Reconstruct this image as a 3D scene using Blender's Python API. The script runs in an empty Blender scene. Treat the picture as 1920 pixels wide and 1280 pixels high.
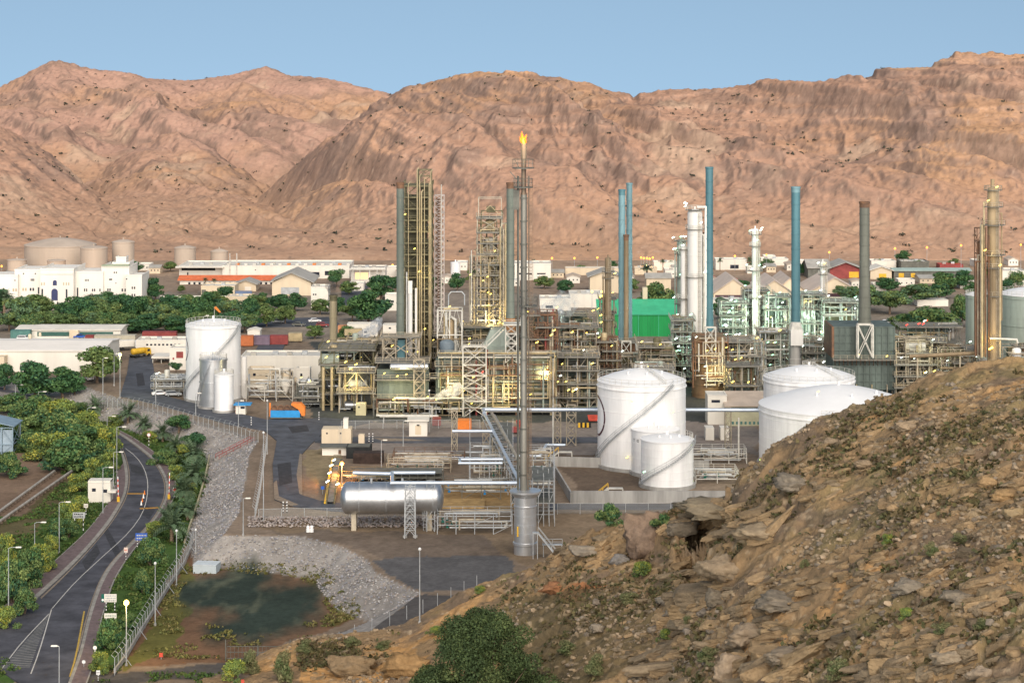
import bpy, math, random
import numpy as np
from mathutils import Vector
R=math.radians; PI=math.pi
rnd=random.Random(7)
SC=bpy.context.scene; COL=SC.collection
# ---------------------------------------------------------------- camera
F=4000.0; H=88.0; YH=130.0          # focal length and horizon row in pixels of the 1920 px photograph, eye height in metres
cd=bpy.data.cameras.new('camera'); cam=bpy.data.objects.new('camera',cd); COL.objects.link(cam)
cam.location=(0,0,H); cam.rotation_euler=(R(90),0,0)
cd.sensor_width=36; cd.lens=36*F/1920; cd.shift_y=-(640-YH)/1920; cd.clip_start=1; cd.clip_end=20000
SC.camera=cam
# ---------------------------------------------------------------- world, sun, exposure
SUN_EL=27; SUN_AZ=172               # azimuth clockwise from the view direction
w=bpy.data.worlds.new('World'); SC.world=w; w.use_nodes=True
nt=w.node_tree; nt.nodes.clear()
out=nt.nodes.new('ShaderNodeOutputWorld'); bg=nt.nodes.new('ShaderNodeBackground')
sky=nt.nodes.new('ShaderNodeTexSky'); sky.sky_type='NISHITA'; sky.sun_disc=False
sky.sun_elevation=R(SUN_EL); sky.sun_rotation=R(SUN_AZ); sky.altitude=100
sky.air_density=1.2; sky.dust_density=0.45; sky.ozone_density=2.0
tc=nt.nodes.new('ShaderNodeTexCoord'); mp=nt.nodes.new('ShaderNodeMapping'); mp.inputs['Location'].default_value=(0,0,0.36)
nt.links.new(tc.outputs['Generated'],mp.inputs[0]); nt.links.new(mp.outputs[0],sky.inputs[0])
hs=nt.nodes.new('ShaderNodeHueSaturation'); hs.inputs['Hue'].default_value=.488; hs.inputs['Saturation'].default_value=.86; hs.inputs['Value'].default_value=1.02
nt.links.new(sky.outputs[0],hs.inputs['Color']); nt.links.new(hs.outputs[0],bg.inputs[0]); bg.inputs[1].default_value=0.079
nt.links.new(bg.outputs[0],out.inputs[0])
sd=bpy.data.lights.new('sun','SUN'); sd.energy=3.1; sd.angle=R(80); sd.color=(1,.885,.75)
so=bpy.data.objects.new('sun',sd); COL.objects.link(so)
az=R(SUN_AZ); sv=Vector((math.sin(az)*math.cos(R(SUN_EL)),math.cos(az)*math.cos(R(SUN_EL)),math.sin(R(SUN_EL))))
so.rotation_euler=sv.to_track_quat('Z','Y').to_euler(); so.location=(200,-100,300)
SC.view_settings.view_transform='Standard'; SC.view_settings.look='None'
SC.view_settings.exposure=0.86; SC.view_settings.gamma=1; SC.view_settings.use_curve_mapping=False
SC.cycles.max_bounces=8; SC.cycles.volume_bounces=6; SC.cycles.diffuse_bounces=3; SC.cycles.glossy_bounces=2; SC.cycles.transparent_max_bounces=8
SC.cycles.caustics_reflective=False; SC.cycles.caustics_refractive=False; SC.cycles.volume_step_rate=2
# ---------------------------------------------------------------- measuring helpers
def X(px,D): return (px-960)/F*D
def Z(py,D): return H-(py-YH)/F*D
def Dg(py,z=0.0): return (H-z)*F/(py-YH)                # distance of a ground row
def P(px,py,D): return Vector((X(px,D),D,Z(py,D)))
def G(px,py,z=0.0):
    d=Dg(py,z); return Vector((X(px,d),d,z))
# ---------------------------------------------------------------- noise
def _h(ix,iy,s):
    n=(ix.astype(np.int64)*374761393+iy.astype(np.int64)*668265263+s*1442695041)&0xffffffff
    n=((n^(n>>13))*1274126177)&0xffffffff
    return ((n^(n>>16))&0xffff)/65535.0
def vn(x,y,s=0):
    x=np.asarray(x,float); y=np.asarray(y,float)
    ix=np.floor(x); iy=np.floor(y); fx=x-ix; fy=y-iy
    fx=fx*fx*fx*(fx*(fx*6-15)+10); fy=fy*fy*fy*(fy*(fy*6-15)+10)
    a=_h(ix,iy,s); b=_h(ix+1,iy,s); c=_h(ix,iy+1,s); d=_h(ix+1,iy+1,s)
    return (a+(b-a)*fx)*(1-fy)+(c+(d-c)*fx)*fy
def fbm(x,y,o=4,s=0,g=.5):
    t=0;a=1;n=0
    for i in range(o):
        t=t+a*(vn(x,y,s+i*17)*2-1); n+=a; a*=g; x=x*2.03+3.1; y=y*2.01+7.7
    return t/n
def ridg(x,y,o=4,s=0,g=.5):
    t=0;a=1;n=0
    for i in range(o):
        t=t+a*(1-np.abs(vn(x,y,s+i*17)*2-1)); n+=a; a*=g; x=x*2.03+3.1; y=y*2.01+7.7
    return t/n
def sstep(a,b,x):
    t=np.clip((x-a)/(b-a),0,1); return t*t*(3-2*t)
def inpoly(px,py,poly):
    r=np.zeros(np.shape(px),bool); n=len(poly)
    for i in range(n):
        x1,y1=poly[i]; x2,y2=poly[(i+1)%n]
        if y1==y2: continue
        c=((y1>py)!=(y2>py))&(px<(x2-x1)*(py-y1)/(y2-y1)+x1); r^=c
    return r
def dline(px,py,pts):
    d=np.full(np.shape(px),1e9)
    for (x1,y1),(x2,y2) in zip(pts[:-1],pts[1:]):
        vx,vy=x2-x1,y2-y1; L=vx*vx+vy*vy
        t=np.clip(((px-x1)*vx+(py-y1)*vy)/L,0,1)
        d=np.minimum(d,np.hypot(px-x1-t*vx,py-y1-t*vy))
    return d
# ---------------------------------------------------------------- materials
MATS={}
def M(name,col,rough=.6,metal=0,var=.18,scale=.35,bump=0,bscale=3,col2=None,streak=0,emit=0,spec=.3,attr=None,stops=(.35,.7)):
    if name in MATS: return MATS[name]
    m=bpy.data.materials.new(name); m.use_nodes=True; MATS[name]=m
    n=m.node_tree; b=n.nodes['Principled BSDF']; L=n.links.new
    b.inputs['Roughness'].default_value=rough; b.inputs['Metallic'].default_value=metal
    b.inputs['Specular IOR Level'].default_value=spec
    if emit:
        b.inputs['Base Color'].default_value=(*col,1); b.inputs['Emission Color'].default_value=(*col,1); b.inputs['Emission Strength'].default_value=emit
        return m
    g=n.nodes.new('ShaderNodeNewGeometry'); mpn=n.nodes.new('ShaderNodeMapping'); L(g.outputs['Position'],mpn.inputs[0])
    mpn.inputs['Scale'].default_value=(scale,scale,scale*(.12 if streak else 1))
    t=n.nodes.new('ShaderNodeTexNoise'); t.inputs['Scale'].default_value=1; t.inputs['Detail'].default_value=6; t.inputs['Roughness'].default_value=.65
    L(mpn.outputs[0],t.inputs[0])
    r=n.nodes.new('ShaderNodeValToRGB'); L(t.outputs[0],r.inputs[0])
    c2=col2 or tuple(c*(1-var) for c in col); c1=col if col2 else tuple(min(1,c*(1+var)) for c in col)
    r.color_ramp.elements[0].position=stops[0]; r.color_ramp.elements[1].position=stops[1]
    r.color_ramp.elements[0].color=(*c2,1); r.color_ramp.elements[1].color=(*c1,1)
    src=r.outputs[0]
    if attr:
        a=n.nodes.new('ShaderNodeVertexColor'); a.layer_name=attr
        mx=n.nodes.new('ShaderNodeMix'); mx.data_type='RGBA'; mx.blend_type='MULTIPLY'; mx.inputs[0].default_value=1
        L(a.outputs[0],mx.inputs[6]); L(src,mx.inputs[7]); src=mx.outputs[2]
    L(src,b.inputs['Base Color'])
    if bump:
        t2=n.nodes.new('ShaderNodeTexNoise'); t2.inputs['Scale'].default_value=bscale; t2.inputs['Detail'].default_value=8
        t2.inputs['Roughness'].default_value=.7
        L(g.outputs['Position'],t2.inputs[0]); bn=n.nodes.new('ShaderNodeBump'); bn.inputs['Strength'].default_value=min(1,bump); bn.inputs['Distance'].default_value=.6*bump
        L(t2.outputs[0],bn.inputs['Height']); L(bn.outputs[0],b.inputs['Normal'])
    return m
# ---------------------------------------------------------------- objects
OFF={}
def link(name,me,mat=None,parent=None,kind=None):
    o=bpy.data.objects.new(name,me); COL.objects.link(o)
    if mat is not None: me.materials.append(mat)
    if parent is not None: o.parent=parent; OFF[o.name]=OFF.get(parent.name,Vector())
    if kind: o['kind']=kind
    return o
def tag(o,label,cat,group=None,kind=None):
    o['label']=label; o['category']=cat
    if group: o['group']=group
    if kind: o['kind']=kind
    return o
def thing(name,label,cat,loc=(0,0,0),group=None,rz=0):
    o=bpy.data.objects.new(name,None); COL.objects.link(o); o.location=loc; o.rotation_euler=(0,0,rz); o.empty_display_size=.5
    OFF[o.name]=Vector(loc) if rz==0 else Vector()
    return tag(o,label,cat,group)
def dup(root,loc,rz=0,sc=None,label=None,group=None):
    r=root.copy(); COL.objects.link(r); r.location=loc; r.rotation_euler=(0,0,rz)
    if sc is not None: r.scale=sc if hasattr(sc,'__len__') else (sc,sc,sc)
    if label: r['label']=label
    if group: r['group']=group
    for ch in list(root.children):
        c=ch.copy(); COL.objects.link(c); c.parent=r
        for g in list(ch.children):
            d=g.copy(); COL.objects.link(d); d.parent=c
    return r
def npmesh(name,V,Q,smooth=True,cols=None):
    me=bpy.data.meshes.new(name); V=np.asarray(V,np.float32); Q=np.asarray(Q,np.int32); k=Q.shape[1]
    me.vertices.add(len(V)); me.vertices.foreach_set('co',V.ravel())
    me.loops.add(Q.size); me.loops.foreach_set('vertex_index',Q.ravel())
    me.polygons.add(len(Q)); me.polygons.foreach_set('loop_start',np.arange(0,Q.size,k,dtype=np.int32))
    me.polygons.foreach_set('use_smooth',np.full(len(Q),smooth))
    me.update(calc_edges=True)
    if cols is not None:
        a=me.color_attributes.new('tint','FLOAT_COLOR','POINT')
        c=np.ones((len(V),4),np.float32); c[:,:3]=cols; a.data.foreach_set('color',c.ravel())
    return me
def gridq(nr,nc,wrap=False):
    i=np.arange(nr-1)[:,None]; j=np.arange(nc-1)[None,:]
    a=i*nc+j; return np.stack([a,a+1,a+nc+1,a+nc],-1).reshape(-1,4)
class MB:
    def __init__(s): s.v=[]; s.f=[]
    def add(s,vs,fs):
        b=len(s.v); s.v.extend(vs); s.f.extend([tuple(b+i for i in f) for f in fs]); return s
    def box(s,x0,x1,y0,y1,z0,z1):
        return s.add([(x0,y0,z0),(x1,y0,z0),(x1,y1,z0),(x0,y1,z0),(x0,y0,z1),(x1,y0,z1),(x1,y1,z1),(x0,y1,z1)],
          [(0,3,2,1),(4,5,6,7),(0,1,5,4),(1,2,6,5),(2,3,7,6),(3,0,4,7)])
    def rbox(s,c,sx,sy,sz,rz=0,z0=None):
        ca,sa=math.cos(rz),math.sin(rz); zb=c[2] if z0 is None else z0; vs=[]
        for z in (zb,zb+sz):
            for a,b in ((-.5,-.5),(.5,-.5),(.5,.5),(-.5,.5)):
                x,y=a*sx,b*sy; vs.append((c[0]+x*ca-y*sa,c[1]+x*sa+y*ca,z))
        return s.add(vs,[(0,3,2,1),(4,5,6,7),(0,1,5,4),(1,2,6,5),(2,3,7,6),(3,0,4,7)])
    def ring(s,c,d,up,r,n):
        d=Vector(d).normalized(); a=d.cross(Vector(up))
        if a.length<1e-4: a=d.cross(Vector((1,0,0)))
        a.normalize(); b=a.cross(d)
        return [tuple(Vector(c)+a*(r*math.cos(t))+b*(r*math.sin(t))) for t in [2*PI*(i+.5)/n for i in range(n)]]
    def tube(s,p,q,r,n=8,r2=None):
        p=Vector(p); q=Vector(q); d=q-p; up=(0,0,1) if abs(d.normalized().z)<.95 else (0,1,0)
        A=s.ring(p,d,up,r,n); B=s.ring(q,d,up,r if r2 is None else r2,n)
        return s.add(A+B,[tuple(range(n))[::-1],tuple(range(n,2*n))]+[(i,(i+1)%n,n+(i+1)%n,n+i) for i in range(n)])
    def bar(s,p,q,w): return s.tube(p,q,w*.7071,4)
    def pipe(s,pts,r,n=8):
        pts=[Vector(p) for p in pts]; rings=[]
        for i,p in enumerate(pts):
            d=Vector()
            if i: d+=(p-pts[i-1]).normalized()
            if i<len(pts)-1: d+=(pts[i+1]-p).normalized()
            rings.append((p,d.normalized() if d.length>1e-6 else Vector((0,0,1))))
        base=len(s.v); d0=rings[0][1]; ref=Vector((0,0,1)) if abs(d0.z)<.95 else Vector((0,1,0))
        a=d0.cross(ref).normalized()
        for i,(p,d) in enumerate(rings):
            a=(a-d*a.dot(d))
            if a.length<1e-3: a=d.orthogonal()
            a.normalize(); b=d.cross(a); k=1
            if 0<i<len(rings)-1:
                c=(pts[i]-pts[i-1]).normalized().dot(d); k=1/max(.5,c)
                m=((pts[i]-pts[i-1]).normalized()-(pts[i+1]-pts[i]).normalized())
                m=m.normalized() if m.length>1e-5 else None
            else: m=None
            for j in range(n):
                t=2*PI*j/n; o=a*(r*math.cos(t))+b*(r*math.sin(t))
                if m is not None: o=o+m*(o.dot(m)*(k-1))
                s.v.append(tuple(p+o))
        N=len(rings)
        for i in range(N-1):
            for j in range(n):
                k0=base+i*n; s.f.append((k0+j,k0+(j+1)%n,k0+n+(j+1)%n,k0+n+j))
        s.f.append(tuple(base+j for j in range(n))[::-1]); s.f.append(tuple(base+(N-1)*n+j for j in range(n)))
        return s
    def lathe(s,c,prof,n=32,axis='z'):
        b=len(s.v); k=len(prof)
        for r,z in prof:
            for i in range(n):
                t=2*PI*i/n; x,y=r*math.cos(t),r*math.sin(t)
                s.v.append((c[0]+x,c[1]+y,c[2]+z) if axis=='z' else (c[0]+z,c[1]+x,c[2]+y) if axis=='x' else (c[0]+x,c[1]+z,c[2]-y))
        for i in range(k-1):
            for j in range(n):
                s.f.append((b+i*n+j,b+i*n+(j+1)%n,b+(i+1)*n+(j+1)%n,b+(i+1)*n+j))
        if prof[0][0]>1e-4: s.f.append(tuple(b+j for j in range(n))[::-1])
        if prof[-1][0]>1e-4: s.f.append(tuple(b+(k-1)*n+j for j in range(n)))
        return s
    def vessel(s,c,r,L,n=20,axis='x',dome=.5):
        pr=[]
        for i in range(6): a=PI/2*i/5; pr.append((max(1e-3,r*math.sin(a)),-L/2-r*dome*math.cos(a)))
        for i in range(5,-1,-1): a=PI/2*i/5; pr.append((max(1e-3,r*math.sin(a)),L/2+r*dome*math.cos(a)))
        return s.lathe(c,pr,n,axis)
    def prism(s,poly,z0,z1):
        n=len(poly); ar=sum(poly[i][0]*poly[(i+1)%n][1]-poly[(i+1)%n][0]*poly[i][1] for i in range(n))
        if ar<0: poly=poly[::-1]
        return s.add([(x,y,z0) for x,y in poly]+[(x,y,z1) for x,y in poly],[tuple(range(n))[::-1],tuple(range(n,2*n))]+[(i,(i+1)%n,n+(i+1)%n,n+i) for i in range(n)])
    def gable(s,x0,x1,y0,y1,ze,zr,along='y',ov=.5,th=.25):
        # a pitched roof with thickness and overhang
        if along=='y':
            xm=(x0+x1)/2
            for xe in (x0-ov,x1+ov):
                s.add([(xe,y0-ov,ze),(xe,y1+ov,ze),(xm,y1+ov,zr),(xm,y0-ov,zr),(xe,y0-ov,ze+th),(xe,y1+ov,ze+th),(xm,y1+ov,zr+th),(xm,y0-ov,zr+th)],
                  [(0,1,2,3),(7,6,5,4),(0,4,5,1),(1,5,6,2),(3,7,4,0)])
        else:
            ym=(y0+y1)/2
            for ye in (y0-ov,y1+ov):
                s.add([(x0-ov,ye,ze),(x1+ov,ye,ze),(x1+ov,ym,zr),(x0-ov,ym,zr),(x0-ov,ye,ze+th),(x1+ov,ye,ze+th),(x1+ov,ym,zr+th),(x0-ov,ym,zr+th)],
                  [(0,1,2,3),(7,6,5,4),(0,4,5,1),(1,5,6,2),(3,7,4,0)])
        return s
    def build(s,name,mat,parent=None,smooth=None,kind=None,ang=35):
        off=OFF.get(parent.name,Vector()) if parent is not None else Vector()
        me=bpy.data.meshes.new(name)
        V=[(v[0]-off.x,v[1]-off.y,v[2]-off.z) for v in s.v] if off.length else s.v
        me.from_pydata(V,[],s.f)
        if smooth: me.polygons.foreach_set('use_smooth',[True]*len(me.polygons)); me.set_sharp_from_angle(angle=R(ang))
        me.update()
        return link(name,me,mat,parent,kind)
# ================================================================ terrain
# pixel outlines on the photograph (low ground lies 5 m under the plant)
ZL=-5.0
LOW=[G(x,y,ZL) for x,y in [(-1400,835),(0,790),(100,777),(160,778),(215,798),(270,816),(330,828),(378,850),(391,874),(372,940),(350,1005),(362,1062),(480,1070),(588,1084),(600,1108),(632,1143),(690,1166),(640,1186),(540,1212),(420,1246),(380,1330),(300,1700),(-1500,1700)]]
TOP=[G(x,y,0) for x,y in [(-1400,690),(0,706),(110,712),(150,718),(190,733),(260,757),(340,778),(430,803),(486,824),(470,850),(462,900),(450,960),(420,1000),(470,1000),(560,1000),(640,1020),(690,1045),(705,1068),(790,1108),(700,1178),(560,1216),(450,1258),(440,1360),(430,1900)]]
lowp=[(v.x,v.y) for v in LOW]; topl=[(v.x,v.y) for v in TOP]
topp=topl+[(9000,100),(9000,12000),(-9000,12000)]; lowl=lowp[:-2]
def ground_z(x,y):
    x=np.asarray(x,float); y=np.asarray(y,float)
    il=inpoly(x,y,lowp); iu=inpoly(x,y,topp)
    dl=dline(x,y,lowl); du=dline(x,y,topl)
    t=dl/(dl+du+1e-6); z=ZL*(1-t)
    z=np.where(il,ZL,np.where(iu,0.0,z))
    return z
def gz(x,y): return float(ground_z(np.array([x]),np.array([y]))[0])
def GT(px,py):
    # the point of the stepped ground seen at a pixel
    z=0.0
    for _ in range(14):
        p=G(px,py,z); z=.5*z+.5*gz(p.x,p.y)
    p=G(px,py,z); p.z=gz(p.x,p.y); return p
def proj(x,y,z): return 960+F*x/y, YH+(H-z)/y*F
ZONES=[ # (polygon in pixels, colour, softness) lower ones win
 ([(-1400,500),(3400,500),(3400,2000),(-1400,2000)],(.27,.205,.15)),
 ([(-1400,470),(3400,470),(3400,640),(-1400,640)],(.30,.25,.20)),
 ([(-1400,0),(3400,0),(3400,548),(-1400,548)],(.335,.25,.185)),
 ([(-1400,0),(3400,0),(3400,515),(-1400,515)],(.42,.30,.21)),
 ([(600,790),(1420,790),(1420,850),(560,850)],(.27,.23,.20)),
 ([(580,640),(1700,640),(1700,790),(580,790)],(.085,.09,.085)),
 ([(470,975),(900,975),(950,1040),(760,1060),(640,1015),(520,1000)],(.20,.155,.12)),
 ([(700,1050),(800,1040),(960,1035),(960,1075),(870,1105),(790,1110)],(.135,.13,.13)),
 ([(-1400,745),(130,745),(300,800),(388,838),(391,870),(352,1000),(345,1030),(236,1235),(160,1262),(-1400,1400)],(.070,.125,.032)),
 ([(-1400,860),(70,850),(130,890),(150,900),(60,960),(-1400,1010)],(.24,.165,.115)),
 ([(130,890),(165,905),(100,965),(0,1040),(-1400,1060),(-1400,980),(20,975)],(.13,.11,.055)),
 ([(-1400,560),(190,700),(215,700),(150,745),(-1400,745)],(.20,.16,.12)),
 ([(355,1035),(600,1062),(690,1150),(560,1200),(430,1240),(225,1245),(300,1120)],(.215,.125,.075)),
 ([(345,1095),(440,1072),(545,1078),(600,1112),(620,1150),(560,1172),(480,1190),(380,1165),(330,1120)],(.215,.125,.075)),
 ([(260,1215),(225,1255),(330,1215),(370,1100),(345,1050),(330,1090)],(.16,.15,.045)),
 ([(540,1065),(600,1066),(690,1150),(620,1175),(640,1130),(590,1100)],(.17,.13,.045)),
 ([(555,1205),(700,1165),(790,1112),(850,1118),(800,1150),(720,1180),(600,1212),(430,1262),(160,1290),(170,1262),(430,1240)],(.115,.105,.10)),
 ([(1035,850),(1130,850),(1130,870),(1330,930),(1090,925)],(.155,.115,.085)),
 ([(470,985),(820,965),(1300,945),(1300,1005),(980,1060),(900,1000),(480,992)],(.26,.19,.125)),
 ([(820,905),(975,905),(975,955),(830,955)],(.38,.245,.11)),
 ([(565,835),(635,840),(640,880),(600,905),(575,890)],(.32,.25,.15)),
]
def build_ground():
    pxs=np.concatenate([np.arange(-1200,-260,12.0),np.arange(-260,2181,4.0),np.arange(2184,3200,12.0)]); rows=np.concatenate([np.arange(2000,1400,-8.0),np.arange(1400,1000,-3.0),np.arange(1000,480,-2.0)])
    Dd=H*F/(rows-YH); Dd=np.concatenate([Dd,[1010,1040,1080,1140,1250,1500,2200,4000,8000]])
    PX,DD=np.meshgrid(pxs,Dd); XX=(PX-960)/F*DD; ZZ=ground_z(XX,DD)
    jx=fbm(XX/9,DD/9,4,3)
    inb=sstep(0,1.5,np.minimum(ZZ-ZL,0-ZZ)); ZZ2=ZZ-.2+jx*.12+fbm(XX/2.2,DD/2.2,3,9)*(.06+.35*inb)
    ZZ2-=2.0*sstep(1000,1100,DD)+np.maximum(DD-2200,0)*.03
    qx,qy=proj(XX,DD,ZZ); wob=fbm(XX/6,DD/6,4,21); qx2=qx+wob*14; qy2=qy+fbm(XX/6,DD/6,4,33)*8
    C=np.zeros(PX.shape+(3,))
    for poly,c in ZONES: C[inpoly(qx2,qy2,poly)]=c
    C[inb>.02]=(.36,.33,.30)
    g=np.where((inpoly(qx,qy,ZONES[7][0]))[...,None],fbm(XX/7,DD/7,4,60)[...,None],0)
    C=np.where((g>.12)&(qx<225)[...,None],np.array((.17,.135,.08)),C)
    zz_=ZONES[13][0]; sd_=dline(qx,qy,zz_+zz_[:1])*np.where(inpoly(qx,qy,zz_),1,-1); bm=sstep(-24,22,sd_+fbm(XX/7,DD/16,5,133)*45)[...,None]
    C=C*(1-bm)+bm*(np.array((.042,.058,.046))+np.clip(fbm(XX/3,DD/9,5,141)-.05,0,1)[...,None]*np.array((.16,.15,.09)))
    # far side roads and yards read as smooth dark or pale sheets of their own; here only wear
    v=1+.28*fbm(XX/14,DD/14,5,44)+.22*fbm(XX/1.7,DD/1.7,3,55); C=C*v[...,None]
    V=np.stack([XX,DD,ZZ2],-1).reshape(-1,3)
    me=npmesh('ground',V,gridq(*PX.shape),True,C.reshape(-1,3)*1.0)
    link('ground',me,M('ground',(1,1,1),.95,0,.28,1.1,.5,2.2,attr='tint',spec=.1),kind='structure')
build_ground()
# ================================================================ mountains
def prof(pts): 
    a=np.array(pts,float); return lambda x: np.interp(x,a[:,0],a[:,1])
R_MAIN=prof([(-300,640),(250,560),(330,505),(400,455),(460,405),(520,355),(590,295),(650,235),(700,192),(760,162),(790,158),(830,152),(870,138),(905,133),(960,132),(1010,137),(1060,147),(1110,158),(1150,170),(1190,179),(1215,172),(1250,166),(1320,169),(1400,163),(1480,160),(1545,158),(1590,156),(1620,145),(1645,127),(1700,126),(1742,124),(1765,110),(1790,98),(1850,98),(1920,100),(2000,104),(2150,96),(2300,120),(2500,112),(2800,150)])
R_BACK=prof([(-800,190),(-400,215),(-200,190),(0,162),(40,143),(70,125),(97,113),(115,114),(135,120),(165,126),(185,134),(215,134),(270,148),(340,151),(400,147),(450,136),(480,128),(496,124),(515,131),(545,141),(600,149),(655,158),(700,170),(760,180),(900,260)])
R_SPUR=prof([(-900,120),(-400,165),(-100,205),(0,236),(60,268),(110,300),(150,335),(190,365),(230,395),(300,450),(360,490),(420,520),(800,560)])
R_MID=prof([(-200,560),(60,430),(120,370),(200,315),(260,275),(300,255),(335,248),(380,275),(430,312),(470,345),(520,385),(600,430),(800,560)])
R_FOOT=prof([(-800,340),(0,345),(150,368),(230,372),(300,370),(380,362),(460,375),(540,400),(640,440),(900,520)])
def layer(PX,D,rp,Db,Dr,seed,amp,pw,wl):
    t=(D-Db)/(Dr-Db); tc_=np.clip(t,0,1); top=sstep(.72,1,t)
    k=np.array([.06,.12,.22,.2,.22,.12,.06]); py0=sum(w*rp(PX+dx) for w,dx in zip(k,(-75,-50,-25,0,25,50,75)))
    py=py0+(rp(PX+fbm(PX/22,D/300,4,seed+5)*4)-py0)*top
    zr=H-(py-YH)/F*Dr+fbm(PX/14,D/40,5,seed+1)*1.4*top
    Xw=(PX-960)/F*D
    warp=fbm(Xw/110,D/110,4,seed+2)*70
    gl=.55*(ridg((Xw+warp)/wl,(D+warp*.4)/(wl*3.2),5,seed+3,.5)-.62)+.9*(np.abs(fbm((Xw+warp*.35+(D-Db)*.62)/(wl*.8),(D-Xw*.3)/(wl*6),4,seed+4))-.16)*2
    gl2=ridg((Xw+warp*.5)/(wl*.28),(D)/(wl*.9),4,seed+8,.55)-.6
    env=np.sin(np.clip(tc_,0,1)*PI)**.7
    z=zr*tc_**pw+env*(gl*amp+gl2*amp*.33)+env*fbm(Xw/12,D/12,4,seed+11)*1.0
    z=np.where(t>1,zr-(t-1)*(Dr-Db)*.30,z)
    z=np.where(t<0,-20-(-t)*30,z)
    return z
def strata(z,amt,step,X_,D_):
    ph=z/step+fbm(X_/160,D_/160,3,77)*1.1; f=ph-np.floor(ph); return z+amt*step*.45*(sstep(.62,.92,f)-f)
def mountain_z(PX,D):
    Xw=(PX-960)/F*D
    a=layer(PX,D,R_MAIN,985,1400,100,25,.95,105)
    tilt=.30*(Xw+20)*(1-sstep(-40,60,Xw)); a=strata(a+tilt,(.55+.6*sstep(-30,40,Xw))*sstep(28,62,a)*(.1+1.0*vn(Xw/50,D/50,5)),6.5,Xw,D)-tilt; a=strata(a+tilt,.42*sstep(15,50,a)*(.3+.8*vn(Xw/30,D/30,6)),2.3,Xw*1.3,D)-tilt
    b=layer(PX,D,R_BACK,1500,1950,200,21,.85,95)
    c=layer(PX,D,R_SPUR,1010,1330,300,8,.9,60); c=strata(c,.35,5,Xw,D)
    d=layer(PX,D,R_MID,1250,1560,400,15,.85,70)
    e=layer(PX,D,R_FOOT,992,1270,500,9,.9,48)
    base=1.5+fbm(Xw/60,D/60,4,9)*2.0+np.clip((D-985)/60,0,1)*2-3*sstep(1005,975,D)
    st=np.stack([a,b,c,d,e]); k=st.argmax(0); z=np.maximum(st.max(0),base)
    return z,k
def build_mountains():
    pxs=np.concatenate([np.arange(-700,-120,6.0),np.arange(-120,2041,2.4),np.arange(2043,2700,6.0)]); Dd=np.concatenate([np.arange(970,1420,1.7),np.arange(1420,2010,3.0),np.arange(2010,2100,18)])
    PX,DD=np.meshgrid(pxs,Dd); ZZ,K=mountain_z(PX,DD); XX=(PX-960)/F*DD
    rough=fbm(XX/3.2,DD/3.2,3,71); ZZ+=np.where(ZZ>4,rough*.8+(ridg(XX/11,DD/11,4,73)-.6)*1.6,0)
    n=fbm(XX/120,DD/120,4,8); n2=fbm(XX/26,DD/26,5,12); n3=vn(XX/2.3,DD/2.6,31)
    slope=np.hypot(np.gradient(ZZ,axis=0)/np.gradient(DD,axis=0),np.gradient(ZZ,axis=1)/np.gradient(XX,axis=1))
    C=np.array((.50,.315,.225))*np.ones(PX.shape+(1,))
    def mix(c,t): 
        nonlocal C; t=np.clip(t,0,1)[...,None]; C=C*(1-t)+np.array(c)*t
    mix((.53,.34,.265),np.where(K==1,.85,np.where(K==3,.7,0)))
    mix((.56,.345,.205),(n+.05)*1.6)
    mix((.36,.245,.19),(n2-.02)*2.2)
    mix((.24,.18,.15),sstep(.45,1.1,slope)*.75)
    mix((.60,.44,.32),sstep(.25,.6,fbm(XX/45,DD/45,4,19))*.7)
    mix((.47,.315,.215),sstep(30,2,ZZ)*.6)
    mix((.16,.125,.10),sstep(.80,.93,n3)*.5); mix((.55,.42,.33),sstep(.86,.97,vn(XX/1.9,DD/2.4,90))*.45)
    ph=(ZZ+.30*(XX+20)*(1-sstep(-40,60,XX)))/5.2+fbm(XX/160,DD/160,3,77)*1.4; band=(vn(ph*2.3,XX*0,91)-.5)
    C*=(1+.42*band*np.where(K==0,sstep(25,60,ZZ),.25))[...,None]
    C*=np.array((1.10,1.04,1.0))
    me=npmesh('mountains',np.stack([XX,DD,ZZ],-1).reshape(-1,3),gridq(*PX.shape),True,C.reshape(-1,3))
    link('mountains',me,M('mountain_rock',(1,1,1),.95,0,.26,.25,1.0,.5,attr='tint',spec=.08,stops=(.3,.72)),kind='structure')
build_mountains()
# ================================================================ the near hill on the right
H_CREST=prof([(-200,1300),(250,1292),(330,1282),(420,1262),(500,1222),(575,1196),(640,1190),(700,1184),(760,1168),(850,1120),(900,1095),(960,1072),(1000,1062),(1040,1045),(1075,1022),(1110,1003),(1170,985),(1200,990),(1225,975),(1260,955),(1330,925),(1385,893),(1424,868),(1450,838),(1490,815),(1530,790),(1580,770),(1640,748),(1690,730),(1740,700),(1790,688),(1830,684),(1870,676),(1920,676),(2000,664),(2200,655),(2500,690),(2900,720)])
H_DC=prof([(-200,325),(420,320),(570,322),(700,325),(850,325),(960,322),(1060,312),(1130,304),(1240,292),(1424,276),(1680,268),(1920,262),(2200,255)])
H_DB=prof([(-200,312),(420,305),(570,302),(640,301),(760,296),(900,282),(1000,268),(1200,240),(1400,212),(1650,190),(1920,172),(2200,160)])
def hill_base(PX,D):
    dc=H_DC(PX); db=H_DB(PX); zc=H-(H_CREST(PX)-YH)/F*dc; zb=H-(1290-YH)/F*db
    t=(D-db)/(dc-db)
    z=zb+(zc-zb)*(np.clip(t,-3,1)**1)
    z=np.where(t<0,zb+t*(dc-db)*.28,z)
    z=np.where(t>1,zc-(D-dc)*.75-np.clip(D-dc,0,6)*.12,z)
    return z,t
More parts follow.
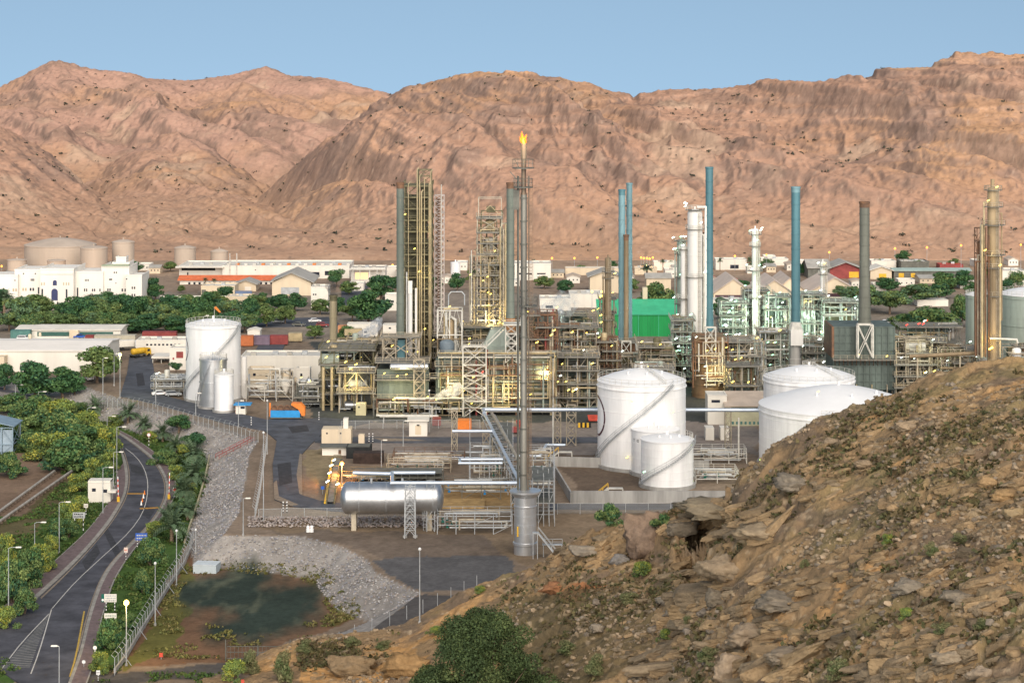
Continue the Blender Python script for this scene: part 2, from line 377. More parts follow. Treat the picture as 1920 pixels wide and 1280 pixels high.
def worley(x,y,s):
    ix=np.floor(x); iy=np.floor(y); f1=np.full(x.shape,9.); f2=f1.copy(); hv=np.zeros(x.shape)
    for dx in (-1,0,1):
        for dy in (-1,0,1):
            cx,cy=ix+dx,iy+dy; d=np.hypot(cx+_h(cx,cy,s)-x,cy+_h(cx,cy,s+5)-y); h=_h(cx,cy,s+9); c=d<f1
            f2=np.where(c,f1,np.minimum(f2,d)); hv=np.where(c,h,hv); f1=np.where(c,d,f1)
    return f1,f2,hv
def hill_detail(XX,DD):
    # strata dipping to the right, ledges and broken rock
    u=(XX*.90-DD*.44); v=(XX*.44+DD*.90)
    wx=fbm(XX/7,DD/7,4,541)*2.6; wy=fbm(XX/7,DD/7,4,542)*2.6; uu=u+wx; vv=v+wy
    rock=sstep(-.12,.30,fbm(XX/26,DD/26,4,545)+.16)
    blk=0
    for sx_,sy_,am,cr,sd_ in ((7.5,3.4,1.25,.9,551),(2.7,1.3,.50,.5,561),(1.0,.6,.17,.2,571)):
        f1,f2,hv=worley(uu/sx_,vv/sy_,sd_); blk=blk+am*(hv-.5)*sstep(0,.35,f2-f1)-cr*np.exp(-(f2-f1)/.09)
    a=fbm(XX/22,DD/22,4,501)*2.0+blk*rock*.42
    b=(ridg(uu/13,vv/13,5,511)-.6)*1.5
    ph=(v/8.0+fbm(XX/12,DD/12,5,515)*1.5); f=ph-np.floor(ph); led=(sstep(.0,.3,f)-f)*2.4*sstep(.38,.6,vn(XX/15,DD/19,518)); ph=(v/2.7+fbm(XX/5,DD/5,4,516)*1.2); f=ph-np.floor(ph); led=led+(sstep(.0,.3,f)-f)*.55*sstep(.4,.6,vn(XX/7,DD/9,519))
    c=(ridg(XX/3.4,DD/2.6,4,521)-.6)*.9*(.4+vn(XX/15,DD/15,523))
    d=fbm(XX/.9,DD/.9,3,531)*.22
    return a,b,led,c+d
def hill_z(PX,D):
    XX=(PX-960)/F*D; z,t=hill_base(PX,D); a,b,l,c=hill_detail(XX,D)
    damp=.25+.75*sstep(640,1100,PX); edge=np.where(t>.9,np.clip(1-(t-.9)*4,.25,1),1.0)
    pit=np.exp(-((PX-1305)/34)**4)*np.exp(-((D-285.5)/3.2)**4)*4.2+np.exp(-((PX-1352)/26)**4)*np.exp(-((D-268)/2.6)**4)*2.6+np.exp(-((PX-1205)/60)**2)*np.exp(-((D-293)/4)**2)*1.5
    fl=np.exp(-((PX-1322)/36)**6); CZ=H-(1064-YH)/F*284.0; DFL=sstep(281.5,282.5,D)*sstep(290.5,289.5,D)
    ln=np.interp(D,[215,232,248,262,276,290,300],[1245,1262,1290,1335,1300,1235,1190])+fbm(XX/4,D/4,4,581)*34; cl=sstep(-16,16,PX-ln); pit=pit+4.2*(1-cl)*np.exp(-(np.minimum(PX-ln,0)/190)**2)*sstep(300,285,D)
    zz=z+(a*.8+b+l)*damp*edge*.75+c*(.45+.55*damp)-pit
    zz=np.where(fl*DFL>.3,np.minimum(zz,CZ+.2*a),zz); fr=np.exp(-((PX-1318)/48)**4)*sstep(262,270,D)*sstep(282.5,281,D); zz=zz*(1-fr)+np.minimum(zz,CZ-.2-(282-D)*.10+.4*c)*fr
    return zz,t,l,b
def build_hill():
    pxs=np.concatenate([np.arange(380,2080,2.2),np.arange(2084,2900,6.0)]); ts=np.concatenate([np.linspace(-.35,0,30),np.linspace(0,1.05,430),np.linspace(1.06,1.9,40)])
    PX,T=np.meshgrid(pxs,ts); DD=H_DB(PX)+(H_DC(PX)-H_DB(PX))*T
    ex=np.maximum(T-1.05,0)*40; DD=DD+ex
    XX=(PX-960)/F*DD; ZZ,t,l,b=hill_z(PX,DD)
    sl0=np.hypot(np.gradient(ZZ,axis=0),np.gradient(ZZ,axis=1)*.5); st_=.35*sstep(.25,.9,sl0)*np.where(PX>600,1,.4)
    q1=fbm(XX/1.6+ZZ*.3,ZZ/.9+DD*.12,4,671); q2=fbm(DD/1.5+40,ZZ/.8+XX*.15,4,673); DD=DD+(np.clip(q1,-.5,.5)*1.1)*st_; XX=XX+np.clip(q2,-.5,.5)*.9*st_; ZZ=ZZ+fbm(XX/.8+ZZ,DD/.8-ZZ,3,675)*.3*st_
    YQ=DD*.55+ZZ*1.5; n=fbm(XX/16,DD/16,4,601); n2=fbm(XX/4,YQ/4,4,611); n3=vn(XX/.8,YQ/.8,621)
    C=np.array((.30,.215,.13))*np.ones(PX.shape+(1,))
    def mix(c,tt):
        nonlocal C; tt=np.clip(tt,0,1)[...,None]; C=C*(1-tt)+np.array(c)*tt
    mix((.41,.285,.155),sstep(-.1,.5,n)*.8); mix((.20,.155,.115),sstep(.0,.4,n2)*.9)
    mix((.52,.32,.15),sstep(.30,.55,fbm(XX/9,DD/9,4,633))*.75)
    mix((.22,.195,.10),sstep(.12,.5,fbm(XX/7,DD/7,4,641))*.55)
    gx,gy=proj(XX,DD,ZZ)
    mix((.48,.29,.13),sstep(.0,.3,n2+.2)*inpoly(gx,gy,[(570,1205),(700,1200),(760,1215),(890,1130),(870,1180),(790,1240),(700,1290),(560,1290)]))
    mix((.46,.21,.10),sstep(-.2,.3,n2)*inpoly(gx,gy,[(1020,1100),(1090,1090),(1170,1100),(1130,1125),(1060,1128)])*.9)
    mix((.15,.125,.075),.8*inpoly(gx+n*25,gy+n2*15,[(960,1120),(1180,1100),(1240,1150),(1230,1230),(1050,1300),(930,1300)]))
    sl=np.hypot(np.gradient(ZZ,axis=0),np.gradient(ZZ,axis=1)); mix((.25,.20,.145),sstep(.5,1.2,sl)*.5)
    mix((.55,.44,.31),sstep(.80,.95,n3)*.6); mix((.10,.085,.06),sstep(.80,.95,vn(XX/.7,YQ/.7,655))*.6)
    C*=np.array((1.30,1.22,1.12))
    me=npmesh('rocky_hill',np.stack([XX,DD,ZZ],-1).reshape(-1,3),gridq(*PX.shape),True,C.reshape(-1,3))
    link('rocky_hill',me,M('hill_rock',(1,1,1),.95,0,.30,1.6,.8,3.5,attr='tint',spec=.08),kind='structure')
build_hill()
def hz(x,y):
    px=960+F*x/y; return float(hill_z(np.array([px]),np.array([float(y)]))[0][0])
def HP(px,py):
    # the point of the hill seen at a pixel (march away from the camera)
    D=np.arange(165,335,.25); z=hill_z(np.full(D.shape,float(px)),D)[0]; ray=H-(py-YH)/F*D
    k=np.nonzero(z>=ray)[0]; 
    if len(k)==0: return None
    d=D[k[0]]; return Vector((X(px,d),d,float(z[k[0]])))
# ================================================================ materials of the built things
ASPH=M('asphalt',(.072,.072,.084),.85,0,.42,.22,.15,6); ASPH2=M('plant_asphalt',(.085,.09,.105),.85,0,.35,.25,.15,6)
PAVE=M('red_paving',(.16,.118,.115),.85,0,.25,1.3); KERB=M('kerb_concrete',(.29,.27,.24),.85,0,.25,.6); CONC=M('concrete',(.34,.33,.31),.85,0,.28,.4,streak=1)
LINE=M('road_paint',(.52,.50,.46),.8,0,.3,2); YLINE=M('yellow_paint',(.45,.30,.06),.8,0,.3,2); OLINE=M('orange_paint',(.42,.22,.04),.8,0,.35,1.5)
GALV=M('galvanised',(.44,.46,.47),.45,.35,.2,.8); STEEL=M('pale_steel',(.40,.345,.26),.55,.1,.35,.5); STEELW=M('white_steel',(.58,.56,.50),.5,0,.25,.5)
STEELD=M('dark_steel',(.14,.14,.12),.6,.1,.3,.5); OLIVE=M('olive_steel',(.155,.14,.08),.6,.1,.35,.5); TANP=M('tan_steel',(.46,.37,.22),.5,.15,.25,.4)
RUST=M('rusty_steel',(.25,.13,.07),.8,0,.45,.6,col2=(.11,.07,.05)); SILV=M('silver_cladding',(.62,.63,.64),.32,.75,.1,.4); SILVB=M('bluish_cladding',(.50,.57,.66),.35,.4,.12,.4)
WHITE=M('tank_white',(.81,.805,.795),.5,0,.13,.4,streak=1); OFFW=M('offwhite_wall',(.74,.70,.62),.7,0,.09,.2,streak=1); CREAM=M('cream_wall',(.66,.55,.40),.75,0,.12,.2,streak=1)
BEIGE=M('beige_tank',(.50,.41,.33),.65,0,.12,.12,streak=1); ROOFW=M('pale_roof',(.70,.66,.58),.7,0,.12,.2); ROOFG=M('grey_roof',(.40,.38,.34),.7,0,.2,.3)
FURN=M('furnace_plate',(.155,.185,.165),.65,.1,.3,.45,streak=1); TEAL=M('teal_stack',(.085,.19,.22),.5,.1,.22,.25,streak=1); TEALL=M('pale_teal_stack',(.17,.29,.32),.5,.1,.2,.25,streak=1)
GSTK=M('greygreen_stack',(.17,.195,.165),.6,.1,.3,.25,streak=1); GREENB=M('green_sheet',(.015,.33,.085),.5,0,.12,.3,streak=1); GREENR=M('green_roof',(.06,.42,.22),.5,0,.12,.3)
BROWNC=M('brown_column',(.24,.18,.11),.6,.15,.3,.3,streak=1); GOLDC=M('beige_brown_column',(.36,.27,.16),.6,.1,.4,.3,streak=1); WHTC=M('white_column',(.76,.74,.70),.45,0,.12,.3,streak=1)
DARK=M('dark_void',(.022,.024,.024),.9,0,.3,.5); DGLASS=M('dark_glass',(.03,.035,.05),.15,0,.2,.5,spec=.5); BLACK=M('black_paint',(.02,.02,.02),.6,0,.2,1)
RED=M('red_paint',(.55,.08,.05),.55,0,.25,.8); ORNG=M('orange_paint_metal',(.75,.22,.04),.5,0,.15,.8); BLUE=M('blue_paint',(.03,.28,.62),.5,0,.15,.8); BLUES=M('blue_sign',(.03,.11,.45),.5,0,.08,.8)
YEL=M('yellow_metal',(.70,.42,.04),.5,0,.15,.8); TERRA=M('terracotta',(.66,.17,.07),.75,0,.2,.5); EMBL=M('emblem_dark',(.075,.022,.035),.5,0,.1,.5); MAROON=M('maroon_paint',(.28,.06,.055),.6,0,.25,.5); TAN=M('tan_sheet',(.52,.42,.33),.65,0,.15,.25)
GRNB=M('green_container',(.09,.21,.19),.6,0,.2,.5); PALEG=M('pale_green_vessel',(.33,.38,.33),.5,.1,.2,.4,streak=1); SIGNG=M('green_sign',(.01,.12,.09),.5,0,.1,1); STONE=M('stone_slab',(.36,.35,.37),.9,0,.3,.5)
LAMPG=M('lamp_glass',(.7,.7,.68),.3,0,.05,1)
E_W=M('lit_white',(.85,1,.86),emit=3.2); E_Y=M('lit_yellow',(1,.72,.13),emit=2.4); E_O=M('lit_orange',(1,.30,.04),emit=2.6); E_R=M('lit_red',(1,.05,.03),emit=2.5); E_G=M('lit_green',(.35,1,.55),emit=2.2)
ORD=['first','second','third','fourth','fifth','sixth','seventh','eighth','ninth','tenth','eleventh','twelfth','thirteenth','fourteenth','fifteenth','sixteenth']
# ================================================================ roads
def resample(pts,n):
    p=np.array(pts,float); q=[]
    for i in range(len(p)-1):
        a=p[max(i-1,0)];b=p[i];c=p[i+1];d=p[min(i+2,len(p)-1)]
        for t in np.linspace(0,1,10,endpoint=False): q.append(.5*((2*b)+(-a+c)*t+(2*a-5*b+4*c-d)*t*t+(-a+3*b-3*c+d)*t**3))
    q.append(p[-1]); q=np.array(q); s=np.concatenate([[0],np.cumsum(np.hypot(*np.diff(q[:,:2],axis=0).T))])
    return np.stack([np.interp(np.linspace(0,s[-1],n),s,q[:,k]) for k in range(2)],-1)
def gpts(pts,z=ZL): return [(G(x,y,z).x,G(x,y,z).y) for x,y in pts]
def strip(name,L,Rr,n,zo,mat,kind='structure',thick=0,parent=None):
    a=resample(L,n); b=resample(Rr,n); V=[];
    za=ground_z(a[:,0],a[:,1])+zo; zb=ground_z(b[:,0],b[:,1])+zo
    m=MB(); 
    for i in range(n): m.v+= [(a[i,0],a[i,1],za[i]),(b[i,0],b[i,1],zb[i]),(a[i,0],a[i,1],za[i]-thick-.3),(b[i,0],b[i,1],zb[i]-thick-.3)]
    for i in range(n-1):
        k=4*i; m.f+=[(k,k+1,k+5,k+4),(k+1,k+3,k+7,k+5),(k,k+4,k+6,k+2)]
    k=4*(n-1); m.f+=[(0,2,3,1),(k,k+1,k+3,k+2)]
    return m.build(name,mat,parent,kind=kind)
def offs(pts,d):
    p=resample(pts,80); t=np.gradient(p,axis=0); t/=np.hypot(t[:,0],t[:,1])[:,None]
    return [(x-ty*d,y+tx*d) for (x,y),(tx,ty) in zip(p,t)]
RL=gpts([(-60,1215),(0,1173),(50,1138),(110,1085),(160,1035),(200,988),(222,955),(236,925),(240,895),(236,865),(224,835),(190,806),(140,782),(60,762),(-120,742)])
RR=gpts([(112,1330),(128,1280),(148,1225),(163,1165),(178,1115),(194,1078),(216,1048),(246,1018),(276,988),(297,960),(309,935),(311,910),(304,888),(288,864),(262,842),(228,818),(185,795),(120,774),(40,757),(-80,740)])
strip('road',RL,RR,140,.0,ASPH)
# centre line, edge lines, hatching
def midline(f,a=0,b=1):
    l=resample(RL,140); r=resample(RR,140); return [tuple(l[i]*(1-f)+r[i]*f) for i in range(int(139*a),int(139*b)+1)]
def paint(name,pts,w,mat,n=None,kind='structure',zo=.012):
    return strip(name,offs(pts,w/2),offs(pts,-w/2),n or len(pts)*2,zo,mat,kind)
paint('road_marking',gpts([(96,1142),(140,1092),(190,1045),(235,1004),(262,970),(274,940),(277,905),(270,878),(255,856),(235,840)]),.16,LINE)
paint('road_marking',gpts([(2,1255),(40,1205),(92,1150)]),.18,LINE); paint('road_marking',gpts([(58,1262),(75,1215),(97,1140)]),.18,LINE)
hm=MB(); A0,A1=gpts([(5,1252),(92,1150)]); B0,B1=gpts([(56,1250),(96,1142)])
for i in range(34):
    t=i/34; t2=t+.013; q=[]
    for a,b,tt in ((A0,A1,t),(B0,B1,t),(B0,B1,t2),(A0,A1,t2)): q.append((a[0]+(b[0]-a[0])*tt,a[1]+(b[1]-a[1])*tt,ZL+.014))
    hm.add(q,[(0,1,2,3)])
hm.build('road_marking',M('worn_paint',(.20,.20,.19),.8,0,.35,1.5),kind='structure')
paint('road_marking',gpts([(131,1268),(143,1225),(158,1145)]),.28,YLINE)
paint('road_marking',gpts([(0,1166),(50,1131),(110,1077),(160,1027),(200,981)]),.16,YLINE,zo=.02)
for a,b in (((238,925),(271,925)),((262,953),(304,951))):
    p=gpts([a,((a[0]+b[0])/2,(a[1]+b[1])/2),b]); paint('road_marking',p,1.3,OLINE)
# pavements and kerbs, real steps
PR=gpts([(140,1330),(167,1264),(178,1215),(188,1165),(199,1128),(212,1090),(234,1052),(262,1015),(290,985),(312,955),(326,930),(328,905),(320,882),(300,858),(270,835),(240,816),(200,797)])
PRi=gpts([(118,1330),(134,1280),(154,1225),(169,1165),(184,1117),(200,1080),(221,1050),(251,1020),(280,990),(301,960),(314,935),(316,910),(308,886),(292,862),(265,839),(231,815),(190,794)])
strip('pavement',PRi,PR,90,.13,PAVE); strip('kerb',RR[1:-2],PRi[1:],90,.15,KERB)
strip('kerb',PR,offs(PR,-.22),90,.16,KERB)
PL=gpts([(-60,1180),(0,1142),(50,1102),(100,1054),(160,998),(196,952),(212,920),(219,885)]); PLi=gpts([(-60,1208),(0,1167),(47,1132),(106,1080),(156,1031),(195,985),(216,954),(231,925),(235,895),(231,868)])
strip('pavement',PL,PLi,80,.13,PAVE); strip('kerb',PLi,RL[:-4],80,.15,KERB)
strip('kerb',offs(PL,-.2),PL,80,.16,KERB)
def sheet(name,pts,z,mat,th=.3,kind='structure',zb=0.0):
    q=[(p.x,p.y) for p in (G(x,y,zb) for x,y in pts)]; return MB().prism(q,zb+z-th,zb+z).build(name,mat,kind=kind)
sheet('plant_road',[(243,667),(284,667),(292,712),(310,742),(395,763),(500,786),(610,783),(700,790),(655,800),(604,813),(580,835),(565,852),(567,928),(600,938),(700,950),(700,962),(620,957),(545,947),(514,935),(511,870),(519,825),(495,806),(430,795),(340,770),(268,751),(225,742),(238,700)],.02,ASPH2)
sheet('plant_lane',[(590,819),(1130,819),(1130,829),(590,829)],.024,ASPH2); sheet('plant_lane',[(1030,944),(1330,944),(1330,954),(1030,954)],.024,ASPH2)
sheet('car_park',[(470,598),(620,594),(640,610),(470,614)],.02,ASPH2); sheet('car_park',[(640,530),(700,530),(660,565),(640,580)],.02,ASPH2)
sheet('service_road',[(488,640),(537,640),(524,667),(474,667)],.02,ASPH2)
PATCH=M('asphalt_patch',(.045,.045,.05),.9,0,.35,.8); DUST=M('sand_drift',(.25,.20,.15),.95,0,.25,1.2)
for k,(pts,mt) in enumerate((([(520,870),(545,866),(548,905),(524,910)],PATCH),([(540,800),(575,797),(580,808),(548,812)],PATCH),([(255,700),(268,699),(272,722),(258,724)],PATCH),([(562,850),(566,852),(567,928),(561,925),(556,890)],DUST),([(514,935),(513,905),(519,900),(523,930),(560,946),(545,948)],DUST),([(700,821),(760,822),(800,826),(720,827)],DUST))): sheet('road_patch',pts,.032+.004*k,mt,.05)
def lpatch(a,b,f0,f1,mt,k):
    l=resample(RL,140); r=resample(RR,140); ii=range(int(139*a),int(139*b)+1); strip('road_patch',[tuple(l[i]*(1-f0)+r[i]*f0) for i in ii],[tuple(l[i]*(1-f1)+r[i]*f1) for i in ii],max(4,len(ii)),.006+.001*k,mt)
lpatch(.22,.27,.12,.42,PATCH,0); lpatch(.40,.43,.56,.9,PATCH,1); lpatch(.10,.7,.955,.985,DUST,2); lpatch(.12,.66,.02,.05,DUST,3); lpatch(.30,.315,.05,.95,PATCH,4); lpatch(.52,.56,.1,.45,PATCH,0)
# ================================================================ stones on the slopes
def rock_protos(n,seed,detail=1):
    r=random.Random(seed); L=[]
    import bmesh
    for k in range(n):
        bm=bmesh.new(); bmesh.ops.create_icosphere(bm,subdivisions=detail,radius=1); s=(r.uniform(.8,1.3),r.uniform(.7,1.1),r.uniform(.5,.85)); o=r.uniform(0,99)
        pl=[Vector((r.gauss(0,1),r.gauss(0,1),r.gauss(0,1))).normalized() for _ in range(9)]
        for v in bm.verts:
            for p in pl:
                d=v.co.dot(p)-.72
                if d>0: v.co-=p*d
            c=v.co*1.6; nn=float(fbm(np.array([c.x+o+c.z*.7]),np.array([c.y-o+c.z*1.3]),3,seed+k)[0]); v.co*=1+.28*nn
            v.co.x*=s[0]; v.co.y*=s[1]; v.co.z*=s[2]
        L.append((np.array([v.co[:] for v in bm.verts]),np.array([[v.index for v in f.verts] for f in bm.faces]))); bm.free()
    return L
RK0=rock_protos(8,3,1); RK1=rock_protos(10,5,3)
def scatter(name,pts,mat,protos,seed,kind='stuff',label=None,cat=None,tint=None):
    # pts: x,y,z,size rows -> one mesh of loose stones
    rg=np.random.default_rng(seed); V=[];Q=[];C=[];b=0
    for (x,y,z,s) in pts:
        v,f=protos[rg.integers(len(protos))]; a=rg.uniform(0,6.28); ca,sa=math.cos(a),math.sin(a); t=rg.uniform(-.5,.5); ct,st=math.cos(t),math.sin(t)
        vx=v[:,0]*ca-v[:,1]*sa; vy=v[:,0]*sa+v[:,1]*ca; vz=v[:,2]*ct+vx*st; vx=vx*ct-v[:,2]*st
        V.append(np.stack([vx*s+x,vy*s+y,vz*s+z],-1)); Q.append(f+b); b+=len(v)
        c=np.array(tint[rg.integers(len(tint))])*rg.uniform(.75,1.2) if tint else np.ones(3); C.append(np.repeat(c[None],len(v),0))
    me=npmesh(name,np.concatenate(V),np.concatenate(Q),False,np.concatenate(C))
    o=link(name,me,mat); return tag(o,label,cat,None,kind)
STN=M('loose_stone',(1,1,1),.9,0,.22,2.5,attr='tint',spec=.1)
def bank_stones():
    rg=np.random.default_rng(11); pts=[]
    X0=np.array([-140,]); n=0
    xs=rg.uniform(-125,-5,95000); ys=rg.uniform(355,620,95000); z=ground_z(xs,ys); k=(z<-.15)&(z>ZL+.1)
    qx,qy=proj(xs,ys,z)
    for x,y,zz,q in zip(xs[k],ys[k],z[k],qx[k]):
        if q>130: pts.append((x,y,zz-.12,rg.uniform(.11,.27)))
    scatter('stone_bank',pts,STN,RK0,4,'stuff','grey loose stones covering the slopes below the plant fence','stones',[(.36,.35,.37),(.43,.40,.38),(.30,.30,.33),(.40,.345,.31),(.50,.48,.46)])
    pts=[]   # low wall of stones behind the silver drum
    for i in range(1500):
        px=rg.uniform(465,832); py=rg.uniform(968,987); p=G(px,py,0); pts.append((p.x,p.y,-.05+rg.uniform(0,.8)*(1-abs(py-977)/11),rg.uniform(.15,.32)))
    scatter('stone_heap_wall',pts,STN,RK0,5,'stuff','low pinkish rubble bank running behind the white marker under the silver drum','stones',[(.42,.34,.30),(.46,.40,.36),(.36,.32,.31)])
bank_stones()
# ================================================================ steelwork helpers
def rail(m,pts,z,h=1.1,w=.07,step=2.2,closed=False,mid=True):
    pts=list(pts)+([pts[0]] if closed else [])
    for a,b in zip(pts[:-1],pts[1:]):
        L=math.hypot(b[0]-a[0],b[1]-a[1]); n=max(1,int(L/step+.5))
        za=a[2] if len(a)>2 else z; zb=b[2] if len(b)>2 else z
        m.bar((a[0],a[1],za+h),(b[0],b[1],zb+h),w)
        if mid: m.bar((a[0],a[1],za+h*.5),(b[0],b[1],zb+h*.5),w*.8)
        for i in range(n):
            t=i/n; x,y,zz=a[0]+(b[0]-a[0])*t,a[1]+(b[1]-a[1])*t,za+(zb-za)*t; m.bar((x,y,zz),(x,y,zz+h),w)
    e=pts[-1]; zz=e[2] if len(e)>2 else z; m.bar((e[0],e[1],zz),(e[0],e[1],zz+h),w)
    return m
def rect(x0,x1,y0,y1): return [(x0,y0),(x1,y0),(x1,y1),(x0,y1)]
def frame(m,xs,ys,zs,w=.3,brace=None,bw=None,skip=0,r=rnd):
    for x in xs:
        for y in ys: m.bar((x,y,zs[0]),(x,y,zs[-1]),w)
    for z in zs[1:]:
        for y in ys: m.bar((xs[0],y,z),(xs[-1],y,z),w*.85)
        for x in xs: m.bar((x,ys[0],z),(x,ys[-1],z),w*.8)
    bw=bw or w*.55
    if brace:
        for y in (ys if len(ys)<3 else (ys[0],ys[-1])):
            for i in range(len(xs)-1):
                for k in range(len(zs)-1):
                    if skip and r.random()<skip: continue
                    a,b=(xs[i],y,zs[k]),(xs[i+1],y,zs[k+1]); c,d=(xs[i+1],y,zs[k]),(xs[i],y,zs[k+1])
                    if brace=='x': m.bar(a,b,bw); m.bar(c,d,bw)
                    elif brace=='z': m.bar(*((a,b) if (k+i)%2 else (c,d)),bw)
                    elif brace=='k':
                        mid=((a[0]+b[0])/2,y,b[2]); m.bar(a,mid,bw); m.bar((c[0],y,c[2]),mid,bw)
        for x in (xs[0],xs[-1]):
            for j in range(len(ys)-1):
                for k in range(len(zs)-1):
                    m.bar((x,ys[j],zs[k]),(x,ys[j+1],zs[k+1]),bw)
                    if brace=='x': m.bar((x,ys[j+1],zs[k]),(x,ys[j],zs[k+1]),bw)
    return m
def ladder(m,x,y,z0,z1,w=.5,cage=True):
    m.bar((x-w/2,y,z0),(x-w/2,y,z1),.07); m.bar((x+w/2,y,z0),(x+w/2,y,z1),.07)
    z=z0
    while z<z1: m.bar((x-w/2,y,z),(x+w/2,y,z),.05); z+=.6
    if cage:
        for sx in (-.42,0,.42): m.bar((x+sx,y-.75+abs(sx)*.5,z0+2),(x+sx,y-.75+abs(sx)*.5,z1+1),.05)
        z=z0+2
        while z<z1:
            m.bar((x-.45,y-.4,z),(x,y-.75,z),.05); m.bar((x+.45,y-.4,z),(x,y-.75,z),.05); z+=1.4
def ringrail(m,c,r,z,h=1.1,n=28,a0=0,a1=2*PI,w=.07):
    p=[(c[0]+r*math.cos(a0+(a1-a0)*i/n),c[1]+r*math.sin(a0+(a1-a0)*i/n),z) for i in range(n+1)]
    return rail(m,p,z,h,w,step=9)
def band(m,c,r,z,h=.25,t=.08,n=40): return m.lathe((c[0],c[1],z),[(r-.05,0),(r+t,0),(r+t,h),(r-.05,h)],n)
def spiral(m,hr,c,r,z0,z1,a0,a1,wd=.62):
    n=max(8,int((z1-z0)/.28)); pin=None
    for i in range(n):
        t=i/(n-1); a=a0+(a1-a0)*t; z=z0+(z1-z0)*t; ca,sa=math.cos(a),math.sin(a); x,y=c[0]+ca*(r+wd/2+.08),c[1]+sa*(r+wd/2+.08)
        m.rbox((x,y,z),wd,.32,.07,a)
        p=(c[0]+ca*(r+wd+.05),c[1]+sa*(r+wd+.05),z); q=(c[0]+ca*(r+.1),c[1]+sa*(r+.1),z)
        if pin: m.bar((pin[0][0],pin[0][1],pin[0][2]-.1),(p[0],p[1],p[2]-.1),.11); hr.bar((pin[0][0],pin[0][1],pin[0][2]+1.05),(p[0],p[1],p[2]+1.05),.08); hr.bar((pin[0][0],pin[0][1],pin[0][2]+.55),(p[0],p[1],p[2]+.55),.06)
        if i%5==0: hr.bar(p,(p[0],p[1],p[2]+1.05),.06)
        pin=(p,q)
def stairs(m,hr,p,q,wd=1.0,axis='x'):
    n=max(4,int(abs(q[2]-p[2])/.25)); d=Vector(q)-Vector(p); s=Vector((0,wd,0)) if axis=='x' else Vector((wd,0,0))
    m.bar(p,q,.22); m.bar(Vector(p)+s,Vector(q)+s,.22)
    for i in range(n):
        c=Vector(p)+d*((i+.5)/n)+s*.5; m.rbox(c,.3 if axis=='x' else wd,wd if axis=='x' else .3,.05)
    for k in (0,1):
        a=Vector(p)+s*k; b=Vector(q)+s*k; hr.bar(a+Vector((0,0,1)),b+Vector((0,0,1)),.08)
        for i in range(4): c=a+(b-a)*(i/3); hr.bar(c,c+Vector((0,0,1)),.06)
def text(s,size,loc,rot,mat,parent,name='lettering'):
    cu=bpy.data.curves.new(name,'FONT'); cu.body=s; cu.size=size; cu.align_x='CENTER'; cu.align_y='CENTER'; cu.extrude=.01
    tmp=bpy.data.objects.new('tmp',cu); me=bpy.data.meshes.new_from_object(tmp); bpy.data.objects.remove(tmp); bpy.data.curves.remove(cu)
    me.name=name; me.materials.clear(); o=link(name,me,mat,parent)
    o.location=Vector(loc)-OFF.get(parent.name,Vector()); o.rotation_euler=rot; return o
# ================================================================ storage tanks
def tank(label,px,D,rpx,pyrim,apex,mat,stair=None,deck=None,rails=True,z0=-.2,girders=(.93,),plinth=.5,group='white storage tanks',name='storage_tank',emblem=None,roofmat=None,n=64):
    c=(X(px,D),D); r=rpx*D/F; zr=Z(pyrim,D); t=thing(name,label,'tank',(c[0],c[1],0),group)
    MB().lathe((c[0],c[1],0),[(r+.5,z0-.3),(r+.5,plinth),(r-.2,plinth+.02)],n).build('foundation',CONC,t,True)
    sh=MB().lathe((c[0],c[1],0),[(r,plinth),(r,zr)],n)
    for k in range(1,6):
        z=plinth+(zr-plinth)*k/6; sh.lathe((c[0],c[1],z),[(r-.01,-.06),(r+.05,-.05),(r+.05,.05),(r-.01,.06)],n)
    sh.build('shell',mat,t,True)
    rf=MB().lathe((c[0],c[1],0),[(r+.12,zr-.12),(r+.12,zr+.05)]+[(r*(1-k/8)+.12*(1-k/8),zr+.05+apex*(1-(1-k/8)**1.6)) for k in range(1,8)]+[(.01,zr+.05+apex)],n)
    rf.build('roof',roofmat or (M('tank_roof_white',(.80,.795,.785),.55,0,.05,.12) if mat is WHITE else mat),t,True,ang=50)
    for g in girders: band(MB(),c,r,plinth+(zr-plinth)*g,.22,.22,n).build('wind_girder',mat,t,True)
    if rails:
        h=MB(); ringrail(h,c,r-.05,zr+.05,1.15,36)
        if deck:
            x1,y1=c[0],c[1]; a=deck; zt=zr+apex*.92
            for s in (-.5,.5):
                rail(h,[(c[0]+math.cos(a+.06*s)*(r-.3),c[1]+math.sin(a+.06*s)*(r-.3),zr+.2),(c[0]+math.cos(a)*1.2,c[1]+math.sin(a)*1.2+s,zt)],0,1.1)
            ringrail(h,c,1.6,zt,1.1,10)
        h.build('handrail',STEELW,t)
    MB().tube((c[0],c[1],zr+apex),(c[0],c[1],zr+apex+.8),.3,8).build('roof_vent',mat,t,True)
    if group=='white storage tanks':
        for k in range(3): a=4.0+k*.9; MB().tube((c[0]+math.cos(a)*r*.5,c[1]+math.sin(a)*r*.5,zr+apex*.55),(c[0]+math.cos(a)*r*.5,c[1]+math.sin(a)*r*.5,zr+apex*.75+.5),.25,8).build('roof_vent',mat,t,True)
    if stair:
        s=MB(); hr=MB(); spiral(s,hr,c,r,plinth,zr,stair[0],stair[1]); so_=s.build('staircase',GALV if mat is WHITE else mat,t); hr.build('handrail',GALV if mat is WHITE else mat,so_)
    if emblem:
        th,z,ro=emblem; m=MB(); k=40
        for i in range(k):
            q=[]
            for rr,j in ((ro,i),(ro,i+1),(ro*.88,i+1),(ro*.88,i)):
                a=2*PI*j/k; th2=th+rr*math.cos(a)/r; q.append((c[0]+math.cos(th2)*(r+.035),c[1]+math.sin(th2)*(r+.035),z+rr*math.sin(a)))
            m.add(q,[(0,1,2,3)])
        m.build('emblem_ring',EMBL,t)
    return t,c,r,zr
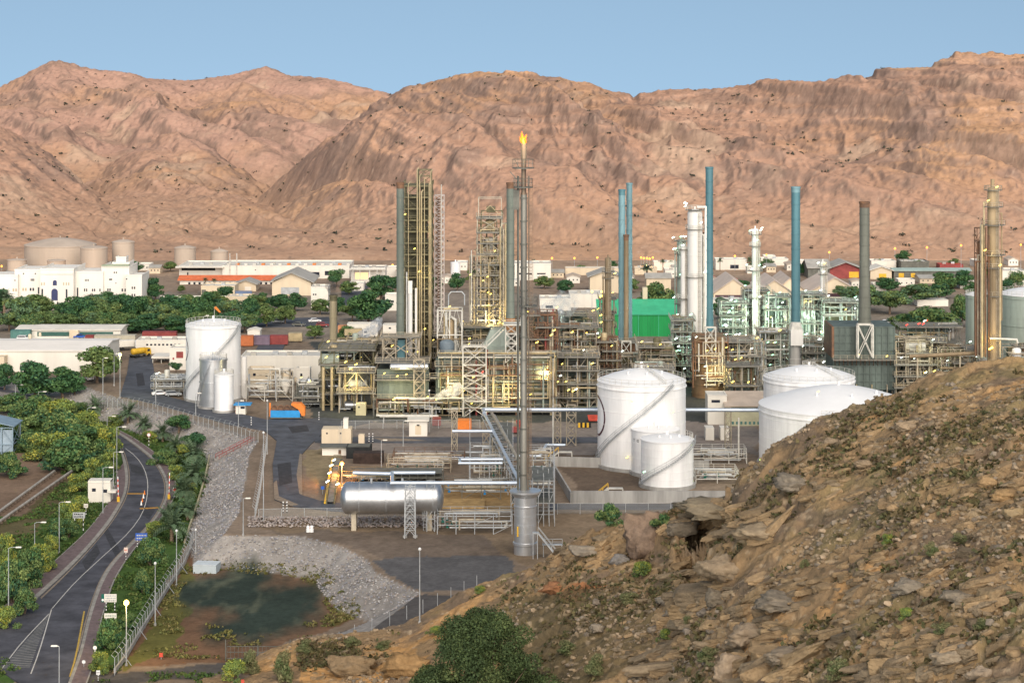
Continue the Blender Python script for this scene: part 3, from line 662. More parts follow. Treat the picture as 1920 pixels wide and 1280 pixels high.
tA,cA,rA,zA=tank('tall white storage tank with diagonal stair across its front, left of the rocky hill',1203,476,82.5,712,2.6,WHITE,(PI*1.02,2*PI-.89),deck=5.2,emblem=(PI*1.03,11,4.6))
text('T',.9,(X(1180,476),cA[1]-rA*.962-.06,Z(809,467)),(R(90),0,R(-16)),BLACK,tA)
tB,cB,rB,zB=tank('squat white tank in front, nearest to the concrete bund wall',1251,452,49,822,.9,WHITE,(PI+.25,2*PI-.3),rails=False,girders=())
m=MB(); ringrail(m,cB,rB-.1,zB+.1,1.1,10,5.7,7.0); m.build('handrail',STEELW,tB)
tC,cC,rC,zC=tank('white tank half hidden behind the squat tank with lettering near its left edge',1229,466,45,803,.7,WHITE,None,rails=False,girders=())
text('TK 02',.85,(X(1190,466)+.15,cC[1]-rC*.52-.1,Z(829,461)),(R(90),0,R(-59)),BLACK,tC)
tD,cD,rD,zD=tank('white tank with railed roof walkway standing behind the widest white tank',1517,506,85,705,2.6,WHITE,None,deck=5.3)
tE,cE,rE,zE=tank('widest white tank with low cone roof, partly hidden by the rocky hill',1572,475,148,757,4.2,WHITE,(PI*1.07,PI*1.42),rails=False,girders=(.9,))
m=MB(); ringrail(m,cE,rE-.1,zE,1.1,8,4.35,4.9); m.build('handrail',STEELW,tE)
tF,cF,rF,zF=tank('tall white tank with railing round its roof and emblem on its left side',400,570,51,607,1.4,WHITE,(PI*1.03,PI*1.9),deck=None,emblem=(PI*1.04,13.6,3.4),girders=(.97,))
t2,c2,r2,z2=tank('smaller grey steel tank standing in front of the tall white tank with windsock',400,556,25.5,672,.9,SILV,(PI*1.06,PI*1.5),rails=True,girders=(.5,.97),group=None)
t3,c3,r3,z3=tank('small white tank at the foot of the grey steel tank',420,549,18,702,.7,WHITE,None,rails=True,girders=(),group=None)
# far beige tanks
for lab,px,D,rp,pyr,ap in [('largest beige tank with cone roof beneath the mountain on the left',113,955,66,458,3.0),('beige tank in front of the largest beige tank, right of the white palace roof middle',176,930,25,464,.9),('tall beige tank directly behind the white tower with green roof',231,945,20.5,453,1.0),('tall beige tank rising above the long white warehouse',347,950,20,464,1.0),('shorter beige tank right of the tall one above the long white warehouse',411,960,16,471,1.1),('small beige tank at the left picture edge beside the largest beige tank',32,930,18,487,.5),('small orange-lit beige tank peeking over the middle of the white palace',106,912,17,488,.5)]:
    tank(lab,px,D,rp,pyr,ap,BEIGE,None,rails=False,girders=(.97,),group='beige storage tanks below the mountain')
# pale green tanks at the right edge
tank('pale green tank with white roof at the right picture edge behind the gold column',1935,640,62,550,2.0,PALEG,None,rails=True,group=None,girders=(.55,.95),roofmat=WHITE)
tank('narrow pale green tank half hidden behind the gold column',1838,650,27,552,1.0,PALEG,None,rails=True,group=None,girders=(.95,),roofmat=WHITE)
# ================================================================ bund walls
def wall(m,pts,h,w=.35,z=0):
    for a,b in zip(pts[:-1],pts[1:]):
        d=Vector((b[0]-a[0],b[1]-a[1],0)); n=Vector((-d.y,d.x,0)).normalized()*w/2; a=Vector((a[0],a[1],z-.4)); b=Vector((b[0],b[1],z-.4)); u=Vector((0,0,h+.4))
        m.add([tuple(v) for v in (a-n,b-n,b+n,a+n,a-n+u,b-n+u,b+n+u,a+n+u)],[(0,3,2,1),(4,5,6,7),(0,1,5,4),(1,2,6,5),(2,3,7,6),(3,0,4,7)])
    return m
b0=G(1073,941); b1=G(1360,941); b2=G(1030,872); b3=G(1330,880)
t=thing('bund_wall','grey concrete bund wall enclosing the white tanks','wall',(b0.x,b0.y,0))
wall(MB(),[(b0.x,b0.y),(b1.x,b1.y)],2.3).build('front_wall',CONC,t); wall(MB(),[(b0.x-.2,b0.y),(b2.x,b2.y)],2.0).build('side_wall',CONC,t); wall(MB(),[(b2.x,b2.y),(b3.x,b3.y)],2.0).build('back_wall',CONC,t)
def stile(px,py,label,flip=1):
    p=G(px,py); t=thing('stile_steps',label,'steps',(p.x,p.y,0),'stile steps over the bund wall'); m=MB(); hr=MB()
    m.box(p.x,p.x+3*flip if flip>0 else p.x,p.y-1,p.y+.4,2.5,2.65) if flip>0 else m.box(p.x-3,p.x,p.y-1,p.y+.4,2.5,2.65)
    for dx in (0,3*flip):
        for dy in (-.9,.3): m.bar((p.x+dx,p.y+dy,0),(p.x+dx,p.y+dy,2.5),.16)
    m.build('platform',STEELW,t); s=MB(); stairs(s,hr,(p.x-3.2*flip,p.y-1,0),(p.x,p.y-1,2.6),1.1); s.build('flight',STEELW,t)
    hr.build('handrail',YEL,t)
stile(1140,938,'white stile steps with yellow handrails at the front of the bund wall'); stile(1047,868,'white stile steps at the back corner of the bund wall')
# ================================================================ flare stack
fx,fy=X(985,389),389.0
t=thing('flare_stack','tall slender flare stack with silver base drum and burning tip','flare stack',(fx,fy,0))
rb=21*fy/F
d=MB().lathe((fx,fy,0),[(rb*1.02,-.3),(rb*1.02,1.4),(rb*1.12,1.5),(rb*1.12,1.9),(rb,2.0),(rb,8.3),(rb*1.04,8.4),(rb*1.04,8.6),(rb,8.7),(rb,10.2)],40).build('base_drum',SILV,t,True)
for z in (3.6,5.2,6.8): band(MB(),(fx,fy),rb,z,.1,.03).build('seam_band',GALV,d,True)
MB().box(fx-rb*.75,fx-rb*.62,fy-rb*.85,fy-rb*.7,3.2,5.0).build('warning_sign',YEL,d)
MB().lathe((fx,fy,0),[(rb,10.15),(rb*1.42,11.0),(rb*1.42,11.3),(rb*1.1,11.35)],40).build('skirt',SILV,t,True)
zt=Z(268,fy); sx=X(982,fy); sr=.56
pts=[(sr*1.25,11.0),(sr*1.25,22),(sr*1.12,22.2),(sr*1.12,Z(770,fy)),(sr,Z(768,fy)),(sr,Z(365,fy)),(sr*.8,Z(360,fy)),(sr*.8,zt-3),(sr*.95,zt-2.9),(sr*.95,zt)]
st=MB().lathe((sx,fy,0),pts[:6],20).build('riser',M('weathered_riser',(.23,.22,.19),.5,.4,.4,.3,streak=1),t,True)
MB().lathe((sx,fy,0),pts[5:],20).build('flare_tip',M('burnt_tip',(.50,.42,.30),.5,.3,.4,.4,col2=(.15,.10,.07),streak=1),t,True)
for z in np.arange(14,Z(370,fy),4.2): band(MB(),(sx,fy),sr,float(z),.25,.14,20).build('flange',STEELD,t,True)
for dx,dy,r_ in ((-.95,-.15,.12),(-1.15,.3,.09),(.95,.2,.11)): MB().pipe([(sx+dx,fy+dy,11),(sx+dx,fy+dy,Z(330,fy))],r_,6).build('steam_pipe',STEELD,t,True)
m=MB(); ladder(m,sx+1.25,fy-.1,Z(650,fy),Z(355,fy)); ladder(m,sx+1.0,fy-.1,11.5,Z(655,fy)); m.build('ladder',M('rust_ladder',(.22,.15,.10),.7,.1,.3,.5),t)
for py,rr in ((352,1.75),(316,2.0),(574,1.7)):
    z=Z(py,fy); cx=sx+(.8 if py==574 else -.1); m=MB().lathe((cx,fy,z),[(sr,0),(rr,0),(rr,.18),(sr,.18)],16)
    m=m.build('platform',STEELD,t); h=MB(); ringrail(h,(cx,fy),rr-.05,z+.18,1.5,12); h.build('handrail',STEELD,m)
m=MB(); z=Z(360,fy); m.box(sx-2.1,sx-.9,fy-.6,fy+.6,z-3.2,z-2.9); m.box(sx-1.9,sx-.8,fy-.4,fy+.4,z-2.9,z+.4); m.build('igniter_box',STEELD,t)
m=MB(); m.bar((sx-2.5,fy,Z(322,fy)),(sx-.5,fy,Z(345,fy)),.15); m.bar((sx-1.6,fy,Z(300,fy)),(sx-.8,fy,Z(316,fy)),.12); m.build('strut',STEELD,t)
# flame
fl=MB(); rr=random.Random(4)
def tongue(m,x,y,z,h,r,lean): 
    m.pipe([(x+lean*k*k*h*.25+math.sin(k*4+x)*.12,y,z+h*k) for k in np.linspace(0,1,9)],r,10)
    n=10; b=len(m.v)-9*n
    for i in range(9):
        k=i/8; f=max(.03,(math.sin(PI*min(1,k*.9+.12))**.8)*(1-k*.5)); c=Vector(m.v[b+i*n])
        cx=sum(m.v[b+i*n+j][0] for j in range(n))/n; cy=sum(m.v[b+i*n+j][1] for j in range(n))/n
        for j in range(n): v=m.v[b+i*n+j]; m.v[b+i*n+j]=(cx+(v[0]-cx)*f,cy+(v[1]-cy)*f,v[2])
for dx,dy,h,r_,le in ((-.1,0,2.3,.42,-.4),(.25,.1,1.6,.36,.7),(-.35,-.1,1.3,.28,-1.0),(.05,-.25,1.0,.46,.1)): tongue(fl,sx+dx,fy+dy,zt-.2,h,r_,le)
fo=fl.build('flame',M('flame_orange',(1,.11,.008),emit=2.0),None,True); tag(fo,'orange gas flame burning at the top of the tall flare stack','flame')
f2=MB(); tongue(f2,sx,fy-.6,zt-.2,1.0,.24,.1); f2.build('flame_core',M('flame_core',(1,.38,.05),emit=2.2),fo,True)
pl=bpy.data.lights.new('flame_light','POINT'); pl.energy=500; pl.color=(1,.5,.15); pl.shadow_soft_size=1; po=bpy.data.objects.new('flame_light',pl); COL.objects.link(po); po.location=(sx,fy-2.5,zt+1.5)
# ================================================================ flare header pipes on trestles
zp=9.9
def hp(px,py): D=(H-zp)*F/(py-YH); return Vector((X(px,D),D,zp))
t=thing('flare_header','silver flare header pipes crossing on high lattice trestles to the flare base','pipeline',(hp(905,772).x,hp(905,772).y,0))
def P2(*q,r=.33,nm='pipe',mat=SILVB): MB().pipe(q,r,10).build(nm,mat,t,True)
a=hp(908,775); b=hp(974,903)
P2(a,b,(fx-.4,fy-1.2,zp+.1)); P2(a+Vector((1.6,1.5,.0)),b+Vector((1.7,2,.4)),(fx+.3,fy+1,zp+1.6),mat=STEEL)
q0=hp(906,771); q1=hp(1450,771); q0.y=q1.y=489; P2(a,q0+Vector((0,1,0)),q1+Vector((20,0,0)),r=.42)
P2(hp(972,905),hp(735,905),hp(735,886),hp(816,886),r=.36); P2(hp(735,888),hp(662,886),r=.36)
P2(hp(942,868),hp(862,868),hp(862,861),hp(943,861),r=.30); P2(hp(924,808),hp(848,808),r=.34)
m=MB()
for k in range(14):
    s=k/13; c=a+(b-a)*s; m.bar(c+Vector((-.7,0,-.5)),c+Vector((2.4,1.5,-.5)),.16)
    if k<13:
        c2_=a+(b-a)*((k+1)/13); m.bar(c+Vector((-.7,0,-.5)),c2_+Vector((2.4,1.5,-.5)),.1); m.bar(c+Vector((-.7,0,-.5)),c2_+Vector((-.7,0,-.5)),.14); m.bar(c+Vector((2.4,1.5,-.5)),c2_+Vector((2.4,1.5,-.5)),.14)
m.build('walkway_truss',GALV,t)
def lattice(m,x,y,z1,w,dpt,step,bw=.1,z0=-.1,brace='x'):
    n=max(2,int(round(z1/step))); frame(m,[x-w/2,x+w/2],[y-dpt/2,y+dpt/2],[z0+(z1-z0)*i/n for i in range(n+1)],bw*1.6,brace,bw)
for px,py,w_,d_ in ((852,845,1.3,1.3),(912,870,1.6,1.8),(1045,834,1.6,1.4),(1071,834,2.2,1.2),(930,905,1.6,1.8),(1365,840,1.4,1.4)):
    p=G(px,py); m=MB(); lattice(m,p.x,p.y,zp-.5,w_,d_,2.3,.1); m.build('trestle',STEEL,t)
for px,py in ((1037,836),(1385,862)): p=G(px,py); MB().tube((p.x,p.y,-.2),(p.x,p.y,zp-.4),.2,8).build('post',STEELW,t,True)
# lattice tower beside the silver drum
p=G(769,1006); t=thing('lattice_tower','grey lattice pipe support tower in front of the silver drum','tower',(p.x,p.y,0),'lattice towers beside the silver drum')
m=MB(); w_=.95
for s in (-1,1):
    for u in (-1,1): m.bar((p.x+s*w_*1.05,p.y+u*w_,-.1),(p.x+s*w_*.95,p.y+u*w_,zp-.4),.17)
for k in range(8):
    z=.3+k*1.18
    for u in (-1,1): m.bar((p.x-w_,p.y+u*w_,z),(p.x,p.y+u*w_,z+1.15),.11); m.bar((p.x+w_,p.y+u*w_,z),(p.x,p.y+u*w_,z+1.15),.11); m.bar((p.x-w_,p.y+u*w_,z+1.15),(p.x+w_,p.y+u*w_,z+1.15),.09)
    for s in (-1,1): m.bar((p.x+s*w_,p.y-w_,z),(p.x+s*w_,p.y+w_,z+1.1),.09)
m.build('frame',GALV,t); m=MB(); m.rbox((p.x-.95,p.y,-.1),.8,.8,.4); m.rbox((p.x+.95,p.y,-.1),.8,.8,.4); m.build('footing',CONC,t)
p=G(808,994); t=thing('lattice_tower','slimmer lattice tower at the right end of the silver drum','tower',(p.x,p.y,0),'lattice towers beside the silver drum'); m=MB(); lattice(m,p.x,p.y,zp-.5,1.5,1.2,2.2,.09,brace='z'); m.build('frame',GALV,t); m=MB(); ladder(m,p.x-1.2,p.y,0,6.5); m.build('ladder',GALV,t)
# silver drum
D=409; zc=Z(933,D); c=Vector((X(735,D),D,zc)); t=thing('silver_drum','long horizontal silver drum on concrete piers at the plant edge','vessel',(c.x,c.y,0))
L_=194*D/F; rv=30*D/F
DRM=M('polished_drum',(.56,.57,.58),.40,.9,.16,.5)
dm=MB().vessel(c,rv,L_-rv*.9,48,'x',.45).build('drum',DRM,t,True)
for k in (-.31,-.05,.18,.40): MB().lathe((c.x+k*L_,c.y,c.z),[(rv-.02,-.06),(rv+.02,-.05),(rv+.02,.05),(rv-.02,.06)],48,'x').build('seam_band',GALV,dm,True)
for px in (664,806):
    xx=X(px,D); MB().box(xx-.45,xx+.45,D-1.2,D+1.2,-.3,zc-rv*.72).build('pier',M('tan_concrete',(.48,.42,.32),.85,0,.2,.5),t)
for k in (-.2,0,.1): MB().tube((c.x+k*L_,c.y,zc+rv-.1),(c.x+k*L_,c.y,zc+rv+.7),.25,8).build('nozzle',GALV,t,True)
# ladder skid and scaffolding round the flare base
def pipeskid(label,px0,px1,pyb,dep,h,seed,mat=GALV,cat='pipework',n=9,lev=2,name='pipe_skid'):
    r=random.Random(seed); p=G(px0,pyb); q=G(px1,pyb); y0=p.y; t=thing(name,label,cat,((p.x+q.x)/2,y0,0))
    m=MB(); nx=max(2,int((q.x-p.x)/3.2)+1); frame(m,list(np.linspace(p.x,q.x,nx)),[y0,y0+dep],[-.1]+[h*(i+1)/lev for i in range(lev)],.14,'z',.08,.7,r); m.build('frame',mat,t)
    for i in range(n):
        y=y0+dep*r.random(); z=h*r.choice([.25,.5,.75,1.0,1.0])+r.uniform(.1,.3); x0=p.x+(q.x-p.x)*r.uniform(0,.4); x1=p.x+(q.x-p.x)*r.uniform(.6,1)
        pts=[(x0,y,z),(x1,y,z)]
        if r.random()<.6: pts.append((x1,y,r.uniform(.1,h)))
        if r.random()<.5: pts.insert(0,(x0,y,r.uniform(.1,h)))
        MB().pipe(pts,r.uniform(.07,.2),8).build('pipe',r.choice([GALV,STEEL,STEELW]),t,True)
    vm=r.choice([STEELD,SIGNG,BLUE])
    for i in range(6):
        m=MB(); x=r.uniform(p.x,q.x); y=y0+r.uniform(0,dep); z=h*r.choice([.3,.6]); m.lathe((x,y,z),[(.05,0),(.28,.05),(.28,.3),(.08,.4),(.06,.8),(.25,.82),(.25,.9),(.05,.92)],10).build('valve',vm,t,True)
    m=MB(); rail(m,rect(p.x,q.x,y0,y0+dep),h,1.0,closed=True); m.build('handrail',mat,t)
    return t
pipeskid('low galvanised pipe skid on the bare ground left of the flare base drum',820,960,1000,4,3.3,21,n=12)
pipeskid('dark manifold skid behind the silver drum right end',830,975,935,8,2.2,25,STEELD,n=9,lev=1)
def scaffold(label,px0,px1,pyb,dep,h,nx,nz,seed,mat=GALV,w=.1):
    p=G(px0,pyb); q=G(px1,pyb); y0=p.y; r=random.Random(seed); t=thing('scaffolding',label,'scaffolding',((p.x+q.x)/2,y0,0)); m=MB()
    xs=list(np.linspace(p.x,q.x,nx)); ys=list(np.linspace(y0,y0+dep,max(2,int(dep/2.5))))
    for x in xs:
        for y in ys: m.bar((x,y,-.1),(x,y,h*r.uniform(.8,1.05)),w)
    m.build('upright',mat,t); m=MB()
    for k in range(1,nz+1):
        z=h*.93*k/nz
        for y in ys: m.bar((p.x,y,z),(q.x,y,z),w*.9)
        for x in xs: m.bar((x,ys[0],z),(x,ys[-1],z),w*.8)
    m.build('ledger',mat,t); m=MB()
    for k in range(nx): a=r.randrange(nx-1); z=h*r.uniform(0,.7); m.bar((xs[a],y0,z),(xs[a+1],y0,z+h*.25),w*.8)
    m.build('brace',mat,t); m=MB()
    for k in range(2): z=h*.93*(k+1)/2; m.box(p.x+.2,q.x-.2,y0+.2,y0+dep-.2,z+.05,z+.12)
    m.build('deck',STEELD,t); return t
scaffold('dense grey scaffolding and pipe supports right behind the flare base drum',958,1040,985,14,9.3,9,4,5)
pipeskid('galvanised pipe rack under the header trestles left of the flare riser',880,955,915,12,6.5,26,GALV,n=16,lev=3); pipeskid('knee-high pipe rack between dark store and header trestles',725,845,885,6,2.0,27,STEEL,n=14,lev=2); pipeskid('tall pipe rack right behind the flare skirt',992,1040,930,12,7.5,28,GALV,n=16,lev=3)
scaffold('taller scaffold frame supporting pipes left of the flare riser',918,962,905,30,8.5,5,3,8)
t=thing('stair_flight','galvanised stair flight leaning against the right of the flare base drum','stairs',tuple(G(1020,1040)))
m=MB(); hr=MB(); p=G(1043,1045); q=G(1008,1030); stairs(m,hr,(p.x+.4,p.y-1,0),(q.x,p.y-1,4.6),1.2); m.build('flight',GALV,t); hr.build('handrail',GALV,t)
m=MB(); xx=q.x; m.box(xx-1.0,xx,p.y-1,p.y+.4,4.5,4.65)
for dx in (-.9,-.1): m.bar((xx+dx,p.y-1,0),(xx+dx,p.y-1,4.5),.12); m.bar((xx+dx,p.y+.3,0),(xx+dx,p.y+.3,4.5),.12)
m.build('landing',GALV,t)
m=MB(); xx=p.x; m.box(p.x-2.5,p.x+1.2,p.y+.5,p.y+1.5,2.1,2.25)
for dx in (-2.3,1.0): m.bar((p.x+dx,p.y+.6,0),(p.x+dx,p.y+.6,2.1),.12)
rail(m,[(p.x-2.4,p.y+.5),(p.x+1.1,p.y+.5)],2.25,1.0); m.build('walkway',GALV,t)
pipeskid('white pipe manifold between the squat white tank and the hill',1305,1385,905,8,1.6,31,STEELW,n=14,lev=2)
pipeskid('white pipe racks beside the large white tank, above the manifold',1300,1400,868,6,2.2,32,STEELW,n=10,lev=2)
# ================================================================ process plant
LMP={}
def lampmesh(k):
    if k not in LMP:
        m=MB(); m.tube((-.42,0,-.22),(.42,0,.22),.17 if k!='o' else .3,6); me=bpy.data.meshes.new('lamp'); me.from_pydata(m.v,[],m.f); me.materials.append({'w':E_W,'y':E_Y,'g':E_G,'o':E_O,'r':E_R}[k]); LMP[k]=me
    return LMP[k]
def lamp(parent,x,y,z,k='y',s=1.0):
    o=bpy.data.objects.new('lamp',lampmesh(k)); COL.objects.link(o); o.parent=parent; o.location=Vector((x,y,z))-OFF.get(parent.name,Vector()); o.scale=(s,s,s); o.rotation_euler=(0,0,rnd.uniform(-.5,.5)); return o
def glow(x,y,z,e,col):
    d=bpy.data.lights.new('lamp_light','POINT'); d.energy=e*.36; d.color=col; d.shadow_soft_size=.4; o=bpy.data.objects.new('lamp_light',d); COL.objects.link(o); o.location=(x,y,z)
GRATE=M('grating',(.20,.19,.165),.8,.1,.25,.8)
def platform(parent,x0,x1,y0,y1,z,mat=GRATE,rmat=None,sides='f'):
    p=MB().box(x0,x1,y0,y1,z-.12,z); p.box(x0-.04,x1+.04,y0-.06,y0,z-.35,z+.02); p=p.build('platform',mat,parent); h=MB()
    rail(h,[(x0,y1),(x0,y0),(x1,y0),(x1,y1)],z,1.1,.085,2.0); h.build('handrail',rmat or STEEL,p); return p
def pipes(parent,r,x0,x1,y0,y1,z0,z1,n,mats,rr=(.09,.26),vert=.5):
    for i in range(int(n*2.1)):
        p=[r.uniform(x0,x1),r.uniform(y0,y1),r.uniform(z0,z1)]; pts=[tuple(p)]; ax=2 if r.random()<vert else 0
        for k in range(r.randint(1,4)):
            lo,hi=((x0,x1),(y0,y1),(z0,z1))[ax]; q=r.uniform(lo,hi)
            if abs(q-p[ax])<1.2: q=lo if p[ax]-lo>hi-p[ax] else hi
            p[ax]=q; pts.append(tuple(p)); ax=r.choice([a for a in (0,0,2,2,1) if a!=ax])
        MB().pipe(pts,r.uniform(*rr),7).build('pipe',r.choice(mats),parent,True)
PM=[STEEL,STEELW,TANP,GALV,RUST,PALEG,OLIVE,BROWNC]
def unit(label,px0,px1,pyb,pyt,dep,seed,mat=STEEL,nx=3,nl=4,brace='x',npipe=12,nves=2,lamps=(4,'y'),decks=1,D=None,skip=.5,cat='steel structure',name='steel_structure',pm=None,w=.19,void=True,vm=None):
    r=random.Random(seed); D=D or Dg(pyb); x0,x1=X(px0,D),X(px1,D); z1=Z(pyt,D); z0=-.2; t=thing(name,label,cat,((x0+x1)/2,D,0)); pm=pm or PM
    xs=list(np.linspace(x0,x1,nx+1)); ys=[D,D+dep/2,D+dep] if dep>7 else [D,D+dep]; zs=[z0+(z1-z0)*k/nl for k in range(nl+1)]
    MB_=MB(); frame(MB_,xs,ys,zs,w,brace,None,skip,r); MB_.build('frame',mat,t)
    if decks:
        for k in range(1,nl+1):
            a=r.randrange(0,nx); b=r.randrange(a+1,nx+1) if r.random()<.5 else nx; a=0 if r.random()<.5 else a
            platform(t,xs[a]-.6,xs[b]+.6,D-.9,D+dep,zs[k]+.05,rmat=mat)
    if void and dep>5:
        for k in range(nl):
            if r.random()<.95:
                a=r.uniform(x0,x0+(x1-x0)*.35); b=r.uniform(x1-(x1-x0)*.35,x1); MB().box(a,b,D+dep*.55,D+dep*.9,zs[k]+.3,zs[k+1]-.5).build('dark_backing_block',r.choice([FURN,STEELD,OLIVE,STEELD]),t)  # dark boxes added behind the steel to darken its gaps
    for i in range(nves):
        k=r.randrange(nl); rr=r.uniform(.7,1.3); zc=zs[k]+rr+.5; xc=r.uniform(x0+1.5,x1-1.5); yc=D+r.uniform(.2,.6)*dep
        if r.random()<.5: MB().vessel((xc,yc,zc),rr,min(x1-x0-2,r.uniform(3,6)),14,'x').build('vessel',r.choice(vm or [PALEG,STEELW,SILV,TANP]),t,True)
        else: MB().vessel((xc,yc,zs[k]+2.6),rr*.8,3.2,14,'z').build('vessel',r.choice(vm or [PALEG,STEELW,SILV,TANP]),t,True)
    pipes(t,r,x0,x1,D-.5,D+dep,.5,z1+.5,npipe,pm)
    for i in range(lamps[0]): lamp(t,r.uniform(x0,x1),D-1.0-r.random(),r.choice(zs[1:])+r.uniform(.6,2.4),r.choice(lamps[1]),r.uniform(.45,.85))
    return t,(x0,x1,D,z1)
def stack(label,px,D,rt,rb,pyt,z0,mat,nb=10,strake=True,rim=RUST,plat=None,group='tall stacks of the plant',name='chimney_stack',flare=.12):
    x=X(px,D); a=rt*D/F; b=rb*D/F; z1=Z(pyt,D); t=thing(name,label,'chimney',(x,D,0),group); pr=[(b,z0)]
    for k in range(1,nb+1):
        s=k/nb; z=z0+(z1-z0)*s*.985; rr=a+(b-a)*max(0,1-s/flare) if s<flare else a
        if k<nb: pr+=[(rr,z-.14),(rr+.09,z-.12),(rr+.09,z+.12),(rr,z+.14)]
    pr+=[(a,z1-1.6)]
    MB().lathe((x,D,0),pr,24).build('shaft',mat,t,True); MB().lathe((x,D,0),[(a+.03,z1-1.6),(a+.03,z1-.5),(a+.14,z1-.45),(a+.14,z1),(a-.1,z1),(a-.1,z1-1)],24).build('rim',rim,t,True)
    if strake:
        for q in range(3):
            m=MB(); n=60; zz=z0+(z1-z0)*.35
            for i in range(n):
                s=i/n; th=q*2.09+s*PI*4; th2=q*2.09+(i+1)/n*PI*4; za=zz+(z1-1.8-zz)*s; zb=zz+(z1-1.8-zz)*(i+1)/n
                m.add([(x+math.cos(th)*(a-.02),D+math.sin(th)*(a-.02),za),(x+math.cos(th)*(a+.08),D+math.sin(th)*(a+.08),za),(x+math.cos(th2)*(a+.08),D+math.sin(th2)*(a+.08),zb),(x+math.cos(th2)*(a-.02),D+math.sin(th2)*(a-.02),zb)],[(0,1,2,3)])
            m.build('strake',mat,t)
    if plat:
        for py in plat:
            z=Z(py,D); p=MB().lathe((x,D,z),[(a,0),(a+1.1,0),(a+1.1,.15),(a,.15)],20).build('platform',GRATE,t,True); h=MB(); ringrail(h,(x,D),a+1.05,z+.15,1.1,12); h.build('handrail',STEEL,p)
    return t,x
def column(label,px,D,rp,pyt,z0,mat,plats=(),pipes_=(),lamps=(),dome=.5,skirt=0,cat='process column',name='process_column',rings=6,lad=1,group=None,r2=None):
    x=X(px,D); a=rp*D/F; z1=Z(pyt,D)-a*dome; t=thing(name,label,cat,(x,D,0),group); pr=[(a*.98,z0-.3),(a*.98,z0+skirt)]
    for k in range(1,rings+1):
        z=z0+skirt+(z1-z0-skirt)*k/(rings+1); rr=a if not r2 or k>rings/2 else r2*D/F; pr+=[(rr,z-.1),(rr+.06,z-.08),(rr+.06,z+.08),(rr,z+.1)]
    pr+=[(a*math.cos(i*PI/12),z1+a*dome*math.sin(i*PI/12)) for i in range(6)]+[(.01,z1+a*dome)]
    MB().lathe((x,D,0),pr,24).build('shell',mat,t,True,ang=50)
    MB().tube((x,D,z1+a*dome-.1),(x,D,z1+a*dome+.7),.22,8).build('nozzle',mat,t,True)
    for py,ex,k in plats:
        z=Z(py,D); R_=a+ex; p=MB().lathe((x,D,z),[(a,0),(R_,0),(R_,.15),(a,.15)],16).build('platform',GRATE,t,True); h=MB(); ringrail(h,(x,D),R_-.05,z+.15,1.1,10,w=.085); h.build('handrail',STEELW if mat is WHTC else STEEL,p)
        for i in range(k): an=rnd.uniform(PI,2*PI); lamp(t,x+math.cos(an)*(R_+.3),D+math.sin(an)*(R_+.3),z+rnd.uniform(.8,2.2),rnd.choice(lamps or ['w']),.75)
    if lad: m=MB(); ladder(m,x+a*.5,D-a*.95-.15,max(z0,1),z1); m.build('ladder',STEEL,t)
    for dx,rr,za,zb,mt in pipes_:
        s=1 if dx>0 else -1; xx=x+s*a+dx; zt=Z(za,D); zl=Z(zb,D); MB().pipe([(x+s*a*.3,D-.4,zt),(xx,D-.4,zt),(xx,D-.4,zl)],rr,8).build('pipe',mt,t,True)
    return t,x,z1
def xportal(parent,px0,px1,pyt,pyb,D,n=1,mat=STEEL,w=.28,nm='braced_portal',dep=3):
    m=MB(); z0,z1=Z(pyb,D),Z(pyt,D); frame(m,[X(px0,D),X(px1,D)],[D,D+dep],[z0+(z1-z0)*k/n for k in range(n+1)],w,'x',w*.6); return m.build(nm,mat,parent)
def furnace(label,px0,px1,pyb,pyt,D,dep,plats=(),ribs=8,mat=FURN,burn=6,z0=-.2,lamps=3,lk='y',rows=None):
    x0,x1=X(px0,D),X(px1,D); z1=Z(pyt,D); t=thing('furnace',label,'furnace',((x0+x1)/2,D,0)); m=MB().box(x0,x1,D,D+dep,z0+2.2,z1)
    for k in range(ribs+1): x=x0+(x1-x0)*k/ribs; m.box(x-.13,x+.13,D-.2,D-.002,z0+2.2,z1+.05)
    n=rows or 5
    for k in range(n+1): z=z0+2.2+(z1-z0-2.3)*k/n; m.box(x0-.15,x1+.15,D-.26,D-.204,z-.1,z+.1)
    m.build('casing',mat,t); m=MB()
    for k in range(0,ribs+1,2): x=x0+(x1-x0)*k/ribs; MB().bar((x,D+.2,z0),(x,D+.2,z0+2.2),.34).build('leg',STEELD,t); MB().bar((x,D+dep-.2,z0),(x,D+dep-.2,z0+2.2),.34).build('leg',STEELD,t)
    for k in range(burn): x=x0+(x1-x0)*(k+.5)/burn; MB().pipe([(x,D-.5,z0+1),(x,D-.5,z0+3.4),(x,D+.05,z0+3.4)],.14,7).build('burner_pipe',rnd.choice([STEEL,TANP,STEELW]),t,True)
    for py,a,b in plats: platform(t,X(a,D),X(b,D),D-2.0,D-.3,Z(py,D))
    for i in range(lamps): lamp(t,rnd.uniform(x0,x1),D-2.2,Z(rnd.choice(plats)[0],D)+rnd.uniform(.8,2.2) if plats else z1,rnd.choice(lk),.6)
    return t,(x0,x1,D,z1)
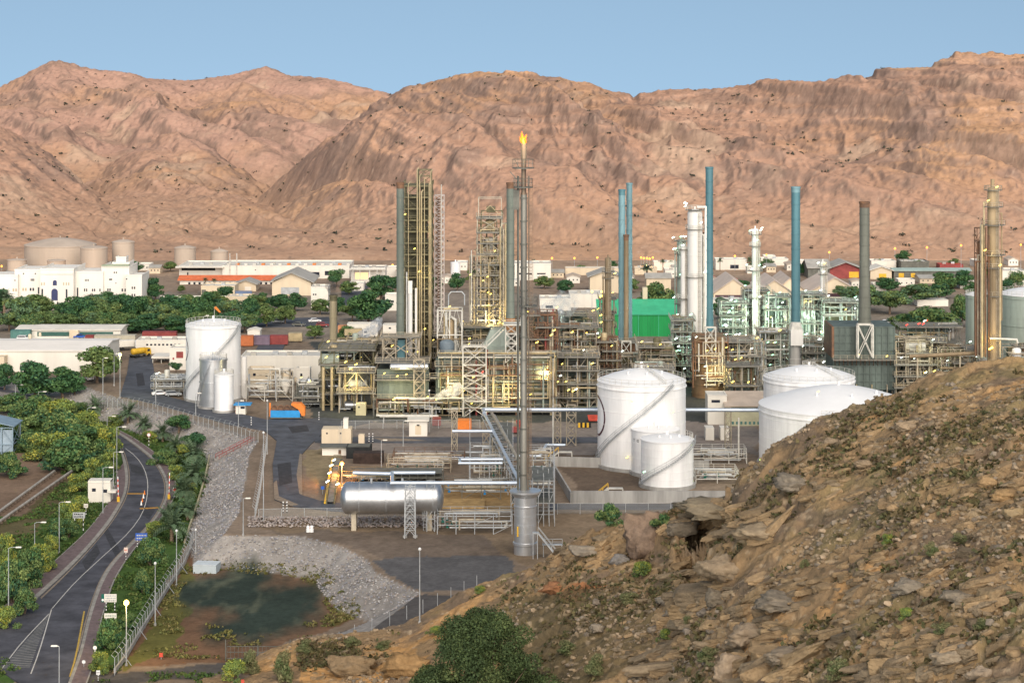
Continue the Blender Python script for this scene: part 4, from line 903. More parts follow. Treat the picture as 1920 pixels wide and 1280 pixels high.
# ---- left unit and its brown chimney
stack('short tan chimney stack on the left steel unit, puffing dark smoke',625,602,7.2,7.8,553,Z(662,602)-2,M('tan_stack',(.40,.34,.22),.6,.1,.25,.3,streak=1),3,False,OLIVE,group=None)
t,_=unit('low olive steelwork unit under the short tan chimney',602,700,781,655,14,101,OLIVE,4,4,'z',22,4,(7,'yy'),D=556,pm=[TANP,STEEL,OLIVE,PALEG,STEELD],w=.3)
MB().box(X(601,558),X(636,558),557,563,Z(690,558),Z(662,558)).build('hopper',PALEG,t); 
for px in (606,622,647): MB().tube((X(px,552),552,-.2),(X(px,552),552,Z(688,552)),.38,10).build('leg_column',TANP,t,True)
t,_=unit('pale steel frame bay with grey compressor shelter left of the first furnace',636,700,779,697,9,102,STEEL,2,2,'z',10,2,(4,'y'),D=548,w=.22)
# ---- first furnace with stack
t,bx=furnace('first grey-green furnace from the left with silver duct across its top',708,803,779,692,547,12,((709,703,806),(745,700,806),(762,700,806)),9,lamps=4)
MB().vessel((X(768,546),544.5,Z(686,546)),.85,9.2,14,'x').build('silver_duct',SILV,t,True)
m=xportal(t,776,796,675,778,543.5,5,STEEL,.22,dep=2.2)
platform(t,X(704,548),X(806,548),545.5,557,Z(676,548))
xportal(t,718,785,630,676,552,1,STEEL,.3,dep=5); platform(t,X(714,552),X(790,552),551,558,Z(630,552))
xportal(t,718,742,630,676,551.6,2,STEEL,.2,dep=1); xportal(t,762,786,630,676,551.6,2,STEEL,.2,dep=1)
MB().box(X(745,553),X(759,553),553,556,Z(672,553),Z(637,553)).build('flue_duct',TEAL,t)
stack('tall grey-green stack standing on the first furnace, left of the dark lattice tower',750.5,556,7,7.6,342,Z(634,556),GSTK,13,False)
# white standpipes
t=thing('standpipes','tall white standpipes beside the dark lattice tower foot','pipework',(X(770,560),560,0))
for px,w_,pt,pb in ((762.5,.18,510,668),(769,.62,526,672),(780,.30,540,672)): MB().tube((X(px,560),560,Z(pb,560)),(X(px,560),560,Z(pt,560)),w_,10).build('pipe',WHTC,t,True)
MB().box(X(765,560),X(773,560),559.3,560.7,Z(550,560),Z(526,560)).build('white_box',WHTC,t)
for pb in (600,640): MB().bar((X(758,560.8),560.8,Z(pb,560)),(X(785,560.8),560.8,Z(pb,560)),.15).build('bracket',STEEL,t)
# dark platform tower
D=566; t=thing('platform_tower','tall dark olive platform tower with yellowish vertical pipes, highest of the left cluster','tower',(X(784,D),D,0)); x0,xm,x1=X(759,D),X(784,D),X(808.5,D)
m=MB(); zs=[Z(690-21.4*k,D) for k in range(17)]; frame(m,[x0,xm,x1],[D,D+5,D+10],zs+[],.26,'z',.12,.4); m.build('frame',OLIVE,t)
m=MB(); frame(m,[xm,x1],[D,D+5],[zs[-1],Z(331,D),Z(319,D)],.22,'x',.1); m.build('crown_frame',OLIVE,t)
for k,z in enumerate(zs[1:]): platform(t,x0-.3,x1+.3,D-.5,D+10,z,OLIVE,OLIVE)
rr=random.Random(3); M('olive_dark',(.075,.07,.045),.8,0,.3,.6)
for k,z in enumerate(zs[:-1]):
    if k<15:
        MB().box(x0+.5,xm+rr.uniform(.5,2.9),D+1.2,D+8,z+.25,z+2.5).build('cooler_bank',M('olive_dark',(.075,.07,.045),.8,0,.3,.6),t)
    MB().box(xm+rr.uniform(.3,.9),x1-rr.uniform(.4,1.4),D+4.5,D+8.5,z+.25,z+2.3).build('cooler_bank',rr.choice([OLIVE,STEELD,MATS['olive_dark']]) if k<16 else OLIVE,t)
    if k%2==0: MB().vessel((rr.uniform(xm,x1-1),D+3,z+1.3),.6,2.5,10,'x').build('vessel',rr.choice([OLIVE,TANP,STEELD]),t,True)
for px,r_,pt in ((782.5,.17,318),(787,.15,330),(790.5,.2,360),(796,.12,336),(805,.18,345),(808,.16,322),(766,.12,345)): MB().pipe([(X(px,D),D-.8,Z(690,D)),(X(px,D),D-.8,Z(pt,D)),(X(px+3,D),D-.4,Z(pt-4,D))],r_,7).build('pipe',M('yellow_tan_pipe',(.44,.36,.22),.5,.15,.25,.3),t,True)
for k in range(8): lamp(t,rr.uniform(x0,x1),D-1.2,rr.choice(zs)+1.5,'y',.6)
# white red lattice mast
D=574; t=thing('lattice_mast','slim white and brown lattice mast right of the dark platform tower','mast',(X(823,D),D,0)); m=MB(); x0,x1=X(815,D),X(832.5,D); frame(m,[x0,x1],[D,D+2.5],[Z(690-10.8*k,D) for k in range(31)],.22,'x',.12); m.build('frame',M('pinkish_steel',(.52,.45,.42),.6,.1,.3,.6),t)
MB().tube((X(827.5,D),D,Z(640,D)),(X(827.5,D),D,Z(346,D)),.17,8).build('pole',STEELW,t,True); MB().tube((X(821,D+1),D+1.2,Z(690,D)),(X(821,D+1),D+1.2,Z(372,D)),.45,10).build('riser',RUST,t,True)
# framed yellow vessel
t,_=unit('white steel frame around a yellowish domed vessel with looped pipe',820,866,690,582,7,105,STEELW,2,4,'k',6,0,(4,'y'),D=556,decks=0,void=False,w=.28,skip=.3)
D=559; MB().vessel((X(845,D),D,Z(620,D)),1.15,6,18,'z').build('vessel',GOLDC,t,True); MB().tube((X(845,D),D,Z(690,D)),(X(845,D),D,Z(645,D)),.9,14).build('skirt',TANP,t,True)
for px in (837,854): MB().pipe([(X(px,557),557.5,Z(676,557)),(X(px,557),557.5,Z(600,557)),(X(845,557),557.5,Z(594,557))],.34,9).build('pipe',STEELW,t,True)
MB().pipe([(X(841,560),560,Z(580,560)),(X(841,560),560,Z(553,560)),(X(846,560),560,Z(547,560)),(X(866,560),560,Z(547,560)),(X(871,560),560,Z(553,560)),(X(871,560),560,Z(572,560))],.16,8).build('looped_pipe',GALV,t,True)
# white reactor structure
D=572; t=thing('reactor_tower','white braced reactor structure with tan vessel inside and head frame on top','tower',(X(915,D),D,0)); m=MB()
frame(m,[X(895,D),X(941,D)],[D,D+6],[Z(p,D) for p in (690,620,560,515,475,435,408)],.24,'x',.14,.35); frame(m,[X(897,D),X(940,D)],[D,D+6],[Z(408,D),Z(372,D)],.15); frame(m,[X(940,D),X(949,D)],[D,D+4],[Z(p,D) for p in (690,640,590,540,490,440,420)],.2); m.build('frame',M('tan_white_steel',(.47,.43,.34),.55,.05,.35,.4),t)
m=MB(); frame(m,[X(880,D),X(895,D)],[D,D+3.5],[Z(690-16*k,D) for k in range(14)],.16,'z',.09); m.build('ladder_tower',STEEL,t)
for p in (408,435,455,475,495,515,538,560,590,620,655): platform(t,X(893,D),X(943+4*(p%2),D),D-.6,D+6,Z(p,D),GRATE,STEEL)
for k,(pa,pb,rp,mt) in enumerate(((560,520,7.5,GOLDC),(520,478,6.5,TANP),(470,445,9,STEELW),(432,412,8.5,TANP))): MB().vessel((X(919,D+3),D+3,(Z(pa,D)+Z(pb,D))/2),rp*D/F,(pa-pb)*D/F*.6,16,'z').build('vessel',mt,t,True)
MB().lathe((X(919,D+3),D+3,0),[(.4,Z(602,D)),(.5,Z(575,D)),(1.05,Z(560,D))],16).build('hopper',GOLDC,t,True); MB().tube((X(919,D+3),D+3,Z(680,D)),(X(919,D+3),D+3,Z(602,D)),.4,10).build('leg_pipe',TANP,t,True)
m=MB(); a=X(919,D); m.bar((X(899,D),D,Z(405,D)),(a,D,Z(385,D)),.15); m.bar((X(939,D),D,Z(405,D)),(a,D,Z(385,D)),.15); m.build('head_brace',TANP,t); MB().box(a-1,a+1.4,D+1,D+3,Z(399,D),Z(388,D)).build('hoist',OLIVE,t)
for px,r_,pt,pb in ((884,.15,470,690),(889,.17,520,690),(938,.2,425,690),(944,.2,430,690),(948,.25,420,690),(927,.45,600,690)): MB().pipe([(X(px,D),D-1,Z(pb,D)),(X(px,D),D-1,Z(pt,D)),(X(px,D),D+1,Z(pt,D))],r_,8).build('pipe',rr.choice([STEELW,TANP,STEEL]),t,True)
pipes(t,random.Random(12),X(882,D),X(948,D),D-1,D+6,Z(690,D),Z(470,D),24,[STEEL,TANP,STEELW,STEELD],(.1,.25)); pipes(t,random.Random(13),X(895,D),X(945,D),D-1,D+5,Z(600,D),Z(395,D),18,[TANP,STEELD,STEEL,OLIVE],(.1,.22),.7)
for pa,pb,a,b in ((690,640,898,925),(625,600,905,938),(555,535,900,915),(510,490,926,938),(470,452,900,910)): MB().box(X(a,D),X(b,D),D+3.6,D+5.6,Z(pa,D)+.3,Z(pb,D)).build('dark_backing_block',rr.choice([OLIVE,STEELD,FURN]),t)  # dark boxes added as backing to darken the inside of the tower
for k in range(10): lamp(t,X(rr.uniform(882,946),D),D-1.5,Z(rr.uniform(410,660),D),'y',.55)
# ---- second, wide furnace
t,bx=furnace('widest grey-green furnace with three walkways and zigzag stair tower',818,1042,781,672,546,16,((683,816,905),(711,868,1044),(705,806,868),(745,806,868),(742,905,1046),(768,905,1046)),18,lamps=9,burn=14,rows=6)
D=542.5; m=MB(); frame(m,[X(868,D),X(911.5,D)],[D,D+3],[Z(p,D) for p in (782,752,728,704,684,650)],.3,'x',.15); m.build('stair_tower_frame',STEELW,t)
hr=MB(); s=MB()
for k,(pa,pb) in enumerate(((782,752),(752,728),(728,704),(704,684),(684,650))):
    A=(X(872,D),D+.6+(k%2)*1.1,Z(pa,D)); B=(X(906,D),D+.6+(k%2)*1.1,Z(pb,D)); 
    if k%2: A,B=(B[0],A[1],A[2]),(A[0],A[1],B[2])
    stairs(s,hr,A,B,.9)
s=s.build('zigzag_stair',STEEL,t); hr.build('handrail',STEELW,s)
for p in (752,728,704,684,650): platform(t,X(866,D),X(913,D),D+2,D+3.6,Z(p,D),STEELW,STEELW)
MB().add([(X(905,551),551,Z(650,551)),(X(955,551),551,Z(650,551)),(X(955,551),551,Z(618,551)),(X(920,551),551,Z(618,551)),(X(905,551),556,Z(650,551)),(X(955,551),556,Z(650,551)),(X(955,551),556,Z(618,551)),(X(920,551),556,Z(618,551))],[(0,1,2,3),(7,6,5,4),(0,4,5,1),(1,5,6,2),(2,6,7,3),(3,7,4,0)]).build('sloped_hood',PALEG,t)
MB().box(X(912,550),X(950,550),550,556,Z(672,550),Z(650,550)).build('flue_box',PALEG,t)
s=MB(); hr=MB(); stairs(s,hr,(X(912,545),545,Z(650,545)),(X(948,545),545,Z(615,545)),1.0); s=s.build('upper_stair',STEELW,t); hr.build('handrail',STEELW,s)
xportal(t,948,969,608,680,544,4,STEELW,.24,dep=2.5); platform(t,X(944,544),X(976,544),543,549,Z(607,544),STEELW,STEELW); platform(t,X(820,545),X(1046,545),544,548,Z(664,545))
for px,mt in ((893,MAROON),(913,MAROON),(905,RUST),(968,RUST),(1033,TANP),(1040,TANP)): MB().tube((X(px,544),544.6,-.2),(X(px,544),544.6,Z(rr.uniform(655,690),544)),.28,8).build('stand_pipe',mt,t,True)
pipes(t,random.Random(41),X(822,543),X(1044,543),542.5,545.5,1,Z(660,544),46,[STEEL,TANP,STEELW,RUST,PALEG,OLIVE],(.08,.22)); lamp(t,X(905,541),541,Z(697,541),'r',.6)
MB().vessel((X(838,548),549,Z(652,548)),1.9,2.2,16,'z').build('vessel',M('slate_vessel',(.16,.20,.23),.6,.1,.2,.4),t,True)
stack('grey-green stack with rusty foot immediately left of the flare stack',957,552,7.2,9.5,342,Z(608,552),GSTK,12,False,RUST)
m=MB().lathe((X(957,551.9),552,0),[(9.9*552/F,Z(622,552)),(9.2*552/F,Z(596,552))],24).build('rusty_foot_ring',M('bright_rust',(.42,.20,.08),.8,0,.3,.6),None,True); tag(m,'orange rusty collar around the foot of the stack next to the flare','collar')
# rusty block right of flare
t,_=unit('rusty steel structure packed with pipes right of the flare stack',990,1046,781,590,12,109,RUST,3,8,'z',30,3,(7,'y'),D=552,pm=[RUST,TANP,STEEL,MAROON,RUST],w=.28,skip=.5)
t,_=unit('pale steel pipe structure between the rusty structure and the tall white tank',1046,1120,781,668,12,110,STEEL,4,4,'z',26,3,(8,'yw'),D=552,skip=.6)
t,_=unit('dark pipe rack beneath the first furnace front',700,870,783,752,3,111,STEELD,6,1,None,14,0,(3,'y'),D=540,decks=0,void=False)
for a,b,pt,dd,sd,lab,mt in ((690,765,642,567,161,'dense pipe tangle behind the first furnace portal','S'),(806,882,628,567,162,'dense pipe and vessel tangle at the foot of the white framed vessel','S'),(862,950,612,566,163,'dense pipework packed round the reactor structure foot','T'),(955,1012,600,570,164,'rust-brown pipe tangle behind the flare riser','R'),(1050,1118,612,574,165,'tall pale pipe tangle above the plain steel pipe structure','S'),(630,702,640,570,166,'pipe tangle behind the short tan chimney hopper','T'),(1120,1160,640,576,167,'narrow pipe tangle in front of the thin brown column','R'),(1200,1262,650,580,168,'pipe tangle left of the greenish column foot','S')):
    unit(lab,a,b,740,pt,8,sd,{'S':STEEL,'T':TANP,'R':RUST}[mt],3,6,'z',26,4,(4,'y'),D=dd,skip=.5,w=.15,pm=[STEEL,TANP,STEELD,RUST,OLIVE,STEELW],vm=[PALEG,TANP,STEELW,OLIVE])
# far middle equipment behind
t=thing('horizontal_vessel','large pale green horizontal vessel on saddles behind the plain steel pipe structure','vessel',(X(1068,600),600,0)); MB().vessel((X(1068,600),600,Z(655,600)),1.95,8.6,20,'x').build('shell',PALEG,t,True)
for px in (1048,1088): MB().box(X(px,600)-.4,X(px,600)+.4,599,601,-.2,Z(662,600)).build('saddle',CONC,t)
unit('green-lit steel structure with air coolers left of the thin brown column',1042,1122,690,590,10,112,STEEL,3,5,'z',18,2,(12,'wyg'),D=612,skip=.6)
column('thin brown column with small platforms left of the twin teal stacks',1140,600,6,482,-.2,BROWNC,((510,.8,0),(522,.8,1),(600,.8,1),(650,.9,1)),((.5,.15,600,690,TANP),(-.5,.2,520,690,BROWNC)),('y',),rings=8)
m=unit('steel frame wrapped round the foot of the thin brown column',1126,1152,695,560,6,113,STEEL,1,6,'z',8,1,(5,'y'),D=602,decks=1)
# furnace with twin stacks
t,bx=furnace('narrow brown furnace carrying the twin teal stacks',1153,1190,722,643,594,9,(),3,RUST,2,lamps=0); xportal(t,1166,1183,640,692,592,2,STEELW,.26,dep=1.5); platform(t,X(1150,593),X(1193,593),592.5,603,Z(641,593))
stack('front twin teal stack with a rusty pipe against it',1166,598,6.2,8,355,Z(643,598),TEALL,11,True,TEAL)
stack('rear twin teal stack, slightly taller and paler than its neighbour',1180,612,5.4,6.5,343,Z(650,612),TEALL,11,True,TEALL)
stack('brown pipe stack shorter than the twin teal stacks and leaning on them',1174,595,4.6,4.6,440,Z(650,595),BROWNC,6,False,RUST)
# columns in the middle right
column('greenish column with lamps round its head, left of the big white column',1278,618,8.5,448,-.2,PALEG,((452,.9,4),(475,.9,3),(520,.8,2),(570,.8,2)),((-.6,.18,470,640,PALEG),),('w','g'),rings=8)
column('slim cream column with red stripe pipe between the greenish and the big white column',1283,606,7,462,-.2,WHTC,((468,.7,2),(560,1.2,1),(598,.7,1)),((.2,.15,470,640,RUST),),('w',),rings=5)
column('big white column, thickest column left of the tallest teal stack',1303,604,14,392,-.2,WHTC,((394,.6,3),(430,.6,1),(520,.5,1)),((.9,.35,388,640,WHTC),(.4,.2,440,640,STEELW)),('w',),rings=7)
column('rusty brown pipe column squeezed between the big white column and tallest teal stack',1319,608,4,440,-.2,RUST,(),(),rings=3,lad=0)
stack('tallest teal stack of all, right of the big white column',1330,604,7,8.5,313,Z(620,604),TEAL,14,False,TEAL)
unit('teal green pipe structure below the greenish column',1262,1300,720,600,9,114,PALEG,2,6,'z',16,1,(8,'wg'),D=592)
# cylindrical furnace
D=576; x=X(1329,D); t=thing('cylindrical_furnace','round rusty furnace with two-tone casing between the tall white tanks','furnace',(x,D,0)); a=32*D/F
rc=M('stained_casing',(.30,.25,.15),.75,.1,.35,.35,col2=(.19,.11,.06),streak=1)
pr=[(a,-.2)]+[(a+k,Z(p,D)+o) for p in (735,718,704,690,676) for k,o in ((0,-.1),(.12,-.08),(.12,.08),(0,.1))]+[(a,Z(664,D)),(a*.78,Z(660,D)),(a*.75,Z(658,D))]
MB().lathe((x,D,0),pr,32).build('casing',rc,t,True); MB().box(X(1299,D),X(1357,D),D-4,D+4,Z(660,D),Z(628,D)).build('convection_box',rc,t); 
m=MB(); 
for k in range(5): xx=X(1299+14.5*k,D); m.bar((xx,D-4.15,Z(660,D)),(xx,D-4.15,Z(628,D)),.25)
m.build('stiffener',RUST,t); xportal(t,1323,1342,614,668,D-5,2,STEELW,.3,dep=1.5)
p=MB().lathe((x,D,Z(676,D)),[(a,0),(a+1.4,0),(a+1.4,.15),(a,.15)],28).build('platform',GRATE,t,True); h=MB(); ringrail(h,(x,D),a+1.35,Z(676,D)+.15,1.1,18); h.build('handrail',STEEL,p)
pipes(t,random.Random(51),X(1295,D),X(1362,D),D-6.5,D-4.6,Z(720,D),Z(620,D),12,[STEEL,STEELW,RUST],(.12,.25))
for k in range(6): lamp(t,X(rr.uniform(1300,1360),D),D-6.5,Z(rr.uniform(620,720),D),rr.choice('wy'),.6)
unit('pipe structure with pale looping pipes right of the round rusty furnace',1358,1432,735,640,12,115,STEEL,3,4,'x',30,2,(8,'yw'),D=572,skip=.6,pm=[STEEL,STEELW,STEEL,GALV,PALEG])
unit('stained pipe structure between round furnace and back white tank',1365,1420,742,685,6,116,STEELD,2,2,'x',14,1,(4,'y'),D=562)
# white lamp-lit column
column('thin white column with lamp clusters on its top, right of the tallest teal stack',1416,648,6.3,428,-.2,WHTC,((440,1.0,4),(462,.8,1),(508,1.4,4),(560,.8,2)),((.3,.12,450,640,STEELW),),('w','g'),rings=5)
stack('blue-teal stack standing on the white boxed duct',1492,596,8.3,8.8,350,Z(606,596),TEAL,9,False,TEALL)
D=594; t=thing('duct_stack_base','white boxed duct on a concrete-grey cylinder carrying the blue-teal stack','duct',(X(1492,D),D,0)); MB().lathe((X(1492,D),D,0),[(2.1,Z(618,D)),(1.35,Z(604,D))],8).build('duct_cone',STEELW,t); MB().box(X(1481,D),X(1504,D),D-2.2,D+2.2,Z(646,D),Z(617,D)).build('duct_box',WHTC,t); MB().lathe((X(1491,D),D,0),[(1.7,-.2),(1.7,Z(672,D)),(1.5,Z(671,D)),(1.5,Z(646,D))],24).build('cylinder',CONC,t,True)
column('thin cream column with lamps, between the blue-teal and the dark stack',1543,640,4.8,490,-.2,WHTC,((500,.8,2),(515,.7,1),(560,.8,2)),((.4,.12,505,640,STEELW),),('w','y'),rings=4)
# lamp-lit green zone
for i,(a,b,pb,pt,dd,sd,lab) in enumerate([(1352,1400,690,568,640,121,'steel structure with dense white lamps right of the tallest teal stack'),(1396,1440,690,545,652,122,'lamp-studded steel structure round the thin white column foot'),(1436,1482,690,556,644,123,'lamp-studded steel structure left of the blue-teal stack foot'),(1504,1545,690,552,634,124,'lamp-studded steel structure right of the blue-teal stack foot'),(1545,1612,690,566,628,125,'brightest lamp-studded steel structure left of the dark stack foot'),(1425,1480,712,622,600,126,'pipe structure with air coolers in front of the lamp-studded steelwork'),(1504,1562,720,640,596,127,'pipe structure squeezed between white boxed duct and square furnace')]):
    unit(lab,a,b,pb,pt,10,sd,PALEG if i<5 else STEEL,2,5 if i<5 else 4,'z',22,3,(20 if i<5 else 9,'wwgy'),D=dd,pm=[STEELW,PALEG,GALV,STEEL,STEELW],vm=[WHTC,PALEG,SILV])
# square furnace with dark stack
t,bx=furnace('square blue-grey panelled furnace carrying the dark stack',1563,1677,800,612,574,14,((672,1560,1680),),10,M('bluegrey_plate',(.115,.145,.13),.6,.1,.3,.4,streak=1),4,lamps=2,rows=8); xportal(t,1609,1637,609,671,571,1,STEELW,.34,dep=2.5)
m=MB(); z=Z(673,574)
for k in range(15): m.bar((X(1563+8*k,574),571.5,z),(X(1566+8*k,574),574,z-1.8),.18)
m.build('bracket_row',RUST,t); MB().box(X(1559,574),X(1563.5,574),573.5,588,Z(670,574),Z(612,574)).build('end_plate',RUST,t)
stack('dark grey-brown stack with widening foot on the square furnace',1621,578,9.4,12.5,378,Z(614,578),M('dark_stack',(.145,.15,.125),.65,.1,.3,.25,streak=1),12,False,RUST,flare=.45)
# right pipe structures
unit('pale pipe structure right of the square furnace, above the rocky hill',1680,1770,760,640,12,131,STEEL,4,5,'z',40,3,(8,'wy'),D=572,skip=.6,pm=[STEEL,STEELW,STEEL,TANP])
unit('low pipe structure in front of the gold column above the hill crest',1765,1840,760,655,10,132,STEEL,3,4,'z',26,2,(5,'w'),D=566,skip=.6)
unit('thin pipe racks behind the square furnace right side',1690,1800,700,612,10,133,STEELD,4,3,'z',24,3,(8,'wr'),D=612,skip=.7)
t=thing('gold_pipe','long brown pipe running from the right pipe structures to the gold column','pipe',(X(1760,562),562,Z(664,562))); MB().pipe([(X(1705,562),562,Z(668,562)),(X(1843,562),562,Z(661,562))],.55,10).build('run',BROWNC,t,True); MB().bar((X(1720,562),562,-.1),(X(1720,562),562,Z(668,562)),.3).build('support',STEEL,t); MB().bar((X(1800,562),562,-.1),(X(1800,562),562,Z(665,562)),.3).build('support',STEEL,t)
# gold column right
D=560; t,x,z1=column('gold brown twin column with many vertical pipes near the right edge',1862,D,10.5,350,-.2,GOLDC,((357,.9,1),(388,1.2,1),(422,1.8,0),(478,1.8,1),(502,1.2,1),(555,1.0,0)),((-1.0,.28,380,668,TANP),(-1.9,.2,422,668,STEEL),(-2.6,.16,478,668,STEEL),(-3.2,.25,490,668,RUST),(.7,.2,400,600,GOLDC)),('y',),rings=9)
MB().vessel((X(1842,D),D+1.5,Z(560,D)),1.15,29,16,'z').build('side_column',RUST,t,True); MB().tube((X(1861,D),D,Z(350,D)),(X(1861,D),D,Z(336,D)),.5,10).build('top_vent',GOLDC,t,True)
for px,pt,pb,r_ in ((1845,425,668,.22),(1851,440,668,.2),(1855,470,668,.22),(1872,480,668,.3),(1838,420,668,.3)): MB().tube((X(px,D),D-1.9,Z(pb,D)),(X(px,D),D-1.9,Z(pt,D)),r_,8).build('pipe',rr.choice([TANP,STEEL,RUST,BROWNC]),t,True)
MB().pipe([(X(1852,D),D-2.5,Z(632,D)),(X(1902,D),D-2.5,Z(634,D)),(X(1904,D),D-2.5,Z(641,D))],.28,8).build('cross_pipe',STEELW,t,True)
m=MB(); frame(m,[X(1832,D),X(1848,D)],[D,D+3],[Z(668-24*k,D) for k in range(11)],.2,'z',.1); m.build('side_frame',RUST,t); lamp(t,X(1853,D),D-3,Z(650,D),'y',1.3)
t=thing('pump_vessel','small upright white vessel with round platform below the right edge tank','vessel',(X(1906,555),555,0)); MB().vessel((X(1906,555),555,Z(672,555)),1.2,4.5,16,'z').build('shell',WHTC,t,True); MB().lathe((X(1906,555),555,Z(662,555)),[(1.2,0),(2.4,0),(2.4,.2),(1.2,.2)],18).build('platform',STEEL,t,True)
MB().tube((X(1906,555),555,-.2),(X(1906,555),555,Z(690,555)),.5,10).build('pedestal',CONC,t,True); unit('pipework at the right picture edge under the pale green tank',1880,1935,740,650,6,134,STEEL,2,3,'x',12,1,(4,'y'),D=568)
# fill racks behind the front row
for i,(a,b,pt,dd,lab) in enumerate([(700,870,655,585,'long rear pipe rack behind the first furnace'),(1120,1265,668,588,'rear pipe rack under the green building'),(1190,1262,690,560,'low pipe rack left of the round rusty furnace'),(1040,1125,720,560,'low dark pipe rack under the pale green horizontal vessel')]):
    unit(lab,a,b,780,pt,8,140+i,STEEL if i!=3 else STEELD,max(3,int((b-a)/28)),3,'z',26,3,(7,'yw'),D=dd,skip=.7)
for px,py,D_,e,c in ((1375,600,632,5000,(.7,1,.75)),(1415,585,640,5000,(.75,1,.8)),(1460,600,636,5500,(.7,1,.75)),(1525,610,626,5500,(.75,1,.8)),(1580,600,620,6000,(.8,1,.8)),(1610,625,612,4000,(.7,1,.75)),(1280,470,608,1800,(.85,1,.9)),(1415,440,640,1500,(.9,1,.9)),(1080,630,600,2500,(.7,1,.8)),(660,715,545,2200,(1,.85,.35)),(750,735,541,2200,(1,.85,.4)),(840,720,540,2200,(1,.85,.4)),(950,735,540,2400,(1,.85,.4)),(1020,700,545,2200,(1,.75,.35)),(920,600,568,2000,(1,.8,.35)),(795,520,562,500,(1,.85,.3)),(795,430,562,250,(1,.85,.3)),(1345,700,566,2500,(1,.8,.35)),(1400,690,566,2500,(.9,1,.6)),(1300,660,585,1500,(.5,1,.7)),(1855,640,556,700,(1,.75,.25)),(1860,480,556,250,(1,.8,.4)),(1740,660,566,1800,(.9,1,.7))):
    glow(X(px,D_),D_,Z(py,D_),e,c)
# ================================================================ buildings
def bld(label,px0,px1,pyb,pyt,dep,mat,roof=None,rz=None,wins=(),doors=(),name='building',cat='building',group=None,D=None,parapet=.5,along='x',wmat=None,extra=(),ov=.5,front_open=None,D0=0):
    D=D or Dg(pyb); x0,x1=X(px0,D),X(px1,D); z1=Z(pyt,D); t=thing(name,label,cat,((x0+x1)/2,D,0),group)
    w=MB(); w.box(x0,x1,D,D+dep,-.4,z1)
    if rz is not None:
        zr=Z(rz,D)
        if along=='y': xm=(x0+x1)/2; w.add([(x0,D,z1+.002),(x1,D,z1+.002),(xm,D,zr),(x0,D+dep,z1+.002),(x1,D+dep,z1+.002),(xm,D+dep,zr)],[(0,1,2),(5,4,3),(0,2,5,3),(1,4,5,2)])
        else:
            zr=zr; ym=D+dep/2; w.add([(x0,D,z1+.002),(x0,D+dep,z1+.002),(x0,ym,zr),(x1,D,z1+.002),(x1,D+dep,z1+.002),(x1,ym,zr)],[(0,1,2),(5,4,3),(0,3,5,2),(1,2,5,4)])
        w.build('wall',mat,t); MB().gable(x0,x1,D,D+dep,z1+.02,zr+.06,along,ov).build('roof',roof or ROOFW,t)
    else:
        w.build('wall',mat,t); m=MB().box(x0+.3,x1-.3,D+.3,D+dep-.3,z1+.003,z1+.06)
        m.build('roof',roof or ROOFW,t)
        if dep>=8 and x1-x0>6:
            for k in range(int(min(5,(x1-x0)/7))+1): ux=x0+1.2+(x1-x0-4)*((k+.3+.4*((k*37+int(px0))%10)/10)/(int(min(5,(x1-x0)/7))+1)); MB().rbox((ux,D+dep*(.35+.3*((k*53)%7)/7),z1+.05),1.5,1.2,.9).build('roof_unit',GALV if k%2 else ROOFG,t)
        if parapet:
            p=MB(); p.box(x0-.06,x1+.06,D-.06,D+.28,z1+.005,z1+parapet); p.box(x0-.06,x1+.06,D+dep-.28,D+dep+.06,z1+.005,z1+parapet); p.box(x0-.06,x0+.28,D+.282,D+dep-.282,z1+.005,z1+parapet-.01); p.box(x1-.28,x1+.06,D+.282,D+dep-.282,z1+.005,z1+parapet-.01); p.build('parapet',mat,t)
    for cx,cy,ww,hh in wins:
        a,b,c,d=X(cx-ww/2,D),X(cx+ww/2,D),Z(cy+hh/2,D),Z(cy-hh/2,D); MB().box(a,b,D-.03,D+.1,c,d).build('window',wmat or DGLASS,t)
    for cx,cy,ww,hh,mt in doors:
        a,b,c,d=X(cx-ww/2,D),X(cx+ww/2,D),Z(cy+hh/2,D),Z(cy-hh/2,D); MB().box(a,b,D-.05,D+.1,c,d).build('door',mt,t)
    return t,(x0,x1,D,z1)
# ---- white palace
Dp=800; t=thing('palace_building','white palace-like building with arched portal and rows of small windows behind the trees','building',(X(105,Dp),Dp,0))
def blk(a,b,pt,dy,dep,mat=OFFW,nm='wing'):
    D=Dp+dy; x0,x1,z=X(a,Dp),X(b,Dp),Z(pt,Dp); p=MB().box(x0,x1,D,D+dep,-.4,z); p.box(x0-.1,x1+.1,D-.1,D+.3,z+.003,z+.6); p.box(x0-.1,x0+.3,D+.303,D+dep,z+.003,z+.6); p.box(x1-.3,x1+.1,D+.303,D+dep,z+.003,z+.6); return p.build(nm,mat,t)
PW=M('palace_white',(.80,.76,.69),.7,0,.07,.15,streak=1)
for a in ((-60,32,518,1,18),(24,84,509,3,20),(78,140,505,-2,22),(134,192,512,1.5,20),(188,240,503,2.5,18),(236,266,518,0,16)): blk(*a,mat=PW)
blk(205,237,497,6,10,PW,'tower'); blk(211,230,487,7,5,PW,'roof_house'); MB().box(X(188,Dp),X(239,Dp),Dp+2,Dp+5.8,Z(503,Dp)+.62,Z(498,Dp)).build('green_band',M('palace_green',(.38,.43,.30),.7,0,.1,.3),t)
MB().box(X(79,Dp),X(139,Dp),Dp-2.25,Dp-2.1,Z(513,Dp),Z(510,Dp)).build('cornice',PW,t)
def win(cx,cy,w_,h_,dy,mt=DGLASS,nm='window'):
    MB().box(X(cx-w_/2,Dp),X(cx+w_/2,Dp),Dp+dy-.06,Dp+dy+.1,Z(cy+h_/2,Dp),Z(cy-h_/2,Dp)).build(nm,mt,t)
